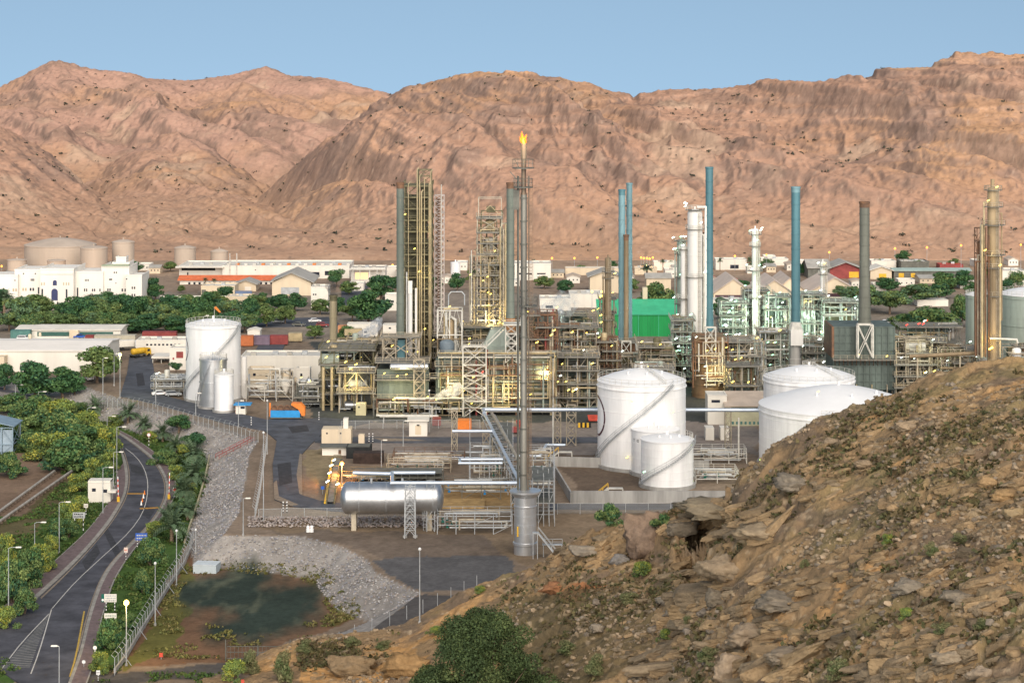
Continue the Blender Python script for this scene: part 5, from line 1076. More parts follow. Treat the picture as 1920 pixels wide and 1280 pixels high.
CRW=M('cream_window',(.50,.40,.28),.5,0,.1,.5)
def dyat(cx): return -2 if 78<=cx<=140 else 3 if 32<cx<78 else 1 if cx<=32 else 1.5 if cx<188 else 2.5 if cx<236 else 0
for cx,cy,w_,h_ in ((40.7,514.5,2.2,2.6),(63,514.5,2.2,2.6),(27,526,2,2.4),(55,526,1.5,4.5),(57.5,526,1.5,4.5),(60,526,1.5,4.5),(54,544,3,5.5),(59,544,3,5.5),(69,546,2.6,12),(81.5,548,3,15),(127,549,3,16),(144,549,2.6,18),(157,544.5,2.2,5.5),(161,544.5,2.2,5.5),(172,544.5,2.2,5),(176,544.5,2.2,5),(186,544.5,2.2,5),(190,544.5,2.2,5),(200,544.5,2.4,5),(204,544.5,2.4,5),(227,545,2.6,5.5),(232.5,545,2.6,5.5),(248,539.5,2.4,4.5),(252.5,539.5,2.4,4.5),(248,553,2.4,4.5),(252.5,553,2.4,4.5),(228,559,2.6,5),(233,559,2.6,5),(158.5,526,1.4,4),(161.3,526,1.4,4),(164,526,1.4,4),(212,512,2,3),(216,512,2,3),(205,525,6,2.5),(215,532,1.6,2),(237.5,523,2.4,2.4)): win(cx,cy,w_,h_,dyat(cx))
for cx in (24,29,40,45): win(cx,544,3,5.5,dyat(cx),CRW)
for cx in (76,80.5,85,121.5,126.5,131): win(cx,531,2,5.5,dyat(cx),CRW)
def arch(cx,pt,pb,w_,dy,nm):
    m=MB(); x0,x1=X(cx-w_/2,Dp),X(cx+w_/2,Dp); r=(x1-x0)/2; xc=(x0+x1)/2; z0=Z(pb,Dp); zt=Z(pt,Dp)-r; q=[(x0,z0),(x1,z0)]+[(xc+r*math.cos(a),zt+r*math.sin(a)) for a in np.linspace(0,PI,9)]
    n=len(q); m.add([(x,Dp+dy-.08,z) for x,z in q]+[(x,Dp+dy+.1,z) for x,z in q],[tuple(range(n)),tuple(range(n,2*n))[::-1]]+[(i,n+i,n+(i+1)%n,(i+1)%n) for i in range(n)]); m.build(nm,M('portal_blue',(.05,.06,.14),.3,0,.2,.5),t)
arch(104.5,540,562,12,-2,'portal'); arch(105,524,534,7.5,-2,'arched_window')
m=MB(); 
for k in range(8): m.box(X(97,Dp),X(111,Dp),Dp-4-k*.5,Dp-2.05,-.4,Z(563,Dp)-k*.35)
m.build('front_steps',PW,t)
# ---- left and middle buildings
bld('long pale green boundary wall in front of the palace trees',78,136,592,580,1,M('pale_green_wall',(.30,.42,.36),.7,0,.15,.3),None,parapet=.2,name='boundary_wall',cat='wall',D=788)
t,b=bld('upper white warehouse with shaded canopy beneath the tall beige tank',336,417,520,500,24,OFFW,ROOFW,wins=((352,513,2.5,5),)); MB().box(b[0]-1,b[1]+1,b[2]-4,b[2]-.01,b[3]-.1,b[3]+.4).build('canopy',ROOFW,t); MB().box(b[0]+1,b[1]-3,b[2]-.03,b[2]+.2,b[3]-1.6,b[3]-.2).build('painted_shadow',DARK,t)  # dark strip on the wall stands for the shade under the canopy
t,b=bld('very long white warehouse with red tiled lean-to and orange roof vents',417,655,521,500,26,OFFW,ROOFW,wins=((479,506,2,2),(573,506,2,2),(590,514,18,8),(531,515,9,5),(615,512,12,8))); 
for px in range(425,650,16): MB().box(X(px,b[2]),X(px+6,b[2]),b[2]+2,b[2]+5,b[3]+.52,b[3]+1.1).build('roof_vent_box',ORNG if px%3==0 else ROOFW,t)  # small vent boxes along the roof, none of them glows
t,b=bld('low white arcade with red tiled roof in front of the long warehouse',337,523,538,526,8,OFFW,TERRA,wins=tuple((355+k*9.6,532.5,4,7) for k in range(17)),parapet=0,D=875); MB().gable(b[0],b[1],b[2],b[2]+9,b[3]+.1,b[3]+1.6,'x',.8).build('tiled_roof',TERRA,t)
for px,lab in ((431,'left of the two white masts above the long warehouse'),(444,'right of the two white masts above the long warehouse')): tag(MB().tube((X(px,900),900,-.1),(X(px,900),900,Z(475,900)),.22,8).build('mast',STEELW,None,True),lab,'mast')
t,b=bld('cream gabled warehouse with grey double doors left of the short tan chimney',510,583,553,530,24,CREAM,ROOFG,512,along='y',doors=((544,545,34,13,GALV),),ov=1.2)
bld('white annex with two small windows beside the cream gabled warehouse',583,615,576,540,10,OFFW,ROOFW,wins=((588,552,2.5,3),(592,552,2.5,3)),D=790)
bld('small tan gabled shed left of the cream gabled warehouse',441,480,545,534,12,CREAM,ROOFG,526,along='y',doors=((465,541,12,7,OFFW),),ov=.8)
bld('low tan flat-roofed house beside the small tan gabled shed',377,440,553,538,12,CREAM,ROOFW,doors=((382,548,8,10,STEELD),))
bld('pale blue low wall under the small tan gabled shed',441,472,553,546,1,M('bluish_wall',(.15,.20,.32),.6,0,.15,.3),None,name='boundary_wall',cat='wall',parapet=.1)
bld('beige block house with brown door behind the round clipped tree',424,472,582,558,9,CREAM,ROOFW,doors=((459,575,7,11,STEELD),))
bld('long pale wall with green coping behind the left trees',300,425,570,556,1.5,OFFW,GREENB,name='boundary_wall',cat='wall',parapet=.25)
t,b=bld('long low pale shed with dark teal open front on the left',30,226,634,619,14,OFFW,ROOFW,615.5,along='x'); 
for a,c in ((70,130),(149,212)): MB().box(X(a,b[2]),X(c,b[2]),b[2]-.1,b[2]+.2,Z(630,b[2]),Z(622,b[2])).build('open_bay',M('dark_teal_bay',(.05,.12,.10),.8,0,.2,.5),t)
MB().box(X(131,b[2]),X(148,b[2]),b[2]-1.0,b[2]-.1,-.3,Z(618,b[2])).build('porch',CREAM,t)
t,b=bld('broad white flat-pitched warehouse at the left picture edge',-60,192,700,658,27,OFFW,M('warm_white_roof',(.82,.77,.70),.7,0,.06,.1),651,along='x',ov=.4,D=622); MB().vessel((X(56,640),640,b[3]+2.0),.5,1,10,'z').build('roof_vent',CREAM,t,True); MB().vessel((X(75,645),645,b[3]+2.0),.4,.8,10,'z').build('roof_vent',CREAM,t,True); MB().box(X(-2,b[2]),X(14,b[2]),b[2]-4,b[2]-.02,-.3,4.8).build('lean_to',CREAM,t)
t,b=bld('white arcaded office with row of small dark arches by the plant gate',255,349,662,640,9,OFFW,ROOFW,wins=tuple((276+k*7.5,646,4,3.4) for k in range(9)))
t,b=bld('white gate house blocks beside the tall white tank with emblem',318,349,692,655,8,OFFW,ROOFW,wins=((337,651+14,13,12),(325,672,3,4)),wmat=MAROON)
t=thing('carport','white flat carport on thin posts near the plant gate','carport',(X(300,640),640,0)); MB().box(X(284,640),X(320,640),640,648,Z(672,640),Z(668,640)).build('roof',OFFW,t)
for px in (286,302,318):
    for y in (640.5,647): MB().bar((X(px,640),y,-.2),(X(px,640),y,Z(672,640)),.2).build('post',STEELW,t)
bld('long white office block right of the tall white tank with emblem',452,604,718,670,12,OFFW,ROOFW,wins=((533,701,7,8),(546,701,7,8)),D=604)
bld('low cream cabin in front of the long white office block',465,511,716,693,4,CREAM,ROOFW,wins=((477,702,5,5),(500,703,5,5)),D=592)
bld('small white cabin at the right end of the long white office block',556,581,712,693,4,OFFW,ROOFW,wins=((565,703,4,6),),D=594)
bld('white portable cabin row in front of the big dark trees',651,708,630,608,5,OFFW,ROOFW,wins=((660,616,3,3),(690,617,3,3)),D=705,parapet=.2)
bld('small white portable cabin between steam plume and grey-green stack',718,743,630,610,5,OFFW,ROOFW,wins=((731,615,4,3),),D=706,parapet=.2)
bld('white house with one dark window behind the trees left of the grey-green stack',722,748,583,555,8,OFFW,ROOFW,wins=((736,565,5,4),),D=780)
bld('white flat block left of the grey-green stack below the mountain',725,750,518,503,8,OFFW,ROOFW)
t,b=bld('open white portico building with orange-lit interior under the mountain',658,722,530,504,12,OFFW,ROOFG); MB().box(X(666,b[2]),X(690,b[2]),b[2]-.05,b[2]+.2,Z(523,b[2]),Z(511,b[2])).build('lit_window',M('warm_lit',(1,.55,.25),emit=.7),t)
for px in (663,676,694,708,719): MB().bar((X(px,b[2]),b[2]-3,-.2),(X(px,b[2]),b[2]-3,b[3]-.1),.35).build('post',STEELW,t)
MB().box(b[0]-.5,b[1]+.5,b[2]-3.4,b[2]-.07,b[3]-.1,b[3]+.3).build('canopy',ROOFW,t)
tank('white silo between the lattice mast and reactor structure far behind',854,890,9,492,.3,WHITE,None,rails=False,girders=(),group=None,name='silo')
bld('long white building with dark window strip far behind the flare stack',965,1033,524,496,14,OFFW,ROOFW,wins=((975,513,3,3),(990,513,14,2.5),(1015,513,16,2.5)),D=893)
bld('low red-roofed hut just right of the flare stack in the far yard',1010,1026,528,522,5,TERRA,TERRA,parapet=.1)
# ---- right side
D=705; t=thing('green_building','bright green metal shed with paler green roof behind the twin teal stacks','building',(X(1215,D),D,0)); x0,x1=X(1121,D),X(1311,D); ze,zr=Z(590,D),Z(573,D); MB().box(x0,x1,D,D+12,-.3,ze).build('wall',GREENB,t)
m=MB(); m.add([(x0-.3,D-.4,ze-.05),(x1+.3,D-.4,ze-.05),(x1+.3,D+9,zr+1.0),(x0-.3,D+9,zr+1.0),(x0-.3,D-.4,ze+.2),(x1+.3,D-.4,ze+.2),(x1+.3,D+9,zr+1.25),(x0-.3,D+9,zr+1.25)],[(0,3,2,1),(4,5,6,7),(0,1,5,4),(1,2,6,5),(2,3,7,6),(3,0,4,7)]); m.build('roof',GREENR,t)
MB().box(x0,x1,D+8.8,D+12.2,ze,zr+.9).build('rear_wall',GREENB,t)
m=MB()
for k in range(1,5): MB().box(x0+(x1-x0)*k/5-.12,x0+(x1-x0)*k/5+.12,D-.2,D-.003,-.2,ze-.1).build('downpipe',GREENR,t)
for k in range(64): m.box(x0+(x1-x0)*k/64,x0+(x1-x0)*(k+.5)/64,D-.06,D-.002,-.2,ze-.12)
m.build('cladding_ribs',M('green_rib',(.02,.28,.085),.5,0,.25,.5,streak=1),t); MB().box(X(1207,D+4),X(1216,D+4),D+9.5,D+12.5,zr+.95,Z(545,D)).build('roof_tower',CREAM,t)
bld('pale flat building half veiled by steam right of the rusty structure',1012,1070,610,562,12,OFFW,ROOFW,wins=((1030,575,14,5),),D=760)
bld('white low shed beyond the steam left of the thin brown column',1068,1128,580,552,14,OFFW,ROOFW,D=790,parapet=.2)
bld('white-topped equipment shed under the green building',1192,1262,690,650,8,OFFW,ROOFW,wins=((1210,668,8,10),),D=618)
t,b=bld('pump house with wide beige roof between the tall white tanks',1362,1432,806,762,9,M('wall_painted_lit',(.52,.50,.34),.7,0,.15,.4),TAN,None,parapet=0,D=528); m=MB(); D=528; m.add([(b[0]-.6,D-1,b[3]+.1),(b[1]+6,D-1,b[3]+.1),(b[1]+6,D+10,b[3]+2.2),(b[0]-.6,D+10,b[3]+2.2),(b[0]-.6,D-1,b[3]+.3),(b[1]+6,D-1,b[3]+.3),(b[1]+6,D+10,b[3]+2.4),(b[0]-.6,D+10,b[3]+2.4)],[(0,3,2,1),(4,5,6,7),(0,1,5,4),(1,2,6,5),(2,3,7,6),(3,0,4,7)]); m.build('slanted_roof',TAN,t)  # yellowish lamp light is put into the wall colour
for k in range(7): MB().box(X(1372+k*8,D),X(1376+k*8,D),D-.05,D+.1,.2,Z(800-10,D)).build('door_panel',GRNB,t)
bld('white box shed beside the pump house with beige roof',1327,1363,806,742,7,OFFW,ROOFW,wins=((1342,752,16,5),),D=530,parapet=.2)
for i,px in enumerate((1331,1359)): tag(MB().box(X(px-8,507),X(px+8,507),507,511,-.1,Z(802,507)).build('white_crate',OFFW),['left','right'][i]+' white cabinet below the pump house','cabinet','white cabinets below the pump house')
for i,(a,b_,pk,pe,pb,lab) in enumerate(((1338,1412,524,548,560,'first pale pitched shed from the left behind the lamp-studded steelwork'),(1412,1492,526,551,562,'second pale pitched shed from the left behind the lamp-studded steelwork'),(1455,1508,522,542,556,'third pale pitched shed, partly behind the blue-teal stack'),(1518,1612,521,545,556,'pale pitched shed with striped roof left of the dark stack'))):
    t,b=bld(lab,a,b_,pb+6,pe+3,30,CREAM,M('pinkish_roof',(.60,.50,.42),.7,0,.1,.2),pk,along='y',D=Dg(pb)); MB().box(b[0]+.6,b[1]-.6,b[2]-.06,b[2]+.1,-.1,b[3]-.4).build('painted_opening',M('maroon_painted_shade',(.09,.05,.06),.8,0,.2,.4),t)  # dark panel on the wall stands for the shade inside the shed
bld('long white roofed wall in front of the pale pitched sheds',1336,1402,578,562,8,OFFW,ROOFW,D=795,parapet=.1)
t,b=bld('dark-fronted gabled hall with grey roof beneath the mountain left of the dark stack',1556,1614,521,505,16,MAROON,ROOFG,492,along='y',ov=1.5,doors=((1601,515,18,11,YEL),)); t2,b2=bld('grey-roofed hall wing joined left of the dark-fronted gabled hall',1515,1556,521,503,16,STEELD,ROOFG,490,along='x')
bld('small gabled house right of the dark stack below the mountain',1632,1672,522,508,12,CREAM,ROOFW,500,along='y',doors=((1655,517,14,8,YEL),),ov=.8)
bld('long canopy with pale green roof right of the dark stack',1676,1820,522,508,9,STEELD,M('greenish_roof',(.36,.46,.42),.7,0,.1,.2),505,along='x',wins=((1690,516,10,8),(1712,516,8,8)),wmat=YEL)
bld('white long roofed shed above the small gabled house',1634,1680,504,491,10,OFFW,ROOFW); bld('dark shed with white roof beside the lone hillside tree',1690,1742,507,492,12,STEELD,ROOFW)
bld('low red-roofed shed above the long green canopy',1762,1806,503,496,8,MAROON,RED,parapet=.1)
bld('white walled low compound between the dark stack trees',1720,1778,573,563,6,OFFW,ROOFW,parapet=.2); bld('white flat building right of the gold column beneath the mountain',1872,1925,535,510,14,OFFW,ROOFW)
bld('pale building left of the gold column behind trees',1800,1836,540,528,8,OFFW,ROOFG)
bld('cream gabled house left of the twin teal stacks',1106,1164,548,520,14,CREAM,ROOFG,508,along='y',ov=1); bld('long cream wall building under the orange lamps far behind thin brown column',1060,1162,515,503,7,CREAM,ROOFW,parapet=.2); bld('cream low building below the row of orange lamps',1190,1232,514,503,8,CREAM,ROOFW,parapet=.2)
bld('white low building beside the palms left of the greenish column',1226,1268,506,493,8,OFFW,ROOFW); bld('grey-roofed house among the dark trees left of the greenish column',1212,1258,545,522,10,CREAM,ROOFG,515,along='x')
bld('white house with shaded porch right of the tallest teal stack',1342,1400,505,488,9,OFFW,ROOFW,wins=((1377,500,16,7),)); bld('white two-step house left of the blue-teal stack below the mountain',1424,1478,497,487,9,OFFW,ROOFW); bld('small white upper storey house behind the two-step house',1432,1454,490,481,6,OFFW,ROOFW,wins=tuple((1436+4*k,484,2,2) for k in range(5)))
tag(scatter('pipe_stock',[(X(rnd.uniform(1338,1382),880),rnd.uniform(876,886),rnd.uniform(.2,2.2),.7) for _ in range(60)],M('red_stock',(1,1,1),.7,0,.1,1,attr='tint'),RK0,9,'stuff','stock','stock',[(.35,.12,.09),(.45,.25,.2)]),'heap of reddish pipe stock in the far yard behind the tallest teal stack','pipe heap',None,'stuff')
# containers and trucks
def container(label,px0,px1,pyb,mat,h=2.6,dep=2.6,group='shipping containers in the yard'):
    p=G(px0,pyb); q=G(px1,pyb); t=thing('shipping_container',label,'container',((p.x+q.x)/2,p.y,0),group); m=MB().box(p.x,q.x,p.y,p.y+dep,.1,h); n=max(3,int((q.x-p.x)/.6))
    for k in range(n+1): x=p.x+(q.x-p.x)*k/n; m.box(x-.08,x+.08,p.y-.07,p.y-.002,.2,h-.1)
    m.build('body',mat,t); m=MB()
    m.box(p.x-.05,q.x+.05,p.y-.09,p.y+dep+.09,h+.002,h+.12); m.build('top_frame',mat,t); MB().box(q.x-.0,q.x+.06,p.y+.15,p.y+dep-.15,.3,h-.15).build('door',mat,t)
for a in ((267,330,640,MAROON,3.0,2.6),(177,253,648,M('cream_container',(.50,.46,.36),.6,0,.12,.4),3.2,3),(160,175,646,MAROON,2.8,2.6),(20,56,636,GRNB,2.8,2.6),(452,474,649,M('orange_red_container',(.50,.16,.06),.6,0,.2,.5),3.2,2.6),(476,505,647,M('violet_grey_container',(.20,.15,.20),.6,0,.2,.5),2.8,2.6),(506,539,646,MAROON,2.8,2.6),(541,566,640,TANP,2.6,2.6),(634,655,628,M('rust_orange_container',(.55,.25,.12),.6,0,.2,.5),3,2.6)):
    container({267:'long maroon container behind the white arcaded office',177:'long cream container left of the white arcaded office',160:'short maroon container at the left end of the cream container',20:'dark green container by the long low pale shed',452:'orange-red container right of the tall white tank with emblem',476:'violet-grey container next to the orange-red one',506:'maroon container between the violet-grey and tan ones',541:'tan container at the right end of the container row',634:'rust-orange container left of the white portable cabin row'}[a[0]],*a)
bld('white barrel-roofed store behind the orange-red container',464,487,634,620,5,OFFW,ROOFW,617,along='y',ov=.2)
def kiosk(label,px0,px1,pyb,pyt,dep,mat,roofmat,name='kiosk',cat='kiosk',wins=(),doors=(),ov=.4):
    return bld(label,px0,px1,pyb,pyt,dep,mat,roofmat,wins=wins,doors=doors,name=name,cat=cat,parapet=0)[0]
t,b=bld('beige equipment house on legs beside the inner plant road',603,658,834,805,5,CREAM,CREAM,wins=((613,812,3,3),(639,812,3,3)),parapet=0); m=MB(); ladder(m,X(638,b[2]),b[2]-.4,.2,b[3]+.8,.5,False); m.build('ladder',STEELW,t); MB().box(X(643,b[2]),X(652,b[2]),b[2]+1,b[2]+3,b[3]+.06,b[3]+2.4).build('roof_unit',OFFW,t)
bld('narrow beige cabinet right of the beige equipment house',672,683,833,815,2,CREAM,CREAM,parapet=0,name='cabinet',cat='cabinet')
t,b=bld('low white hut with brown door in front of the beige equipment house',604,649,852,840,4,OFFW,STEELD,doors=((637,847,5,8,RUST),),parapet=0); MB().box(b[0]-.5,b[1]+.8,b[2]-.6,b[2]+4.4,b[3]+.1,b[3]+.35).build('roof_slab',STEELD,t)
bld('black tank shed right of the low white hut',649,695,858,838,5,DARK,STEELD,parapet=0,name='shed',cat='shed'); bld('long dark tarpaulin-covered store behind the orange street lamp',662,718,868,850,4,M('dark_tarp',(.045,.03,.025),.9,0,.4,.6),MATS['dark_tarp'],parapet=0,name='store',cat='store')
t,b=bld('white substation hut with hipped roof on the plant edge',767,801,816,790,4,OFFW,ROOFW,doors=((784,806,11,17,CREAM),(784,797,5,3,DARK)),parapet=0,name='hut',cat='hut'); MB().box(b[0]-.4,b[1]+.4,b[2]-.5,b[2]+4.5,b[3]+.08,b[3]+.5).build('roof_slab',ROOFW,t)
container('orange-red steel container by the pipe trestles in the plant yard',859,883,807,ORNG,2.4,3,None); container('dark maroon container left of the orange-red steel container',811,826,799,MAROON,1.8,3,None)
bld('cream pump cabin under the pale steel frame bay',667,686,777,757,3,M('cream_painted_lit',(.55,.50,.30),.7,0,.1,.4),CREAM,parapet=0,wins=((673,763,3,3),),name='cabin',cat='cabin')  # lamp light is put into the cream of the cabin walls
t,b=bld('tiny gate booth with blue roof edge and pink side by the fence',442,460,776,760,3,OFFW,BLUE,wins=((455,764,8,4),),parapet=0,name='gate_booth',cat='booth'); MB().box(b[0]-.06,b[0]-.01,b[2]+.1,b[2]+2.8,.2,b[3]-.3).build('pink_panel',M('pink_panel',(.75,.35,.30),.6,0,.05,.5),t); MB().box(b[0]-.5,b[1]+1.4,b[2]-.5,b[2]+3.3,b[3]+.08,b[3]+.35).build('blue_roof',BLUE,t)
# silo and duct works left of furnaces
D=572; t=thing('duct_works','white vertical duct and slanted cream conveyors beside the tall white tank with emblem','ductwork',(X(485,D),D,0)); MB().tube((X(457,D),D,-.2),(X(457,D),D,Z(668,D)),.85,14).build('vertical_duct',WHTC,t,True)
for a in ((464,708,508,726),(506,690,556,712)): MB().bar((X(a[0],D),D,Z(a[1],D)),(X(a[2],D),D,Z(a[3],D)),1.0).build('conveyor',CREAM,t)
for px,pt,r_ in ((492,726,1.35),(536,712,1.4)): m=MB().lathe((X(px,D-3),D-3,0),[(.3,1.5),(r_,4),(r_,Z(pt,D)),(.3,Z(pt,D)+.6)],18); m.build('silo',OFFW,t,True,ang=50)
m=MB(); frame(m,[X(466,D),X(500,D)],[D-5,D-1],[-.2,4,Z(720,D)],.2,'z',.1); frame(m,[X(522,D),X(552,D)],[D-5,D-1],[-.2,4,Z(706,D)],.2,'z',.1); m.build('frame',STEELW,t)
pipes(t,random.Random(77),X(466,D),X(552,D),D-5.5,D-1,.5,8,10,[STEELW,GALV,STEEL])
unit('grey machinery frame between the tall white tank and the olive steel unit',556,600,775,722,8,151,STEELD,2,2,'z',14,2,(2,'y'),D=556,pm=[GALV,STEELW,STEELD])
unit('tangle of pale valves and pipes at the foot of the tall white tank',288,345,742,712,8,152,GALV,3,2,'z',26,2,(2,'w'),D=578,pm=[GALV,STEELW,STEEL],w=.14)
# vehicles
def car(label,x,y,z,rz,mat,name='parked_car',cat='car',group=None,L=4.4,h=1.45,suv=0):
    t=thing(name,label,cat,(0,0,0),group); w=.9
    prof_=[(-L/2,.35),(-L/2,.75),(-L/2+.15,.85),(-L*.32 if not suv else -L*.47,.9),(-L*.22 if not suv else -L*.43,h),(L*.12,h),(L*.26,.92),(L/2-.1,.78),(L/2,.55),(L/2,.35)]
    m=MB(); n=len(prof_); m.add([(px,-w,pz) for px,pz in prof_]+[(px,w,pz) for px,pz in prof_],[tuple(range(n))[::-1][::-1],tuple(range(n,2*n))[::-1]]+[(i,n+i,n+(i+1)%n,(i+1)%n) for i in range(n)]); m.build('body',mat,t)
    g=[(-L*.30 if not suv else -L*.44,.95),(-L*.215 if not suv else -L*.42,h-.08),(L*.11,h-.08),(L*.23,.95)]
    for s in (-1,1): MB().add([(px,s*(w+.012),pz) for px,pz in g]+[(px,s*(w-.05),pz) for px,pz in g],[(0,1,2,3),(7,6,5,4),(0,4,5,1),(1,5,6,2),(2,6,7,3),(3,7,4,0)]).build('side_window',DGLASS,t)
    MB().add([(L*.125,-.75,h-.03),(L*.125,.75,h-.03),(L*.262,.78,.97),(L*.262,-.78,.97)],[(0,3,2,1)]).build('windscreen',DGLASS,t)
    for sx in (-.31,.31):
        for s in (-1,1): m=MB().tube((sx*L,s*(w-.2),.33),(sx*L,s*(w+.03),.33),.33,14); wv=m.build('wheel',BLACK,t,True); MB().tube((sx*L,s*(w+.02),.33),(sx*L,s*(w+.045),.33),.2,10).build('rim',GALV,wv,True)
    for s in (-1,1): MB().box(-L/2-.03,-L/2+.05,s*.65-.13,s*.65+.13,.62,.78).build('tail_light',RED,t); MB().box(L/2-.06,L/2+.02,s*.65-.13,s*.65+.13,.55,.68).build('headlight',LAMPG,t)
    t.location=(x,y,z); t.rotation_euler=(0,0,rz); return t
p=GT(168,712); car('white off-road car parked beside the big tree near the plant gate',p.x,p.y,p.z,PI/2+.3,WHITE,suv=1,h=1.75)
p=G(300,741); car('white saloon car parked by the pipe tangle next to the tall white tank',p.x,p.y,0,.3,WHITE); p=G(325,742); car('pale grey pickup-like car right of the white saloon by the tall white tank',p.x,p.y,0,.2,GALV,suv=1)
cl=[WHITE,GALV,STEELD,MAROON,BLUES,WHITE]
for i,(px,py,w_) in enumerate(((590,604,'between the two rows of the tree-lined car park'),(522,605,'at the left end of the tree-lined car park'),(560,611,'in the front row of the tree-lined car park'),(605,612,'at the right end of the tree-lined car park, front row'),(150,634,'in front of the long low pale shed porch'),(45,637,'beside the dark green container'),(1662,607,'in the clearing behind the square furnace'))):
    p=G(px,py); car(['small white car','pale silver car','dark grey car','maroon car','dark blue car','white compact car','white van-like car'][i]+' '+w_,p.x,p.y,0,rnd.uniform(-.3,.3),cl[i%6],suv=i%2)
def lorry(label,px,pyb,rz,cab,bodym,L=8,h=3,name='lorry',kind='box'):
    p=G(px,pyb); t=thing(name,label,'lorry',(0,0,0)); m=MB(); m.box(-L/2,L/2-2.1,-1.2,1.2,.75,1.0); m.build('chassis',STEELD,t); m=MB()
    if kind=='box': m.box(-L/2,L/2-2.2,-1.22,1.22,1.02,h)
    else: m.vessel((-1,0,1.9),.95,L-3,16,'x')
    m.build('load_body',bodym,t,kind!='box'); c=[(L/2-2.0,.6),(L/2-2.0,2.6),(L/2-.5,2.6),(L/2-.1,1.6),(L/2,.6)]; n=5; MB().add([(a,-1.15,b) for a,b in c]+[(a,1.15,b) for a,b in c],[tuple(range(n)),tuple(range(n,2*n))[::-1]]+[(i,n+i,n+(i+1)%n,(i+1)%n) for i in range(n)]).build('cab',cab,t)
    for s in (-1,1): MB().box(L/2-1.6,L/2-.6,s*1.165-.01,s*1.165+.01,1.6,2.3).build('side_window',DGLASS,t)
    MB().add([(L/2-.47,-1,2.5),(L/2-.47,1,2.5),(L/2-.1,1,1.65),(L/2-.1,-1,1.65)],[(0,3,2,1)]).build('windscreen',DGLASS,t)
    for x in (-L*.38,-L*.24,L*.36):
        for s in (-1,1): MB().tube((x,s*.85,.5),(x,s*1.22,.5),.5,14).build('wheel',BLACK,t,True)
    t.location=(p.x,p.y,.02); t.rotation_euler=(0,0,rz)
lorry('yellow tank lorry waiting by the white arcaded office',263,669,.9,YEL,YEL,7,kind='tank'); lorry('white box lorry beside the yellow tank lorry',240,655,.4,WHITE,OFFW); lorry('tan lorry with pale load near the rust-orange container',668,633,.2,OFFW,TANP)
# blue and orange machine
p=G(537,786); t=thing('pump_truck','blue skid machine with brown hose coils and bright orange end by the plant road','machine',(p.x,p.y,0)); x,y=p.x,p.y; MB().box(x-4,x+3.4,y,y+2.4,.5,2.2).build('blue_body',BLUE,t); m=MB(); m.box(x-4,x+4,y-.1,y+2.5,.25,.45); m.build('skid_frame',STEELD,t)
c=[(x+3.0,2.5),(x+1.2,3.6),(x+1.3,4.1),(x+3.6,4.0),(x+4.6,2.9),(x+4.6,.9),(x+3.9,.9)]; n=7; MB().add([(a,y-.05,b) for a,b in c]+[(a,y+2.45,b) for a,b in c],[tuple(range(n))[::-1],tuple(range(n,2*n))]+[(i,(i+1)%n,n+(i+1)%n,n+i) for i in range(n)]).build('orange_end',ORNG,t)
for k in range(3): MB().pipe([(x-3.0+k*1.6+.75*math.cos(a)*1.1,y+.2+.12*a,2.35+1.1*math.sin(a)) for a in np.linspace(0,PI,11)],.17,8).build('hose_arc',RUST,t,True)
MB().box(x-3.8,x+2.6,y+.5,y+2.2,2.21,3.0).build('brown_bundle',RUST,t)
MB().box(x-4.5,x-4.1,y+1.6,y+2,.4,3.9).build('orange_post',ORNG,t)
# ================================================================ vegetation
LEAFG=M('leaves',(1,1,1),.7,0,.25,1.2,attr='tint',spec=.15); BARK=M('bark',(.17,.12,.085),.9,0,.35,2)
def leafmesh(name,blobs,n,size,tints,seed,up=.3):
    # blobs: (x,y,z,rx,ry,rz); leaf clumps spread near each blob's surface and through it
    rg=np.random.default_rng(seed); B=np.array(blobs,float); vol=(B[:,3]*B[:,4]*B[:,5])**.67; pk=rg.choice(len(B),n,p=vol/vol.sum())
    d=rg.normal(size=(n,3)); d/=np.linalg.norm(d,axis=1)[:,None]; rad=rg.uniform(.25,1,n)**.45; c=B[pk,:3]+d*B[pk,3:]*rad[:,None]
    nr=d+rg.normal(size=(n,3))*.7+np.array([0,0,up]); nr/=np.linalg.norm(nr,axis=1)[:,None]
    a=np.cross(nr,rg.normal(size=(n,3))); a/=np.linalg.norm(a,axis=1)[:,None]; b=np.cross(nr,a); s=size*rg.uniform(.55,1.3,n)[:,None]
    V=np.stack([c-a*s,c-b*s*.55+nr*s*.1,c+a*s,c+b*s*.55-nr*s*.1],1).reshape(-1,3); Q=np.arange(4*n).reshape(n,4)
    T=np.array(tints); bt=T[rg.integers(len(T),size=len(B))]; col=bt[pk]*rg.uniform(.7,1.3,n)[:,None]; mixm=rg.random(n)<.35; col[mixm]=T[rg.integers(len(T),size=mixm.sum())]
    return npmesh(name,V,Q,False,np.repeat(col*(1.3 if name!='crown' or n>20000 else 1.6),4,0))
G_DARK=[(.032,.082,.036),(.045,.10,.04),(.03,.072,.038),(.06,.115,.04)]; G_OLIVE=[(.085,.13,.045),(.11,.15,.05),(.07,.115,.042),(.13,.165,.055)]; G_YEL=[(.21,.23,.04),(.27,.26,.05),(.15,.20,.05)]; G_BLUE=[(.07,.13,.07),(.09,.15,.08),(.065,.115,.06)]; G_PALM=[(.10,.155,.085),(.125,.18,.10),(.08,.13,.07)]
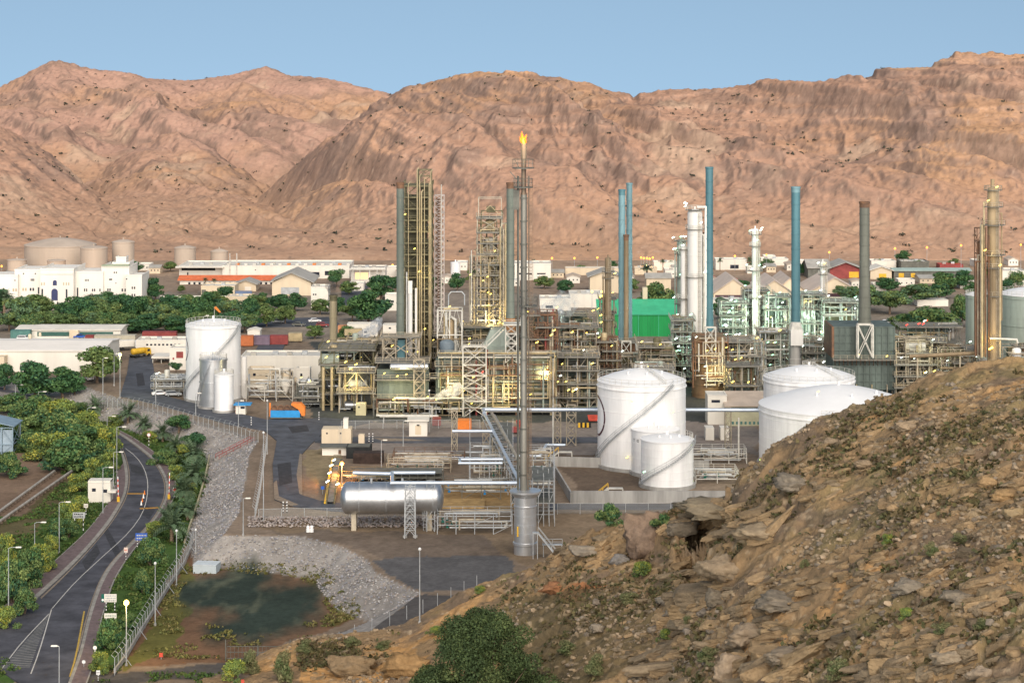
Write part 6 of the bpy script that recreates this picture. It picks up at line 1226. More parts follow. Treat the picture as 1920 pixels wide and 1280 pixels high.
def tree_proto(kind,seed,n=1500,leaf=.34):
    r=random.Random(seed); blobs=[]; limbs=[]
    # unit crown about 8 m wide and 8 m tall, base at 0
    nb={'round':30,'wide':32,'bush':26,'clip':9}[kind]
    for i in range(nb):
        a=r.uniform(0,6.28); q=r.random()**.6
        if kind=='round': z=r.uniform(2.0,7.0); R_=3.5*math.sin(min(PI,max(.3,(z-.8)/6.6*PI)))**.6; rr=r.uniform(.9,1.7)
        elif kind=='wide': z=r.uniform(3.0,6.8); R_=4.4*(1-abs(z-4.6)/4.2); rr=r.uniform(.8,1.6)
        elif kind=='bush': z=r.uniform(.5,4.5); R_=4.0*(1-z/7.5); rr=r.uniform(.9,1.6)
        else: z=r.uniform(2.2,5.8); R_=2.9*math.sin((z-.8)/6.2*PI); rr=r.uniform(1.2,1.9)
        x,y=math.cos(a)*q*R_,math.sin(a)*q*R_; blobs.append((x,y,z,rr*1.1,rr*1.1,rr*.75)); limbs.append((x,y,z))
    return blobs,limbs
TP={}
def make_tree(key,kind,tints,seed,n,leaf,label,cat='tree',name='tree'):
    blobs,limbs=tree_proto(kind,seed); t=thing(name,label,cat,(0,0,0)); me=leafmesh('crown',blobs,n,leaf,tints,seed); link('crown',me,LEAFG,t)
    m=MB(); r=random.Random(seed+1)
    if kind!='bush':
        f=(r.uniform(-.3,.3),r.uniform(-.3,.3),2.1); m.tube((0,0,-.4),f,.30,8,.22)
        for l in limbs[:9]: m.tube(f,(l[0]*.85,l[1]*.85,l[2]*.95),.14,5,.04)
    else:
        for l in limbs[:8]: m.tube((l[0]*.15,l[1]*.15,-.3),(l[0]*.9,l[1]*.9,l[2]),.09,5,.03)
    m.build('trunk',BARK,t); TP[key]=[t,0]; return t
def palm_proto(key,seed,hgt,nf,fl,label):
    r=random.Random(seed); t=thing('palm_tree',label,'palm',(0,0,0)); m=MB()
    m.lathe((0,0,0),[(.28,-.3)]+[(.24+.05*(k%2),hgt*k/14) for k in range(1,15)]+[(.3,hgt+.1)],8); m.build('trunk',M('palm_bark',(.22,.16,.11),.9,0,.3,2),t)
    V=[];Q=[];C=[]; 
    for i in range(nf):
        az_=r.uniform(0,6.28); el=r.uniform(.05,1.4); L=fl*r.uniform(.85,1.15); d=Vector((math.cos(az_)*math.cos(el),math.sin(az_)*math.cos(el),math.sin(el))); p=Vector((0,0,hgt)); col=np.array(r.choice(G_PALM))*r.uniform(.75,1.25); seg=9; side=Vector((-math.sin(az_),math.cos(az_),0))
        for k in range(seg):
            q=p+d*(L/seg); d=(d+Vector((0,0,-.10-.16*k/seg))).normalized(); wl=.26*math.sin(PI*min(1,(k+1.2)/seg*.93))+.05
            for s in (-1,1):
                b=len(V); dr=Vector((0,0,-.25*wl)); tip=side*s*wl*1.5+d*wl*.8+dr; e=d*(L/seg*.55); V+= [tuple(p),tuple(p+e),tuple(p+e+tip),tuple(p+tip*.9)]; Q.append((b,b+1,b+2,b+3)); C+=[col]*4
            p=q
    link('fronds',npmesh('fronds',V,Q,False,np.array(C)),LEAFG,t); TP[key]=[t,0]
for k in range(4): make_tree('d%d'%k,'round',G_DARK,200+k,4200,.36,'')
for k in range(3): make_tree('o%d'%k,'round',G_OLIVE,220+k,4200,.34,'')
for k in range(3): make_tree('w%d'%k,'wide',G_OLIVE+G_BLUE,240+k,4400,.32,'')
for k in range(3): make_tree('b%d'%k,'bush',G_DARK+G_OLIVE,260+k,5200,.27,'',cat='bush',name='bush')
for k in range(2): make_tree('y%d'%k,'bush',G_YEL+G_OLIVE,280+k,5200,.24,'',cat='bush',name='bush')
for k in range(3): make_tree('s%d'%k,'bush',[(.10,.115,.05),(.135,.13,.06),(.08,.105,.042),(.15,.14,.07)],285+k,4200,.26,'',cat='bush',name='shrub')
for k in range(2): make_tree('c%d'%k,'clip',G_DARK,290+k,2600,.32,'')
for k in range(3): palm_proto('p%d'%k,300+k,[.9,1.4,5.5][k],[52,58,40][k],[3.0,3.2,2.6][k],'')
DIM={'d':(8.6,8.0),'o':(8.6,8.0),'w':(9.6,7.6),'b':(8.6,5.4),'s':(8.6,5.4),'y':(8.6,5.4),'c':(7.8,7.6),'p0':(5.4,3.2),'p1':(5.8,3.8),'p2':(4.8,7.6)}
NTREE=0
def plant(key,px,pyb,wpx,hpx,label,z=None,group=None,p=None):
    global NTREE
    if p is None: p=GT(px,pyb) if z is None else G(px,pyb,z)
    dw,dh=DIM.get(key,DIM.get(key[0])); u=p.y/F; sx=wpx*u/dw; sz=hpx*u/dh; root,used=TP[key]; rz=rnd.uniform(0,6.28)
    if used: o=dup(root,p,rz,(sx,sx,sz),label)
    else: o=root; o.location=p; o.rotation_euler=(0,0,rz); o.scale=(sx,sx,sz); o['label']=label
    TP[key][1]+=1
    if group: o['group']=group
    NTREE+=1; return o
# named trees, left to right: key, px, base, width, height, label
TREES=[
('w0',38,612,78,58,'olive spreading tree at the left edge below the palace'),('p2',8,598,44,56,'greyish date palm at the far left edge below the palace'),('d0',82,590,34,34,'dark tree left of the palace portal steps'),('d1',158,612,60,56,'dense tree in front of the palace right of its portal'),('p2',170,580,40,30,'palm crown rising in front of the palace windows'),('d2',200,572,56,26,'dark tree hugging the right part of the palace front'),('o0',205,612,62,48,'olive tree below the palace tower'),('d3',252,607,60,54,'dense tree under the right end of the palace'),('d0',291,562,46,42,'tall dark tree standing alone right of the palace'),('w1',300,612,76,44,'spreading tree between palace and long pale wall'),('d1',338,606,60,48,'dense green tree in front of the long pale wall'),('d2',372,612,58,56,'dense tree left of the windsock'),('o1',402,585,50,40,'rounded tree behind the roof of the tall white tank'),('d3',420,568,46,32,'dark tree beside the beige block house'),('c0',441,580,22,24,'small clipped round tree in front of the beige block house'),('d0',470,614,48,44,'dark tree just right of the tall white tank roof'),('d1',437,622,40,40,'tree behind the right side of the tall white tank roof'),('o2',118,620,70,34,'low wide tree above the long low pale shed'),('w2',55,622,80,30,'low grey-green tree behind the dark green container'),('d1',330,622,70,30,'low tree above the maroon container'),('d3',262,622,80,28,'low tree behind the cream container'),
('p2',385,536,16,16,'small palm left of the pair by the low tan house'),('p2',401,537,16,16,'small palm right of the pair by the low tan house'),('o0',340,548,18,14,'small tree by the low tan house wall'),
('d2',492,580,40,32,'dark tree under the cream gabled warehouse left corner'),('d3',522,580,44,30,'dark tree in the middle under the cream gabled warehouse'),('d0',553,582,46,34,'dark tree under the right corner of the cream gabled warehouse'),('o1',500,612,50,40,'olive tree at the left end of the tree-lined car park'),('o0',535,606,44,36,'tree between the two car park bays'),('o2',600,588,44,30,'tree right of the white annex'),('c1',632,537,36,36,'round tree standing above the short tan chimney smoke'),('d1',714,560,62,46,'big dark tree left of the grey-green stack, upper one'),('d2',690,607,86,64,'largest dark tree left of the grey-green stack'),('o1',660,600,46,36,'tree left of the largest dark tree'),('d3',632,590,36,34,'tree behind the short tan chimney'),('b1',650,632,50,22,'low shrubs left of the white portable cabin row'),('o2',590,634,40,26,'small tree behind the tan container'),('d0',857,545,34,34,'dark clipped tree behind the looped pipe'),('p2',1000,505,16,20,'far palm tree beyond the flare stack'),
('b0',1232,572,76,44,'dark tree mass behind the green building roof'),('p2',1213,530,36,36,'palm left of the grey-roofed house'),('p2',1243,506,14,22,'small palm beside the white low building below the row of orange lamps'),('b1',1260,505,24,16,'bush between small palm and greenish column'),('p2',1350,508,14,26,'palm in front of the white house with porch'),('p2',1405,508,18,28,'palm left of the thin white column head'),('b2',1418,505,30,24,'dark tree behind the thin white column'),('d1',1355,598,44,42,'round dark tree beside the green building right end'),('w0',1618,582,90,48,'spreading green tree left of the dark stack foot'),('w1',1668,588,84,46,'spreading green tree just right of the dark stack'),('w2',1724,572,84,40,'spreading green tree in the middle right of the dark stack'),('b0',1745,618,120,44,'wide dark bush above the right pipe structures'),('b1',1800,612,60,60,'tall dark bush left of the narrow pale green tank'),('d0',1810,540,50,34,'dark tree left of the gold column top'),('d2',1694,493,30,24,'lone tree on the slope foot above the canopy'),('b2',1770,540,70,30,'bush row under the long green canopy'),('b0',1905,535,50,28,'bush at the right edge behind the pale green tank'),('b1',1690,612,70,24,'low bush behind the square furnace'),
('d1',65,748,92,74,'big dark tree left of the plant gate road, left of the pair'),('d2',118,745,84,58,'big dark tree left of the plant gate road, right of the pair'),('o1',182,716,96,68,'broad olive tree beside the plant gate street lamp'),('d3',8,730,44,50,'dark tree cut by the left edge above the hedge'),('c0',330,698,26,26,'small dark round tree against the white gate house'),('d0',140,738,50,40,'small dark tree near the white off-road car'),
('b0',55,800,90,52,'dark hedge bush at the left above the blue-framed greenhouse'),('b1',120,830,110,62,'large dark bush in the middle of the roadside hedge'),('y0',160,812,80,44,'yellow-green bush on the road side of the hedge'),('y1',205,848,66,48,'yellow-green bush at the inner road bend'),('b2',135,880,130,62,'large dark bush below the roadside hedge'),('y0',80,785,90,32,'yellowish bush on top of the roadside hedge'),('b1',18,892,70,44,'dark bush below the blue-framed greenhouse'),('y1',207,882,44,34,'bright yellow-green shrub at the road kerb above the guard booth'),('b0',60,845,70,40,'dark bush right of the blue-framed greenhouse'),('y0',185,935,36,40,'light green creeper shrub in front of the guard booth'),('y1',172,900,46,40,'yellow-green shrub above the guard booth'),
('c1',335,812,58,36,'dark rounded clipped tree on the verge'),('c0',364,842,62,40,'darker clipped tree nearer the stone bank'),('y1',130,985,60,46,'green shrub near the direction sign'),('b2',110,1010,56,40,'bush left of the direction sign'),('y0',95,1040,40,40,'yellow-green shrub on the left roadside'),('b0',60,1090,70,64,'dark leafy bush on the left roadside above the lower lamp'),('b1',25,1130,80,80,'dark leafy bush at the lower left edge'),('y1',10,1060,50,60,'light green bush at the left edge below the twin pipelines'),('y0',10,1175,60,40,'low bush at the lower left edge by the pavement'),
('b0',285,1058,60,52,'dark shrub by the fence below the round palm'),('b1',268,1110,42,44,'round dark shrub on the verge above the big lit lamp'),('b2',205,1215,64,56,'dark shrub left of the big lit lamp'),('y1',185,1258,50,36,'green shrub at the bottom beside the round signs'),('b1',240,1175,40,26,'small shrub behind the big lit lamp pole'),('b2',175,1175,0,0,''),
]
BELT=[(0,602,60,50),(62,604,66,46),(140,606,62,44),(182,606,60,46),(228,606,60,50),(276,604,60,44),(316,604,60,46),(355,606,56,48),(392,606,56,50),(428,610,50,44),(462,606,46,44),(486,600,44,36)]
for i,(px,pb,w_,h_) in enumerate(BELT): TREES.append((['d0','o1','d2','w0','d3','o0'][i%6],px+rnd.uniform(-6,6),pb-rnd.uniform(4,14),w_*1.15,h_,ORD[i]+' tree from the left in back row of belt below palace'))
for i in range(13): TREES.append((['w1','b0','o2','d1'][i%4],20+i*37+rnd.uniform(-6,6),620+rnd.uniform(-4,4) if i!=3 else 612,64,36,ORD[i]+' low tree from the left behind the pale shed and containers'))
for i,(px,pb,w_,h_) in enumerate(((25,770,80,30),(70,772,70,30),(115,790,70,40),(150,850,90,50),(95,860,90,44),(185,872,70,44),(30,830,60,40),(180,835,60,40),(195,905,44,30),(150,920,50,30))): TREES.append((['b0','b1','y0','b2','y1'][i%5],px,pb,w_*1.2,h_*1.1,ORD[i]+' bush counted from the far end of the roadside hedge infill'))
for i,(px,pb,w_,h_) in enumerate(((150,960,50,34),(128,1005,50,34),(75,1060,60,40),(40,1100,70,50),(10,1100,60,60),(45,1150,60,50),(90,1070,44,36))): TREES.append((['y0','b1','y1','b0'][i%4],px,pb,w_,h_,ORD[i]+' shrub from the top along the left pavement below the guard booth'))
for k,px,pb,w_,h_,lab in TREES:
    if w_: plant(k,px,pb,w_,h_,lab)
PALMS=[(178,778,44,38,'date palm nearest the plant gate on the verge'),(240,792,52,40,'date palm on the verge beside the stone bank top'),(270,806,40,30,'small date palm below the stone bank'),(305,826,46,34,'date palm above the round red-rimmed sign'),(330,850,44,36,'date palm between the two clipped trees'),(362,872,66,48,'date palm right below the darker clipped tree'),(362,908,70,52,'date palm in the middle of the verge row'),(345,938,62,46,'date palm beside the right barrier'),(352,972,58,44,'date palm below the right barrier'),(322,1015,78,66,'largest date palm on the verge'),(128,786,40,30,'small date palm on the far verge'),(318,975,40,34,'small date palm close to the right kerb'),(80,862,40,30,'pale young palm at the hedge foot')]
for i,(px,pb,w_,h_,lab) in enumerate(PALMS): plant(['p0','p1'][i%2],px,pb,w_,h_,lab,group='date palms on the grass verge')
for i,(px,pb,w_,h_,lab) in enumerate(((310,870,60,30,'low green shrub behind the sign post'),(345,855,50,24,'low shrub between palms'),(330,900,44,28,'low shrub in front of the middle palm'),(340,960,40,26,'low bright shrub under the palms'),(290,1005,44,30,'low shrub behind the blue sign'),(215,800,46,22,'low shrub near the far kerb'),(150,772,40,20,'low shrub on the far verge'),(280,828,40,22,'low olive shrub near the far lamps'),(355,930,40,24,'low shrub against the yellow kerb wall'))): plant(['b0','y0','y1'][i%3],px,pb,w_,h_,lab,group='low shrubs on the grass verge')
# the big ghaf tree in the foreground and shrubs on the hill
def big_tree(label,px,D,zb,wm,hm,seed,n,tints,leaf,name='ghaf_tree'):
    r=random.Random(seed); blobs=[]; limbs=[]
    for i in range(110):
        a=r.uniform(0,6.28); z=r.uniform(.22,.97); R_=.5*math.sin(min(PI*.98,z**.8*PI*.9+.25))**.6; q=r.random()**.55; x,y=math.cos(a)*q*R_*wm,math.sin(a)*q*R_*wm; rr=r.uniform(.07,.13)*wm; blobs.append((x,y,z*hm,rr,rr,rr*.85)); limbs.append((x,y,z*hm))
    t=thing(name,label,'tree',(X(px,D),D,zb)); me=leafmesh('crown',[(b[0],b[1],b[2],*b[3:]) for b in blobs],n,leaf,tints,seed); o=link('crown',me,LEAFG,t); m=MB(); x0,y0=X(px,D),D
    f=(x0+.2,y0,zb+hm*.22); m.tube((x0,y0,zb-.5),f,.35,8,.28)
    for l in limbs[:26]: m.tube(f,(x0+l[0]*.9,y0+l[1]*.9,zb+l[2]*.95),.13,5,.03)
    m.build('trunk',BARK,t)
GHAF=[(.045,.068,.026),(.06,.085,.03),(.078,.10,.036),(.05,.075,.03),(.035,.055,.022)]
big_tree('large feathery ghaf tree in the foreground at the bottom centre',905,258,5,17.0,17.0,5,90000,GHAF,.155); big_tree('lower dark ghaf tree left of the large feathery one',812,256,4.5,9.5,11.5,6,42000,GHAF,.15)
SH=[(1142,985,60,40,'b0','dark green shrub on the bare ground right of the flare base'),(1205,1085,52,34,'y0','bright green shrub beneath the tall leaning boulder'),(1290,1170,24,18,'y1','small bright green shrub among the rubble'),(1250,1205,40,26,'y0','yellow-green shrub above the rubble fan'),(1120,1262,50,36,'b1','dark shrub at the bottom right of the ghaf tree'),(1575,1275,70,40,'b2','green shrub at the bottom edge of the rocky hill'),(1745,1045,34,30,'b1','dark round bush in the middle of the rocky hill'),(1665,1020,30,18,'y1','dry brown-green shrub left of the dark round bush'),(1510,1065,24,16,'y0','small shrub on the pale rock slope'),(1800,1020,44,18,'b0','flat green shrub on the upper rocky hill'),(1840,1180,40,22,'y1','yellowish shrub on the lower right hillside'),(1700,1160,36,22,'y0','light shrub above the boulders on the lower right hillside'),(1770,1190,60,24,'b2','brown-green shrub on the lower right hillside'),(1480,800,60,26,'b0','dark scrub on the hill crest beside the widest tank'),(470,1262,44,44,'y1','yellow-green bush by the track gate right post'),(530,1275,50,60,'b1','dark shrub at the bottom by the orange cut bank'),(575,1220,40,22,'b2','shrub on top of the orange cut bank'),(440,1275,60,40,'y0','yellow-green bush at the bottom left of the track gate'),(720,1215,40,16,'y1','low scrub on the bank under the track'),(820,1190,46,16,'y0','low yellow-green scrub near the lamp pole foot'),(660,1210,40,16,'y0','low scrub at the fence post foot'),(900,1110,30,12,'y1','low scrub at the end of the track'),(1060,1225,60,26,'b2','grey-green scrub right of the ghaf tree'),(1180,1130,50,18,'b1','low scrub in the gully'),(1330,1240,50,28,'b2','scrub on the lower rubble'),(1245,1000,60,30,'b0','dark scrub behind the cave rocks'),(1900,1130,40,20,'y1','low scrub at the right edge of the hillside')]
for i,(px,py,w_,h_,k,lab) in enumerate(SH):
    p=HP(px,py); 
    if p is None: p=GT(px,py)
    plant(k if py<1010 and px<1260 or k[0]=='y' and i%2 else 's%d'%(i%3),px,py,w_,h_,lab,p=p)
# desert scrub on the mountains and weeds
def scrub(name,label,n,seed,region,tints,sz):
    rg=np.random.default_rng(seed); px=rg.uniform(-20,1940,n*4); D=rg.uniform(*region,n*4); z,k=mountain_z(px,D); x=(px-960)/F*D; dens=fbm(x/70,D/70,3,seed)+rg.normal(size=len(x))*.35; ok=(dens>.12)&(z>2); x,D,z=x[ok][:n],D[ok][:n],z[ok][:n]
    V=[];Q=[];C=[];b=0
    for i in range(len(x)):
        s=sz*rg.uniform(.5,1.5); m=9; c=rg.normal(size=(m,3))*np.array([.6,.6,.28])*s+np.array([x[i],D[i],z[i]+.35*s]); nr=rg.normal(size=(m,3)); a=np.cross(nr,rg.normal(size=(m,3))); a/=np.linalg.norm(a,axis=1)[:,None]; bb=np.cross(nr,a); bb/=np.linalg.norm(bb,axis=1)[:,None]
        V.append(np.stack([c-a*s*.6,c-bb*s*.45,c+a*s*.6,c+bb*s*.45],1).reshape(-1,3)); Q.append(np.arange(4*m).reshape(m,4)+b); b+=4*m; C.append(np.repeat(np.array(tints[rg.integers(len(tints))])[None]*rg.uniform(.7,1.3),4*m,0))
    tag(link(name,npmesh(name,np.concatenate(V),np.concatenate(Q),False,np.concatenate(C)),LEAFG),label,'scrub',None,'stuff')
scrub('desert_scrub','dark scattered desert scrub dotting the mountain slopes',850,71,(990,1480),[(.07,.075,.05),(.09,.085,.06),(.06,.065,.05)],.85)
scrub('far_desert_scrub','fine dark scrub dotting the more distant left mountains',420,72,(1480,1960),[(.08,.08,.06),(.09,.085,.065)],1.1)
def weeds(name,label,seed,n,polyf,tints,s0):
    rg=np.random.default_rng(seed); V=[];Q=[];C=[];b=0
    for (x,y,z) in polyf(rg,n):
        m=5; s=s0*rg.uniform(.6,1.4); c=np.array([x,y,z+.3*s])+rg.normal(size=(m,3))*np.array([.5,.5,.2])*s; nr=rg.normal(size=(m,3)); a=np.cross(nr,rg.normal(size=(m,3))); a/=np.linalg.norm(a,axis=1)[:,None]; bb=np.cross(nr,a); bb/=np.linalg.norm(bb,axis=1)[:,None]
        V.append(np.stack([c-a*s*.5,c-bb*s*.35,c+a*s*.5,c+bb*s*.35],1).reshape(-1,3)); Q.append(np.arange(4*m).reshape(m,4)+b); b+=4*m; C.append(np.repeat(np.array(tints[rg.integers(len(tints))])[None]*rg.uniform(.7,1.3),4*m,0))
    tag(link(name,npmesh(name,np.concatenate(V),np.concatenate(Q),False,np.concatenate(C)),LEAFG),label,'weeds',None,'stuff')
ROADBAND=np.array([[a[0],a[1]] for a in RL]+[[a[0],a[1]] for a in RR[::-1]]); 
def on_verge(rg,n):
    x=rg.uniform(-140,-30,n*9); y=rg.uniform(315,640,n*9); z=ground_z(x,y); qx,qy=proj(x,y,z); w1=resample(PL,60); w2=resample(PR,60)
    band_=[tuple(p) for p in w1]+[tuple(p) for p in w2[::-1]]; ok=(z<ZL+.3)&~inpoly(x,y,band_)&~inpoly(qx,qy,[(340,1040),(700,1040),(700,1260),(225,1260),(260,1170)])&(qx>-30)&(fbm(x/9,y/9,3,5)>-.12)&~inpoly(qx,qy,[(-60,870),(75,860),(130,890),(60,960),(-60,1010)]); return list(zip(x[ok][:n],y[ok][:n],z[ok][:n]-.1))
weeds('verge_grass','green grass and weeds growing on the road verges',73,9000,on_verge,[(.07,.125,.03),(.085,.14,.035),(.11,.14,.04),(.055,.105,.032)],.42)
def in_basin(rg,n):
    x=rg.uniform(-70,-10,n*9); y=rg.uniform(325,420,n*9); z=ground_z(x,y); qx,qy=proj(x,y,z); ok=(inpoly(qx,qy,[(245,1230),(300,1120),(350,1045),(600,1060),(690,1148),(560,1195),(430,1235)])&~inpoly(qx,qy,ZONES[13][0])&(fbm(x/6,y/6,3,8)>.02)); return list(zip(x[ok][:n],y[ok][:n],z[ok][:n]-.12))
weeds('basin_weeds','dry yellowish weeds round the dark hollow',74,1500,in_basin,[(.17,.16,.05),(.20,.17,.07),(.12,.13,.045)],.4)
def on_hill(rg,n):
    px=rg.uniform(560,2300,n*4); t=rg.uniform(0,1.0,n*4); D=H_DB(px)+(H_DC(px)-H_DB(px))*t; z=hill_z(px,D)[0]; x=(px-960)/F*D; ok=fbm(x/9,D/9,4,641)+rg.normal(size=len(x))*.1>.10; return list(zip(x[ok][:n],D[ok][:n],z[ok][:n]))
weeds('hill_scrub','dry low scrub scattered over the rocky hill',75,5200,on_hill,[(.13,.115,.05),(.16,.13,.06),(.10,.10,.045),(.14,.105,.06)],.5)
# ================================================================ rocks of the hill
def hill_rocks():
    rg=np.random.default_rng(17); pts=[]; n=33000
    px=rg.uniform(540,2350,n); t=rg.uniform(.0,1.02,n); D=H_DB(px)+(H_DC(px)-H_DB(px))*t; z=hill_z(px,D)[0]; x=(px-960)/F*D
    dn=fbm(x/11,D/11,4,811)+.9*(px>1180)*.18; gx,gy=proj(x,D,z); fan=inpoly(gx,gy,[(1120,1290),(1180,1150),(1270,1100),(1360,1150),(1300,1290)])|inpoly(gx,gy,[(1640,1290),(1700,1220),(1920,1260),(1920,1290)])|inpoly(gx,gy,[(1600,800),(1920,760),(1920,1000),(1780,1010)])
    ok=(dn+rg.normal(size=n)*.12+fan*.42-.24*inpoly(gx,gy,[(1330,1090),(1440,900),(1640,900),(1700,1060),(1560,1180),(1350,1180)]))>.16
    s=.10+.42*rg.random(n)**4
    scatter('hill_rubble',list(zip(x[ok],D[ok],z[ok]+s[ok]*.2,s[ok])),STN,RK0,19,'stuff','loose brown rubble strewn over the rocky hill','rubble',[(.30,.225,.14),(.36,.265,.165),(.25,.195,.13),(.42,.315,.21),(.28,.23,.175)])
hill_rocks()
def slab_protos(n,seed):
    import bmesh
    r=random.Random(seed); L=[]
    for k in range(n):
        bm=bmesh.new(); bmesh.ops.create_icosphere(bm,subdivisions=4,radius=1.3)
        pl=[(Vector((r.gauss(0,1),r.gauss(0,1),r.gauss(0,.5))).normalized(),r.uniform(.55,.85)) for _ in range(13)]+[(Vector((0,0,1)),r.uniform(.35,.55)),(Vector((r.uniform(-.2,.2),-1,r.uniform(-.1,.3))).normalized(),.6)]
        co=np.array([v.co[:] for v in bm.verts])
        for p,d0 in pl:
            p=np.array(p[:]); d=co@p-d0; co-=np.where(d>0,d,0)[:,None]*p
        o=r.uniform(0,90); nn=fbm(co[:,0]*2.2+o+co[:,2]*1.7,co[:,1]*2.2-co[:,2]*2.9,5,seed+k); ly=np.sin(co[:,2]*17+fbm(co[:,0]*2+o,co[:,1]*2,3,seed)*4)
        co=co*(1+.13*nn+.035*ly)[:,None]; co*=np.array([r.uniform(1.1,1.7),r.uniform(.8,1.1),r.uniform(.55,.8)])
        L.append((co,np.array([[v.index for v in f.verts] for f in bm.faces]))); bm.free()
    return L
def rock_ledges():
    pr=slab_protos(14,77); rg=np.random.default_rng(31); V=[];Q=[];C=[];b=0; T=np.array([(.30,.225,.14),(.27,.215,.15),(.34,.25,.155),(.24,.195,.14),(.37,.27,.165)])
    R_=[([(1225,960),(1290,930),(1440,965),(1440,1005),(1300,990)],14,(1.6,2.8)),([(1300,1060),(1350,1060),(1350,1110),(1300,1190),(1275,1290),(1225,1290),(1255,1180)],24,(1.3,2.9)),([(1340,1110),(1500,1120),(1560,1290),(1340,1290)],22,(1.2,2.3)),([(1660,1090),(1860,1090),(1860,1150),(1660,1140)],10,(1.0,2.0)),([(1030,1020),(1180,1010),(1190,1070),(1060,1080)],10,(1.0,1.9)),([(1225,955),(1300,925),(1460,960),(1450,1015),(1300,1000),(1240,1000)],60,(.7,1.9)),([(1270,1060),(1340,1050),(1360,1110),(1300,1200),(1300,1290),(1230,1290),(1250,1180)],75,(.6,1.9)),([(1330,1080),(1560,1090),(1700,1180),(1680,1290),(1330,1290)],190,(.5,1.5)),([(1760,880),(1920,850),(1920,1010),(1800,1000)],80,(.4,1.2)),([(1640,1200),(1920,1180),(1920,1290),(1640,1290)],120,(.4,1.3)),([(1040,1010),(1200,1000),(1240,1080),(1120,1100),(1030,1070)],60,(.4,1.1)),([(1170,1130),(1290,1090),(1300,1200),(1180,1290),(1130,1240)],110,(.35,.95)),([(1440,850),(1640,800),(1700,1000),(1480,960)],70,(.35,1.0)),([(580,1215),(720,1205),(800,1230),(760,1290),(570,1290)],45,(.4,1.2)),([(930,1060),(1040,1040),(1060,1080),(940,1100)],25,(.3,.8)),([(1560,1000),(1900,1010),(1900,1180),(1600,1160)],120,(.35,1.2)),([(1580,760),(1920,690),(1920,850),(1640,880)],90,(.3,.9))]
    for poly,n,(s0,s1) in R_:
        px=np.array([p[0] for p in poly]); py=np.array([p[1] for p in poly]); got=0; tries=0
        while got<n and tries<n*6:
            tries+=1; x,y=rg.uniform(px.min(),px.max()),rg.uniform(py.min(),py.max())
            if not inpoly(np.array([x]),np.array([y]),poly)[0]: continue
            p=HP(x,y)
            if p is None: continue
            if fbm(np.array([p.x/6]),np.array([p.y/6]),3,881)[0]<rg.uniform(-.45,.1): continue
            got+=1; s=s0+(s1-s0)*rg.random()**2.2; v,f=pr[rg.integers(len(pr))]; a=-.45+rg.normal()*.35; ti=-.30+rg.normal()*.15; tj=rg.normal()*.15
            w=v*s*np.array([1.1,1.0,rg.uniform(.6,1)]); w=np.stack([w[:,0]*math.cos(ti)+w[:,2]*math.sin(ti),w[:,1],-w[:,0]*math.sin(ti)+w[:,2]*math.cos(ti)],-1); w=np.stack([w[:,0],w[:,1]*math.cos(tj)-w[:,2]*math.sin(tj),w[:,1]*math.sin(tj)+w[:,2]*math.cos(tj)],-1)
            w=np.stack([w[:,0]*math.cos(a)-w[:,1]*math.sin(a),w[:,0]*math.sin(a)+w[:,1]*math.cos(a),w[:,2]],-1)+np.array([p.x,p.y+s*.35,p.z+s*.06])
            c=T[rg.integers(5)]*rg.uniform(.85,1.2); cv=c[None]*(1+.30*fbm(w[:,0]*1.4,w[:,2]*2.2+w[:,1],3,71))[:,None]
            V.append(w);Q.append(f+b);C.append(cv*np.array((1.22,1.15,1.05)));b+=len(w)
    o=link('rock_ledges',npmesh('rock_ledges',np.concatenate(V),np.concatenate(Q),False,np.concatenate(C)),MATS['hill_rock']); tag(o,'fractured brown rock ledges and slabs breaking out of the rocky hill','rock',None,'stuff')
rock_ledges()
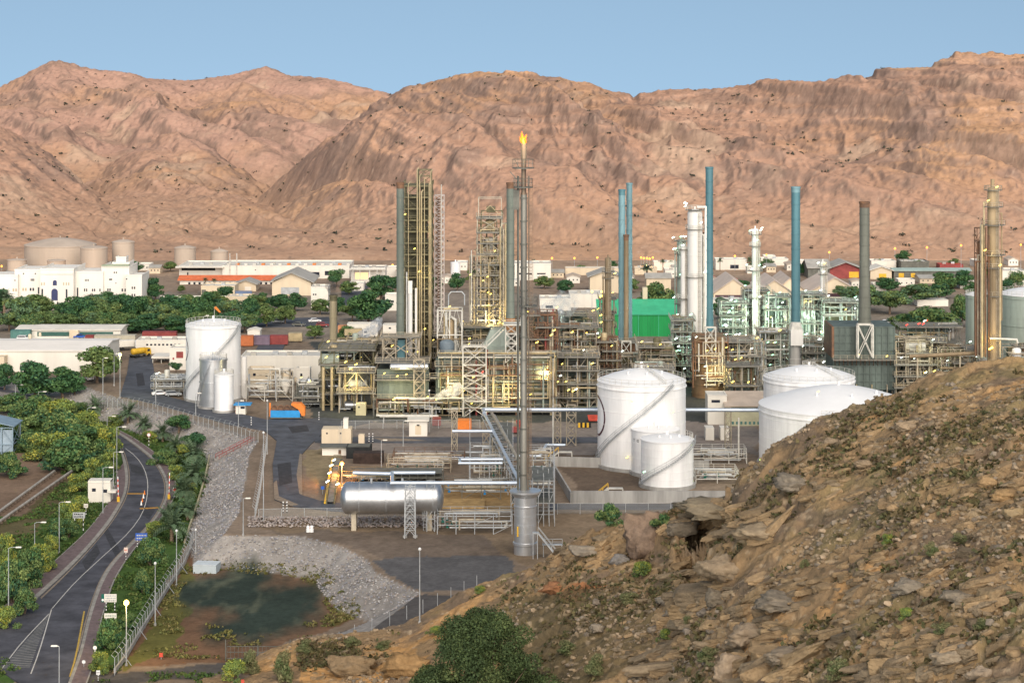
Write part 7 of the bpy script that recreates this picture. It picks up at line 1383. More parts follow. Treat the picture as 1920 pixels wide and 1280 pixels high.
BLD=[(1207,1005,74,112,'tall leaning reddish boulder standing beside the cave',(.27,.19,.135)),(1262,1150,36,30,'round grey boulder in the rubble fan',(.27,.23,.18)),(1120,1180,30,26,'pale cracked boulder alone on the gully floor',(.30,.25,.19)),(1245,1125,28,22,'grey block above the round rubble boulder',(.28,.24,.19)),(1355,1070,90,62,'largest tan boulder below the cave overhang',(.33,.25,.165)),(1340,1120,44,44,'dark boulder tucked under the largest tan one',(.22,.18,.13)),(1400,1190,80,60,'long tan rock slab at the lower right of the rubble fan',(.33,.25,.17)),(1370,1255,70,60,'cream fractured slab at the bottom of the hill',(.36,.27,.185)),(1095,1035,60,24,'low pale ledge rock right of the flare stairs',(.30,.25,.19)),(1160,1050,36,24,'grey jagged rock left of the leaning boulder',(.24,.22,.20)),(1352,978,170,40,'overhanging shelf rock above the cave',(.33,.26,.17)),(1280,990,52,44,'rounded shelf rock on the left of the cave',(.27,.22,.16)),(1425,1000,90,44,'flat shelf rock right of the cave overhang',(.34,.26,.17)),(1490,905,90,40,'grey shelf rock near the green-lit tank foot',(.25,.21,.16)),(1880,930,50,40,'orange broken rock at the upper right hillside',(.40,.26,.13)),(1850,905,34,26,'orange block beside the broken rock',(.38,.25,.13)),(1900,965,34,28,'yellowish boulder at the right picture edge',(.38,.28,.16)),(1700,1110,60,34,'grey split rock in the middle of the hill',(.25,.21,.16)),(1800,1120,70,30,'flat split slab above the yellowish shrub',(.27,.22,.16)),(1780,1250,60,40,'pale fractured rock heap stone at the lower right',(.34,.27,.19)),(1840,1265,50,36,'pale angular rock in the bottom right corner',(.36,.28,.20)),(1460,1130,100,40,'long dark ledge on the steep lower hill',(.24,.20,.15)),(1480,1230,90,44,'weathered ledge at the bottom centre of the hill',(.29,.23,.165)),(760,1250,90,50,'orange earth block in the cut bank left of the ghaf trees',(.36,.22,.10)),(650,1250,80,50,'brown earth block at the left of the orange cut bank',(.27,.19,.11)),(1040,1105,60,24,'rust-red earth rock above the gully',(.33,.16,.08)),(1290,1185,22,18,'small round boulder near the bright green shrub',(.28,.23,.18)),(1225,1180,20,18,'small boulder at the rubble fan left side',(.28,.23,.18)),(1320,1150,26,20,'small grey boulder under the dark one',(.25,.21,.17)),(1120,1130,22,14,'small stone on the gully slope',(.27,.22,.17)),(1620,870,40,24,'tan boulder on the upper hill face',(.34,.25,.16)),(1560,830,36,20,'tan boulder close below the widest tank',(.32,.24,.16)),(1700,800,44,26,'tan boulder on the slope under the crest',(.35,.26,.17))]
RKB=rock_protos(8,23,4)
for i,(px,py,w_,h_,lab,c) in enumerate(BLD):
    p=HP(px,py+h_*.35) or HP(px,py+h_*.5) or GT(px,py); v,f=RKB[i%8]; u=p.y/F; rg=np.random.default_rng(900+i); s=np.array([w_*u*.52,w_*u*.45,h_*u*.62]); V=v*s*(1+.05*rg.normal(size=(len(v),1)))
    nn=fbm(V[:,0]*1.7+i*9,V[:,2]*2.6+V[:,1],4,940+i)*.14; V=V*(1+nn[:,None]); a=rg.uniform(-.4,.4); ca,sa=math.cos(a),math.sin(a); V=np.stack([V[:,0]*ca-V[:,1]*sa,V[:,0]*sa+V[:,1]*ca,V[:,2]],-1)
    me=npmesh('boulder',V,f,True,np.array(c)[None]*1.3*(1+.25*fbm(V[:,0]*2,V[:,2]*3,3,960+i))[:,None]); o=link('boulder',me,MATS['hill_rock']); o.location=(p.x,p.y+s[1]*.3,p.z+s[2]*.45); tag(o,lab,'boulder',None)
# ================================================================ fences
CHAIN=None
def chainmat():
    global CHAIN
    if CHAIN: return CHAIN
    m=bpy.data.materials.new('chain_link'); m.use_nodes=True; n=m.node_tree; b=n.nodes['Principled BSDF']; b.inputs['Base Color'].default_value=(.30,.30,.29,1); b.inputs['Roughness'].default_value=.6
    tr=n.nodes.new('ShaderNodeBsdfTransparent'); mx=n.nodes.new('ShaderNodeMixShader'); mx.inputs[0].default_value=.30; o=n.nodes['Material Output']; n.links.new(tr.outputs[0],mx.inputs[1]); n.links.new(b.outputs[0],mx.inputs[2]); n.links.new(mx.outputs[0],o.inputs[0]); CHAIN=m; return m
def fence(label,pts,step,h=2.4,arm=0,pw=.09,mesh=True,braces=False,plinth=False,group=None):
    # pts: world (x,y); posts are copies of one post
    P_=np.array(pts,float); s=np.concatenate([[0],np.cumsum(np.hypot(*np.diff(P_,axis=0).T))]); n=max(2,int(s[-1]/step)+1); q=[(np.interp(d,s,P_[:,0]),np.interp(d,s,P_[:,1])) for d in np.linspace(0,s[-1],n)]
    q=[(x,y,gz(x,y)) for x,y in q]; t=thing('fence',label,'fence',q[0],group); m=MB(); m.bar((0,0,-.3),(0,0,h),pw)
    if arm: m.bar((0,0,h),(arm*.5,-.15,h+.5),pw*.8)
    me=None; L0=Vector(q[0])
    for i,c in enumerate(q):
        if me is None: o=m.build('post',GALV); me=o.data; o.parent=t
        else: o=bpy.data.objects.new('post',me); COL.objects.link(o); o.parent=t
        o.location=Vector(c)-L0
    if mesh:
        w_=MB()
        for a,b in zip(q[:-1],q[1:]):
            k=len(w_.v); w_.v+=[(a[0],a[1],a[2]+.02),(b[0],b[1],b[2]+.02),(b[0],b[1],b[2]+h-.05),(a[0],a[1],a[2]+h-.05)]; w_.f.append((k,k+1,k+2,k+3))
        w_.build('chain_link',chainmat(),t)
        m=MB(); m.pipe([(a[0],a[1],a[2]+h-.04) for a in q],.035,5); m.build('top_rail',GALV,t)
    if arm:
        m=MB(); m.pipe([(a[0]+arm*.5,a[1]-.15,a[2]+h+.48) for a in q],.022,4); m.build('barbed_wire',GALV,t)
    if plinth: wall(MB(),[(a[0],a[1]) for a in q],.35,.3,q[0][2]).build('plinth',CONC,t)
    if braces:
        for a in q[3::6]: MB().bar((a[0],a[1],a[2]+h*.8),(a[0]+1.6,a[1]-.6,a[2]),.08).build('brace',GALV,t)
    return t
def gp(pts,z=0): return [(G(x,y,z).x,G(x,y,z).y) for x,y in pts]
fence('chain-link plant fence with outward arms along the top of the stone bank',gp([(183,742),(260,760),(340,781),(430,806),(484,828)]),2.6,2.3,1)
fence('chain-link fence with leaning arms running down beside the inner plant road',gp([(500,838),(494,880),(488,920),(478,975)]),2.6,2.3,-1)
fence('weathered roadside fence with angled arms beside the verge and dark hollow',gp([(362,1022),(345,1060),(318,1100),(290,1145),(262,1190),(236,1235),(215,1262)],ZL),2.5,2.4,-1,braces=True,plinth=True)
fence('thin mesh fence on the plant edge behind the silver drum',gp([(485,972),(560,970),(640,970),(826,970)]),4.0,1.9)
fence('wire fence along the lane in front of the bund wall',gp([(1045,962),(1160,962),(1300,960)]),4.2,2.0)
fence('thin fence along the plant lane above the white substation hut',gp([(640,804),(760,802),(900,802)]),3.2,2.0)
tr_=[(607,1222),(658,1197),(694,1183),(747,1164),(804,1142),(847,1122),(894,1100)]
fence('row of bare fence posts along the track below the orange cut bank',[(HP(x,y) or GT(x,y)).xy[:] for x,y in tr_] if False else gp(tr_),4.6,2.0,mesh=False)
p=GT(423,1236); q=GT(522,1232); t=thing('track_gate','dark metal double gate across the track at the bottom of the picture','gate',tuple(p)); m=MB(); z=p.z
for s in (0,.5,1): xx=p.x+(q.x-p.x)*s; m.bar((xx,p.y,z-.2),(xx,p.y,z+(3.2 if s!=.5 else 2.3)),.14)
m.build('post',STEELD,t)
for s0,s1 in ((.02,.49),(.51,.98)):
    m=MB(); a=p.x+(q.x-p.x)*s0; b=p.x+(q.x-p.x)*s1
    for zz in (.2,1.2,2.1): m.bar((a,p.y,z+zz),(b,p.y,z+zz),.09)
    for k in range(9): xx=a+(b-a)*k/8; m.bar((xx,p.y,z+.2),(xx,p.y,z+2.1),.06)
    m.build('leaf',STEELD,t)
MB().box(q.x-.5,q.x-.1,p.y-.12,p.y-.06,z+1.9,z+2.2).build('green_plate',SIGNG,t)
# ================================================================ street lamps
def lampthing(label,px,pyb,h,arm=1.4,z=None,lit=None,name='street_lamp',group='street lamps along the road',base=None,mat=GALV,rz=0):
    p=base or (GT(px,pyb) if z is None else G(px,pyb,z)); t=thing(name,label,'street lamp',(0,0,0),group); m=MB(); m.tube((0,0,-.3),(0,0,h),.11,8,.06); m.build('pole',mat,t,True)
    MB().rbox((0,0,-.2),.4,.4,.35).build('base_plate',CONC,t)
    if arm:
        MB().pipe([(0,0,h-.05),(arm*.35,0,h+.12),(arm,0,h+.15)],.05,6).build('arm',mat,t,True); hd=MB(); hd.add([(arm-.1,-.16,h+.08),(arm+.95,-.2,h+.1),(arm+.95,.2,h+.1),(arm-.1,.16,h+.08),(arm,-.1,h+.27),(arm+.85,-.12,h+.27),(arm+.85,.12,h+.27),(arm,.1,h+.27)],[(0,3,2,1),(4,5,6,7),(0,1,5,4),(1,2,6,5),(2,3,7,6),(3,0,4,7)]); hd.build('lamp_head',OFFW,t); MB().box(arm+.05,arm+.8,-.13,.13,h+.04,h+.079).build('lamp_glass',lit or LAMPG,t)
    else:
        MB().lathe((0,0,h),[(k*(1 if lit is None else 1.7),q*(1 if lit is None else 1.7)) for k,q in ((.05,-.1),(.22,0),(.24,.2),(.12,.36),(.01,.4))],12).build('lamp_head',lit or LAMPG,t,True)
    t.location=p; t.rotation_euler=(0,0,rz); return t,p
def hgt(pyb,pyt,p): return (pyb-pyt)*p.y/F
for px,pb,pt,lab in ((29,752,722,'leftmost far street lamp beyond the hedge at the left edge'),(72,770,735,'far street lamp second from the left beyond the hedge'),(120,785,751,'far street lamp on the verge, third along the bend'),(164,803,765,'far street lamp on the verge near the first date palm'),(201,822,781,'far street lamp on the verge just before the road emerges'),(219,884,801,'tallest-looking lamp by the bend where the road emerges'),(213,912,848,'slim lamp behind the yellow-green kerb shrub'),(193,962,877,'lamp standing behind the white guard booth'),(111,1036,942,'lamp on the left roadside above the direction sign'),(65,1044,980,'lamp among the shrubs left of the direction sign'),(16,1146,1027,'lamp at the left edge above the pavement')):
    p=GT(px,pb); lampthing(lab,px,pb,hgt(pb,pt,p),1.3)
p=GT(111,1305); lampthing('lamp cut by the bottom edge between carriageway and hatched area',111,1305,hgt(1305,1212,p),.3,rz=PI)
for px,pb,pt,lab in ((193,737,672,'bare lamp pole left of the plant gate road'),(214,722,664,'lamp pole beside the broad olive tree by the gate'),(292,762,700,'tall pole by the pipe tangle at the fence'),(367,778,738,'pole in front of the tall white tank with emblem'),(447,800,752,'pole by the tiny gate booth'),(456,1002,935,'thin grey pole on the stone bank corner')):
    p=GT(px,pb); lampthing(lab,px,pb,hgt(pb,pt,p),.5,group='slim poles by the plant fence')
def lit(label,px,pb,pt,mat,col,e,arm=0,z=None):
    p=GT(px,pb) if z is None else G(px,pb,z); h=hgt(pb,pt,p); t,p=lampthing(label,px,pb,h,arm,lit=mat,base=p,group=None); glow(p.x+arm,p.y-.8,p.z+h+.1,e/.36,col); return t
lit('lit yellow lamp on a tall pole beside the roadside fence at the lower left',237,1245,1132,M('bright_yellow',(1,.66,.14),emit=6),(1,.7,.25),1500)
lit('lit greenish-yellow lamp by the plant gate next to the broad olive tree',225,745,666,M('bright_lime',(1,.9,.2),emit=5),(.95,1,.5),700)
lit('lit orange lamp above the dark store at the end of the inner plant road',641,905,871,M('bright_orange',(1,.34,.05),emit=6),(1,.42,.10),2600)
lit('lit yellow-green lamp at the foot of the widest white tank on the hill edge',1428,905,863,M('bright_green',(.7,1,.18),emit=4),(.8,1,.4),250)
lit('lit lamp on the roof corner of the white guard booth',203,935,902,M('bright_pale',(.95,1,.35),emit=4),(.9,1,.5),120)
for px,pb,pt,lab in ((331,1096,996,'plain tall post by the roadside fence, upper of three'),(291,1170,1057,'plain tall post by the roadside fence, middle of three'),(367,1036,994,'short post at the corner of the roadside fence'),(494,975,812,'tall white post by the inner road fence, right of pair'),(501,850,752,'tall white post at the plant road corner'),(787,1166,1031,'slim lamp pole standing on the bank below the track'),(715,885,826,'slim white lamp post on the yard behind the dark store'),(756,835,790,'lamp post beside the white substation hut'),(1385,858,800,'lamp post below the pump house'),(881,842,770,'lamp post left of the flare header trestle'),(805,808,733,'white post right of the steam jet')):
    p=GT(px,pb) if px!=787 else (HP(px,pb) or GT(px,pb)); lampthing(lab,px,pb,hgt(pb,pt,p),0 if px not in (715,756) else .4,base=p,name='lamp_post',group='plain posts and lamp poles')
# orange lamps of the far settlement
fo_=[(1202,484),(1207,485),(1213,485),(1218,486),(1224,484)]
for i,(px,py) in enumerate(fo_):
    p=Vector((X(px,935),935,0)); t,_=lampthing(ORD[i]+' from the left in the tight row of five lit orange lamps below the mountain',px,0,Z(py,935),0,base=p,lit=E_O,group='tight row of lit orange lamps')
for px,py,lab in ((1077,485,'lit orange lamp left of the thin brown column below the mountain'),(1120,484,'lit orange lamp just left of the thin brown column'),(1378,481,'lit orange lamp above the white house with porch'),(1437,479,'lit orange lamp above the two-step house'),(1555,474,'lit orange lamp above the dark-fronted hall'),(1678,467,'lit orange lamp left of the lone hillside tree'),(1738,465,'lit orange lamp right of the lone hillside tree'),(1802,461,'lit red-orange lamp left of the gold column head'),(1035,485,'lit orange lamp right of the flare stack below the mountain'),(614,499,'lit orange lamp on the long warehouse right part'),(172,500,'lit orange lamp between beige tanks behind the palace tower'),(3,505,'lit orange lamp at the left edge below the beige tank'),(736,498,'lit orange lamp left of the grey-green stack'),(1914,460,'lit orange-red lamp at the right edge on the mountain foot'),(1110,548,'lit yellow lamp on the far white shed'),(1128,548,'second lit yellow lamp on the far white shed')):
    D_=935 if py<520 else 785; p=Vector((X(px,D_),D_,0)); t,_=lampthing(lab,px,0,max(1.5,Z(py,D_)),0,base=p,lit=E_O if D_>900 else E_Y,group='lit lamps of the far settlement')
for px,py,D_ in ((172,503,905),(5,507,905),(1212,488,928)): glow(X(px,D_),D_-3,Z(py,D_),2500,(1,.45,.12))
FAR=[(268,506),(290,512),(640,512),(668,545),(700,560),(752,520),(775,540),(800,512),(838,530),(866,506),(905,520),(935,508),(958,535),(1045,520),(1075,530),(1095,560),(1170,506),(1180,530),(1262,520),(1275,510),(1325,530),(1412,512),(1446,510),(1486,506),(1510,500),(1530,545),(1608,540),(1700,535),(1740,530),(1785,520),(1838,500),(1866,505),(1900,497),(1650,545)]
for i,(px,py) in enumerate(FAR):
    r=random.Random(i+50); w_=r.uniform(16,34); h_=r.uniform(7,12); k=i%3
    lab=(ORD[i//1] if i<16 else ['seventeenth','eighteenth','nineteenth','twentieth','twenty-first','twenty-second','twenty-third','twenty-fourth','twenty-fifth','twenty-sixth','twenty-seventh','twenty-eighth','twenty-ninth','thirtieth','thirty-first','thirty-second','thirty-third','thirty-fourth'][i-16])+' small far house from the left between plant and mountain foot'
    bld(lab,px-w_/2,px+w_/2,py,py-h_,r.uniform(6,12),[OFFW,CREAM,OFFW][k],[ROOFW,ROOFG,TAN][k],None if k==0 else py-h_-r.uniform(2.5,4.5),wins=tuple((px-w_*.3+j*w_*.3,py-h_*.55,2.2,2.4) for j in range(3)),along='x' if k==1 else 'y',ov=.4,group='small houses of the far settlement',name='house',cat='house')
FT=[(255,510,26,20),(320,508,30,18),(612,518,30,20),(655,552,40,26),(742,545,34,28),(780,522,30,24),(815,545,34,26),(885,530,30,26),(930,520,28,20),(1020,540,40,24),(1060,548,36,24),(1088,512,24,16),(1150,505,26,16),(1185,548,36,26),(1290,520,30,20),(1320,512,22,18),(1395,548,40,24),(1440,500,26,16),(1500,515,30,20),(1545,505,24,16),(1600,512,26,18),(1645,500,22,16),(1665,545,50,26),(1720,505,26,18),(1760,560,60,26),(1790,500,24,16),(1825,560,40,30),(1850,520,30,20),(1885,550,40,26),(1580,560,40,26)]
for i,(px,pb,w_,h_) in enumerate(FT): plant(['d0','o1','d2','o0','d3','w1'][i%6],px,pb,w_,h_,(ORD[i] if i<16 else ['seventeenth','eighteenth','nineteenth','twentieth','twenty-first','twenty-second','twenty-third','twenty-fourth','twenty-fifth','twenty-sixth','twenty-seventh','twenty-eighth','twenty-ninth','thirtieth'][i-16])+' far tree from the left among the houses at the mountain foot',group='trees among the far houses')
# ================================================================ signs
def post_striped(m1,m2,x,y,z,h,n=6,r=.06):
    for k in range(n): (m1 if k%2 else m2).tube((x,y,z+h*k/n),(x,y,z+h*(k+1)/n),r,8)
def sign(label,px,pyb,pyt,wpx,hpx,mat,posts=1,shape='rect',lines=0,striped=True,rim=None,lmat=LINE,name='road_sign'):
    p=GT(px,pyb); u=p.y/F; w_,h_=wpx*u,hpx*u; zt=p.z+(pyb-pyt)*u; t=thing(name,label,'sign',tuple(p)); xs=[p.x] if posts==1 else [p.x-w_*.35,p.x+w_*.35]
    for x in xs:
        if striped:
            n=6; hh=(zt-h_)-p.z+.05
            for k in range(n): MB().tube((x,p.y+.08,p.z-.1+hh*k/n),(x,p.y+.08,p.z-.1+hh*(k+1)/n),.075,8).build('post_band',(BLACK,WHITE)[k%2],t,True)
        else: MB().tube((x,p.y+.08,p.z-.1),(x,p.y+.08,zt-h_*.5),.05,8).build('post',GALV,t,True)
    if shape=='rect':
        MB().box(p.x-w_/2,p.x+w_/2,p.y-.03,p.y+.03,zt-h_,zt).build('panel',mat,t)
        if rim: m=MB(); m.box(p.x-w_/2-.04,p.x+w_/2+.04,p.y-.02,p.y+.02,zt-h_-.04,zt+.04); m.build('rim',rim,t)
    else:
        MB().tube((p.x,p.y-.03,zt-h_/2),(p.x,p.y+.03,zt-h_/2),h_/2,20).build('disc',mat,t)
        if rim: MB().tube((p.x,p.y-.02,zt-h_/2),(p.x,p.y+.04,zt-h_/2),h_/2*1.22,20).build('rim',rim,t)
    for k in range(lines):
        z=zt-h_*(k+.7)/(lines+.4); r=random.Random(k+int(px)); x=p.x-w_*.4
        while x<p.x+w_*.36:
            L=r.uniform(.05,.16)*w_; MB().box(x,min(x+L,p.x+w_*.42),p.y-.045,p.y-.031,z-h_*.11,z+h_*.07).build('lettering',lmat,t); x+=L+.045*w_
    return t,p,u
sign('wide blue sign with two rows of white writing on two striped posts',265,1026,999,22,13,BLUES,2,lines=2)
sign('small white board on a post above the blue sign',281,1002,987,10,10,OFFW,1,lines=2,lmat=GALV,striped=False)
sign('small pinkish-white plate on a black and white striped post at the pavement',236,1051,1026,7,9,M('pinkish_plate',(.75,.60,.52),.6,0,.1,1),1,lines=1,lmat=RED)
t,p,u=sign('white notice board with dark green end panel on two posts by the pavement',207,1146,1113,23,15,OFFW,2,lines=3,lmat=GALV); MB().box(p.x-17*u,p.x-11.6*u,p.y-.03,p.y+.03,p.z+18*u,p.z+33*u).build('green_panel',SIGNG,t); MB().tube((p.x-14.3*u,p.y-.06,p.z+22*u),(p.x-14.3*u,p.y-.031,p.z+22*u),2.2*u,12).build('white_emblem',WHITE,t)
sign('low white board with large dark lettering half hidden by the lower shrub',207,1166,1149,23,9,OFFW,2,lines=1,lmat=SIGNG)
sign('round white speed sign on striped post behind the pavement at the bottom',178,1240,1210,0,7,WHITE,1,'round',lmat=BLACK,rim=STEELD)
sign('small round white mirror-like sign standing on the pavement',157,1251,1237,0,6,WHITE,1,'round',striped=False,rim=GALV)
sign('white roundish sign above the oval planter at the bottom edge',184,1276,1256,7,8,WHITE,1,'rect',lines=1,lmat=BLACK)
sign('wide white direction sign with dark writing on two striped posts on the left verge',148,998,960,23,11,GALV,2,lines=2,lmat=BLACK)
sign('small square white sign behind the direction sign',161,966,944,8,7,OFFW,1,lines=1,lmat=BLACK)
sign('round white sign with red rim on striped post on the grass verge',279,838,812,0,6,WHITE,1,'round',rim=RED)
sign('round red stop disc beside the right barrier',328,932,914,0,7,RED,1,'round',rim=WHITE)
sign('small red plate on the lower boundary near the fence end',302,1234,1223,7,8,RED,1,striped=False); sign('red plate on a post at the very bottom edge of the picture',455,1290,1273,6,14,RED,1,striped=False)
sign('small blue square sign beside the yellow kerb of the inner road',605,925,911,6,6,BLUES,1,striped=False); 
p=GT(183,1277); t=thing('planter','oval stone-rimmed planter at the bottom edge beside the pavement','planter',tuple(p)); m=MB().lathe((0,0,0),[(1.9,-.2),(1.9,.35),(1.6,.35),(1.6,.2),(.01,.22)],28); o=m.build('rim',M('tan_stone',(.42,.30,.20),.85,0,.2,1),t,True); t.scale=(1,.6,1)
for px,py,lab in ((531,960,'black and white bollard post at the end of the inner road, left of pair'),(538,960,'black and white bollard post at the end of the inner road, right of pair'),(598,788,'striped bollard on the yard right of the blue machine'),(692,829,'striped bollard right of the narrow beige cabinet, left of pair'),(699,829,'striped bollard right of the narrow beige cabinet, right of pair'),(471,798,'striped bollard at the fence corner near the booth')):
    p=G(px,py); t=thing('bollard',lab,'bollard',tuple(p),'black and white bollards')
    for k in range(8): MB().tube((p.x,p.y,.28*k-.1),(p.x,p.y,.28*(k+1)-.1),.13,8).build('band',(BLACK,WHITE)[k%2],t,True)
# ================================================================ checkpoint
def barrier(label,px,pb,pt,flip):
    p=GT(px,pb); h=hgt(pb,pt,p); t=thing('road_barrier',label,'barrier',tuple(p),'raised road barriers'); MB().rbox((p.x,p.y,p.z-.1),.55,.5,1.25).build('yellow_housing',YEL,t); m=MB(); MB().rbox((p.x-.3*flip,p.y,p.z+.9),.16,.3,.9).build('counterweight',STEELD,t)
    for k in range(8): a=Vector((p.x-.12*flip*k/8,p.y,p.z+1+(h-1)*k/8)); b=Vector((p.x-.12*flip*(k+1)/8,p.y,p.z+1+(h-1)*(k+1)/8)); MB().bar(a,b,.17).build('arm_band',(M('barrier_pink',(.72,.16,.12),.6,0,.1,1),WHITE)[k%2],t)
barrier('raised red and white barrier on the left kerb by the guard booth',222,941,893,1); barrier('raised red and white barrier on the right kerb beside the palms',317,936,886,-1)
for px,py,lab in ((271,927,'red cone'),(269,934,'white cone'),(267,941,'orange-red cone'),(265,947,'small white cone')):
    p=GT(px,py); t=thing('traffic_cone',lab+' in the row between the two speed bumps','cone',tuple(p),'cones between the speed bumps'); c=WHITE if 'white' in lab else ORNG; MB().lathe((p.x,p.y,p.z+.05),[(.22,.0),(.07,.85),(.05,.9)],12).build('cone',c,t,True); MB().rbox((p.x,p.y,p.z+.02),.5,.5,.05).build('foot',BLACK,t)
t,b=bld('white guard booth beside the left barrier with shaded canopy',165,207,941,905,3.2,OFFW,ROOFW,wins=((176,918,7,6),(197,920,8,6)),D=GT(186,941).y,parapet=.15,name='guard_booth',cat='booth')
for ch in t.children: ch.location.z+=0
t.location.z=0
t.location=t.location+Vector((0,0,0)); m=MB(); m.box(b[1]-.5,b[1]+1.3,b[2]-1,b[2]+1.4,Z(922,b[2]),Z(919,b[2])); m.build('canopy',OFFW,t)
MB().box(b[0],b[1],b[2]+.01,b[2]+3.1,ZL-.3,-.39).build('base_wall',OFFW,t)
# twin pipelines left
for a,b_,lab in (((-30,984),(102,887),'left of the twin pipelines on sleepers at the left edge'),((-30,1002),(137,885),'right of the twin pipelines on sleepers at the left edge')):
    p=GT(*a); q=GT(*b_); p.z=q.z=ZL; t=thing('pipeline',lab,'pipeline',tuple(p),'twin pipelines'); MB().pipe([p+Vector((0,0,.55)),q+Vector((0,0,.55))],.28,10).build('pipe',M('weathered_pipe',(.40,.37,.33),.7,.1,.25,.6),t,True)
    for k in range(26): c=p+(q-p)*(k/25); MB().rbox((c.x,c.y,ZL-.1),.9,.3,.45,.6).build('sleeper',M('sleeper',(.16,.12,.09),.9,0,.3,1),t)
# blue-framed greenhouse
D_=GT(12,850).y; x0,x1=X(-60,D_),X(24,D_); t=thing('greenhouse','blue-grey steel framed open shed cut by the left edge','shed',(x1,D_,ZL)); BG=M('blue_grey_steel',(.24,.33,.40),.5,.2,.15,.5); m=MB(); frame(m,list(np.linspace(x0,x1,5)),[D_,D_+8],[ZL-.2,ZL+2.2,Z(802,D_)],.2,'z',.1); m.build('frame',BG,t)
MB().add([(x0,D_-.3,Z(780,D_)),(x1+.4,D_-.3,Z(800,D_)),(x1+.4,D_+9,Z(800,D_)),(x0,D_+9,Z(780,D_)),(x0,D_-.3,Z(780,D_)+.2),(x1+.4,D_-.3,Z(800,D_)+.2),(x1+.4,D_+9,Z(800,D_)+.2),(x0,D_+9,Z(780,D_)+.2)],[(0,3,2,1),(4,5,6,7),(0,1,5,4),(1,2,6,5),(2,3,7,6),(3,0,4,7)]).build('roof',BG,t); m=MB()
for k in range(4): a=x0+(x1-x0)*k/4; MB().box(a+.15,a+(x1-x0)/4-.15,D_+.3,D_+.36,ZL+.3,Z(806,D_)).build('panel',M('blue_grey_panel',(.30,.38,.45),.4,.1,.2,.5),t)
p=GT(36,838); tag(MB().tube((p.x,p.y,p.z-.3),(p.x,p.y,p.z+hgt(838,785,p)),.11,8).build('post',CONC,None,True),'plain concrete post standing right of the blue-grey open shed','post')
# kerb wall along the verge, red hand-rail stairs, box, marker
kp=gp([(395,842),(391,866),(384,900),(372,940),(357,985),(346,1020)],ZL); t=thing('kerb_wall','pale yellowish low kerb wall between verge and stone bank','wall',(kp[0][0],kp[0][1],ZL)); wall(MB(),kp,.6,.35,ZL).build('wall',M('yellowish_kerb',(.42,.37,.24),.85,0,.2,.6),t)
p=GT(470,826); q=GT(404,860); t=thing('red_handrail_steps','dark red hand-rail steps climbing the stone bank','steps',tuple(p)); m=MB()
n=14
for k in range(n): c=q+(p-q)*(k/(n-1)); m.rbox((c.x,c.y,c.z-.15),1.1,.9,.35,.5)
m.build('steps',CONC,t); h=MB()
for s in (0,1.0): rail(h,[(q.x+s,q.y-s,q.z),(p.x+s,p.y-s,p.z)],0,1.1,.1,1.6)
h.build('handrail',MAROON,t)
p=GT(388,1069); t=thing('concrete_box','pale bluish concrete box with low ridge lid beside the stone bank toe','box',tuple(p)); w_=44*p.y/F; m=MB(); m.rbox((p.x,p.y,p.z-.2),w_,3.4,1.5,-.12); m.build('body',M('bluish_concrete',(.46,.52,.55),.8,0,.1,.5),t); m=MB(); m.rbox((p.x,p.y,p.z+1.31),w_*1.02,3.5,.12,-.12); m.build('lid',M('bluish_lid',(.56,.61,.63),.8,0,.1,.5),t)
p=G(581,996); t=thing('hydrant','white rounded hydrant pair on the bare ground in front of the rubble bank','hydrant',tuple(p)); 
for dx in (-.35,.35): MB().lathe((p.x+dx,p.y,0),[(.38,-.1),(.38,.5),(.3,.55),(.34,.9),(.2,1.15),(.01,1.2)],12).build('body',WHITE,t,True)
MB().tube((p.x-.6,p.y,.75),(p.x+.6,p.y,.75),.12,8).build('pipe',RED,t,True)
# windsock on the tall white tank
t=thing('windsock','orange windsock on a pole above the tall white tank roof','windsock',(X(402,576),576,zF)); z=Z(575,576); MB().tube((X(402,576),576,zF-.2),(X(402,576),576,z),.06,6).build('pole',STEELW,t,True); MB().tube((X(403,576),576,z-.1),(X(413,576),576,z-1.5),.42,12,.2).build('sock',ORNG,t,True)
t=thing('roof_lamp','small roof lamp with bent arm on the tall white tank','lamp',(X(381,568),568,zF)); MB().pipe([(X(381,568),568,zF),(X(381,568),568,Z(594,568)),(X(388,568),568,Z(591,568))],.05,6).build('pole',STEELW,t,True); MB().rbox((X(389,568),568,Z(592,568)),.8,.3,.18).build('lamp_head',OFFW,t)
# lamps on the tanks and yard: fixtures standing on short posts
for i,(px,py,D_,k,lab) in enumerate(((1186,752,466.5,'y','lit lamp beside the diagonal stair of the tall white tank'),(1262,773,466,'y','lit lamp on the right half of the tall white tank'),(1176,858,466,'y','lit lamp low on the tall white tank left of the half hidden tank'),(1208,885,447,'g','lit greenish lamp at the stair foot of the squat white tank'),(1534,735,456,'y','lit lamp on the widest white tank roof edge'))):
    t=thing('wall_lamp',lab,'lamp',(X(px,D_),D_,0)); x=X(px,D_); z=Z(py,D_); MB().bar((x,D_,z),(x,D_+1.2,z-.1),.07).build('bracket',GALV,t); lamp(t,x,D_,z+.1,k,.6)
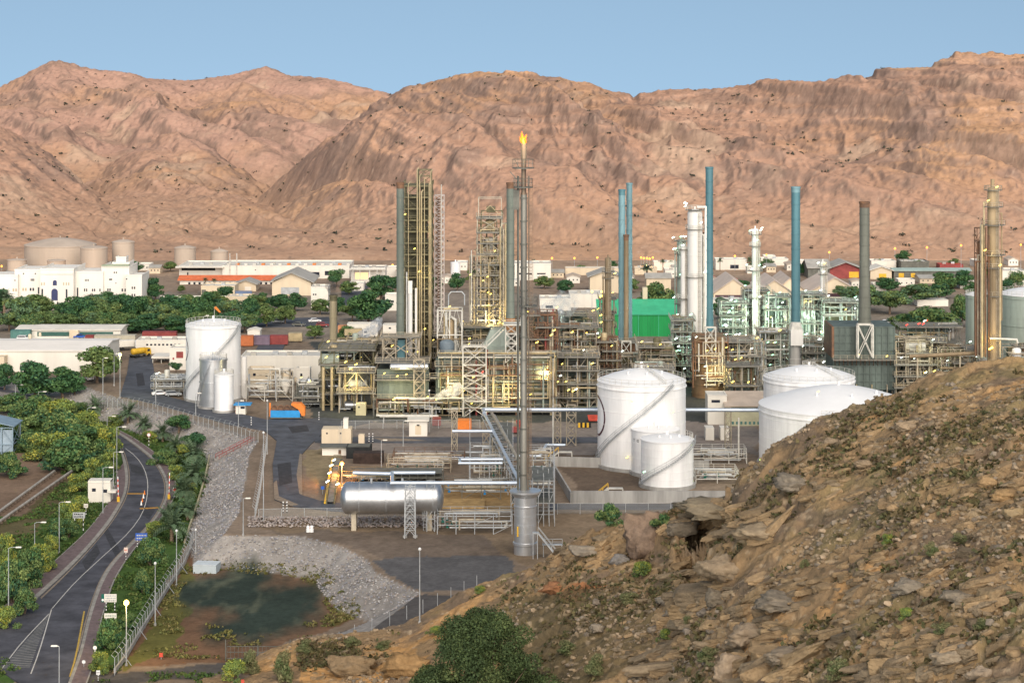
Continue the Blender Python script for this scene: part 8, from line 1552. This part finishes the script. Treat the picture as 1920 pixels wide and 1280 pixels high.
# ================================================================ fluorescent row and yellow machinery by the inner road
t=thing('loading_rack','slanted loading rack with a row of lit tube lamps by the inner road','rack',tuple(G(620,945))); p=G(612,945); q=G(626,880); m=MB()
for s in (0,1.6): m.bar((p.x+s,p.y,.2),(q.x+s,q.y,2.2),.3)
for k in range(7): c=p+(q-p)*(k/6); m.bar((c.x,c.y,-.1),(c.x,c.y,3.2),.14); m.bar((c.x+1.6,c.y,-.1),(c.x+1.6,c.y,3.2),.14); m.bar((c.x,c.y,3.2),(c.x+1.6,c.y,3.2),.12)
m.build('frame',OLIVE,t); MB().bar((p.x-.3,p.y,.3),(q.x-.3,q.y,2.3),.4).build('yellow_beam',YEL,t); MB().add([(p.x+.2,p.y,.5),(p.x+1.4,p.y,.5),(q.x+1.4,q.y,2.5),(q.x+.2,q.y,2.5)],[(0,1,2,3)]).build('belt',GRATE,t)
for px,py in ((626,862),(621,872),(618,886),(614,902),(633,907)): P_=P(px,py,428); lamp(t,P_.x,P_.y,P_.z,'w',.8)
glow(X(622,426),424,6,1200,(.9,1,.85))
scaffold('low cluttered pipe and valve yard behind the upper silver pipe branch',660,830,905,6,2.2,12,2,61,STEELD,.09)
pipeskid('brown low pipe manifold yard right of the dark store',735,870,872,10,1.2,62,RUST,n=12,lev=1); pipeskid('pipe and valve manifold behind the silver drum, left part',640,740,905,5,1.5,63,OLIVE,n=10,lev=1)
tag(MB().rbox((X(793,425),425,0),6.5,3,1.6).rbox((X(793,425),425,1.6),6.9,3.4,.2).build('tank_cover',M('pale_blue_cover',(.45,.62,.75),.6,0,.1,.5)),'pale blue covered basin behind the silver drum','cover')
tag(MB().rbox((X(858,432),432,0),11,9,.25).build('earth_pad',M('ochre_earth',(.42,.27,.11),.95,0,.3,.6,.4,3),None,kind='structure'),'x','pad')
del bpy.data.objects['earth_pad']['category'],bpy.data.objects['earth_pad']['label']
# low pipe runs across the yard
def run(label,pts,r,mat,sup=None,name='pipe_run'):
    v=[Vector(G(x,y).xy[:]+(h,)) for x,y,h in pts]; t=thing(name,label,'pipe',(v[0].x,v[0].y,0)); MB().pipe(v,r,10).build('pipe',mat,t,True)
    for a,b in zip(v[:-1],v[1:]):
        L=(b-a).length; 
        if abs(a.z-b.z)>.5: continue
        for k in range(int(L/6)+1): c=a+(b-a)*min(1,(k*6+1)/L); MB().rbox((c.x,c.y,-.2),.25,.5,c.z+.05).build('support',CONC,t)
run('silver pipe run crossing the yard behind the flare, stepping up over the bund',[(945,862,.9),(1012,862,.9),(1024,852,2.2),(1060,852,2.2)],.34,SILVB); run('long thin pipe run in the middle yard left of the flare header',[(745,856,1.0),(915,856,1.0)],.3,GALV); run('white pipe beam over the furnace front walkway',[(712,792,1.6),(822,792,1.6)],.33,STEELW); run('thin blue-grey pipe run across the yard right of the flare header',[(800,862,.6),(935,862,.6)],.16,SILVB)
t=thing('striped_block_row','yellow and black hazard striped block row beyond the flare yard','blocks',tuple(G(1095,800)))
for k in range(6): c=G(1086+4*k,800); MB().rbox((c.x,c.y,-.1),.55,.6,1.1).build('block',(YEL,BLACK)[k%2],t)
for px,py,w_,mat,lab in ((1112,790,20,RED,'red skip in the yard left of the tall white tank'),(960,812,30,MAROON,'low maroon skip right behind the flare header trestle'),(976,800,16,RED,'red pump unit right of the flare header trestle')):
    p=G(px,py); u=p.y/F; t=thing('skip',lab,'skip',tuple(p)); ww=w_*u; m=MB(); m.add([(p.x-ww*.4,p.y,.15),(p.x+ww*.4,p.y,.15),(p.x+ww*.4,p.y+1.8,.15),(p.x-ww*.4,p.y+1.8,.15),(p.x-ww*.5,p.y-.1,1.4),(p.x+ww*.5,p.y-.1,1.4),(p.x+ww*.5,p.y+1.9,1.4),(p.x-ww*.5,p.y+1.9,1.4)],[(0,3,2,1),(4,5,6,7),(0,1,5,4),(1,2,6,5),(2,3,7,6),(3,0,4,7)]); m.build('body',mat,t); MB().box(p.x-ww*.52,p.x+ww*.52,p.y-.16,p.y-.05,1.3,1.5).build('rim',mat,t)
# ================================================================ steam and smoke
def plume(label,pts,rs,dens,col,name='steam_plume',seed=1):
    m=bpy.data.materials.new(name); m.use_nodes=True; n=m.node_tree; n.nodes.clear(); o=n.nodes.new('ShaderNodeOutputMaterial'); v=n.nodes.new('ShaderNodeVolumePrincipled'); v.inputs['Color'].default_value=(*col,1); v.inputs['Anisotropy'].default_value=.2
    g=n.nodes.new('ShaderNodeNewGeometry'); t=n.nodes.new('ShaderNodeTexNoise'); t.inputs['Scale'].default_value=.75; t.inputs['Detail'].default_value=5; n.links.new(g.outputs['Position'],t.inputs[0]); mr=n.nodes.new('ShaderNodeMapRange'); mr.inputs[1].default_value=.44; mr.inputs[2].default_value=.68; mr.inputs[3].default_value=0; mr.inputs[4].default_value=dens; n.links.new(t.outputs[0],mr.inputs[0]); n.links.new(mr.outputs[0],v.inputs['Density']); n.links.new(v.outputs[0],o.inputs['Volume'])
    b=MB(); n_=14; ring=len(pts); r=random.Random(seed)
    P_=[Vector(p) for p in pts]; b.pipe(P_,1,n_)
    for i in range(ring):
        c=P_[i]
        for j in range(n_): q=Vector(b.v[i*n_+j])-c; b.v[i*n_+j]=tuple(c+q.normalized()*rs[i]*r.uniform(.8,1.2))
    return tag(b.build(name,m,None,True,ang=180),label,'steam' if name=='steam_plume' else 'smoke',None,'stuff')
plume('white steam jet blowing right in front of the widest furnace',[P(802,754,536),P(812,748,536),P(826,742,536),P(842,736,536),P(856,730,536),P(866,722,536)],[.25,.7,1.1,1.4,1.6,.9],1.6,(1,1,1),seed=1)
plume('white steam plume drifting in front of the white portable cabins',[P(658,637,640),P(668,632,640),P(684,626,640),P(700,618,640),P(708,605,640),P(714,594,640)],[.3,1,1.5,1.8,1.6,.6],1.2,(1,1,1),seed=2)
plume('thin pale steam cloud right of the rusty structure',[P(1000,600,610),P(1020,592,610),P(1040,582,610),P(1062,570,610),P(1085,560,610)],[1.5,3.4,4.2,4.0,1.5],.25,(1,1,1),seed=3)
plume('dark smoke puff above the short tan chimney',[P(626,556,602),P(624,546,602),P(620,535,602),P(617,524,602)],[.7,1.3,1.9,.9],.8,(.22,.21,.2),'smoke_puff',4)
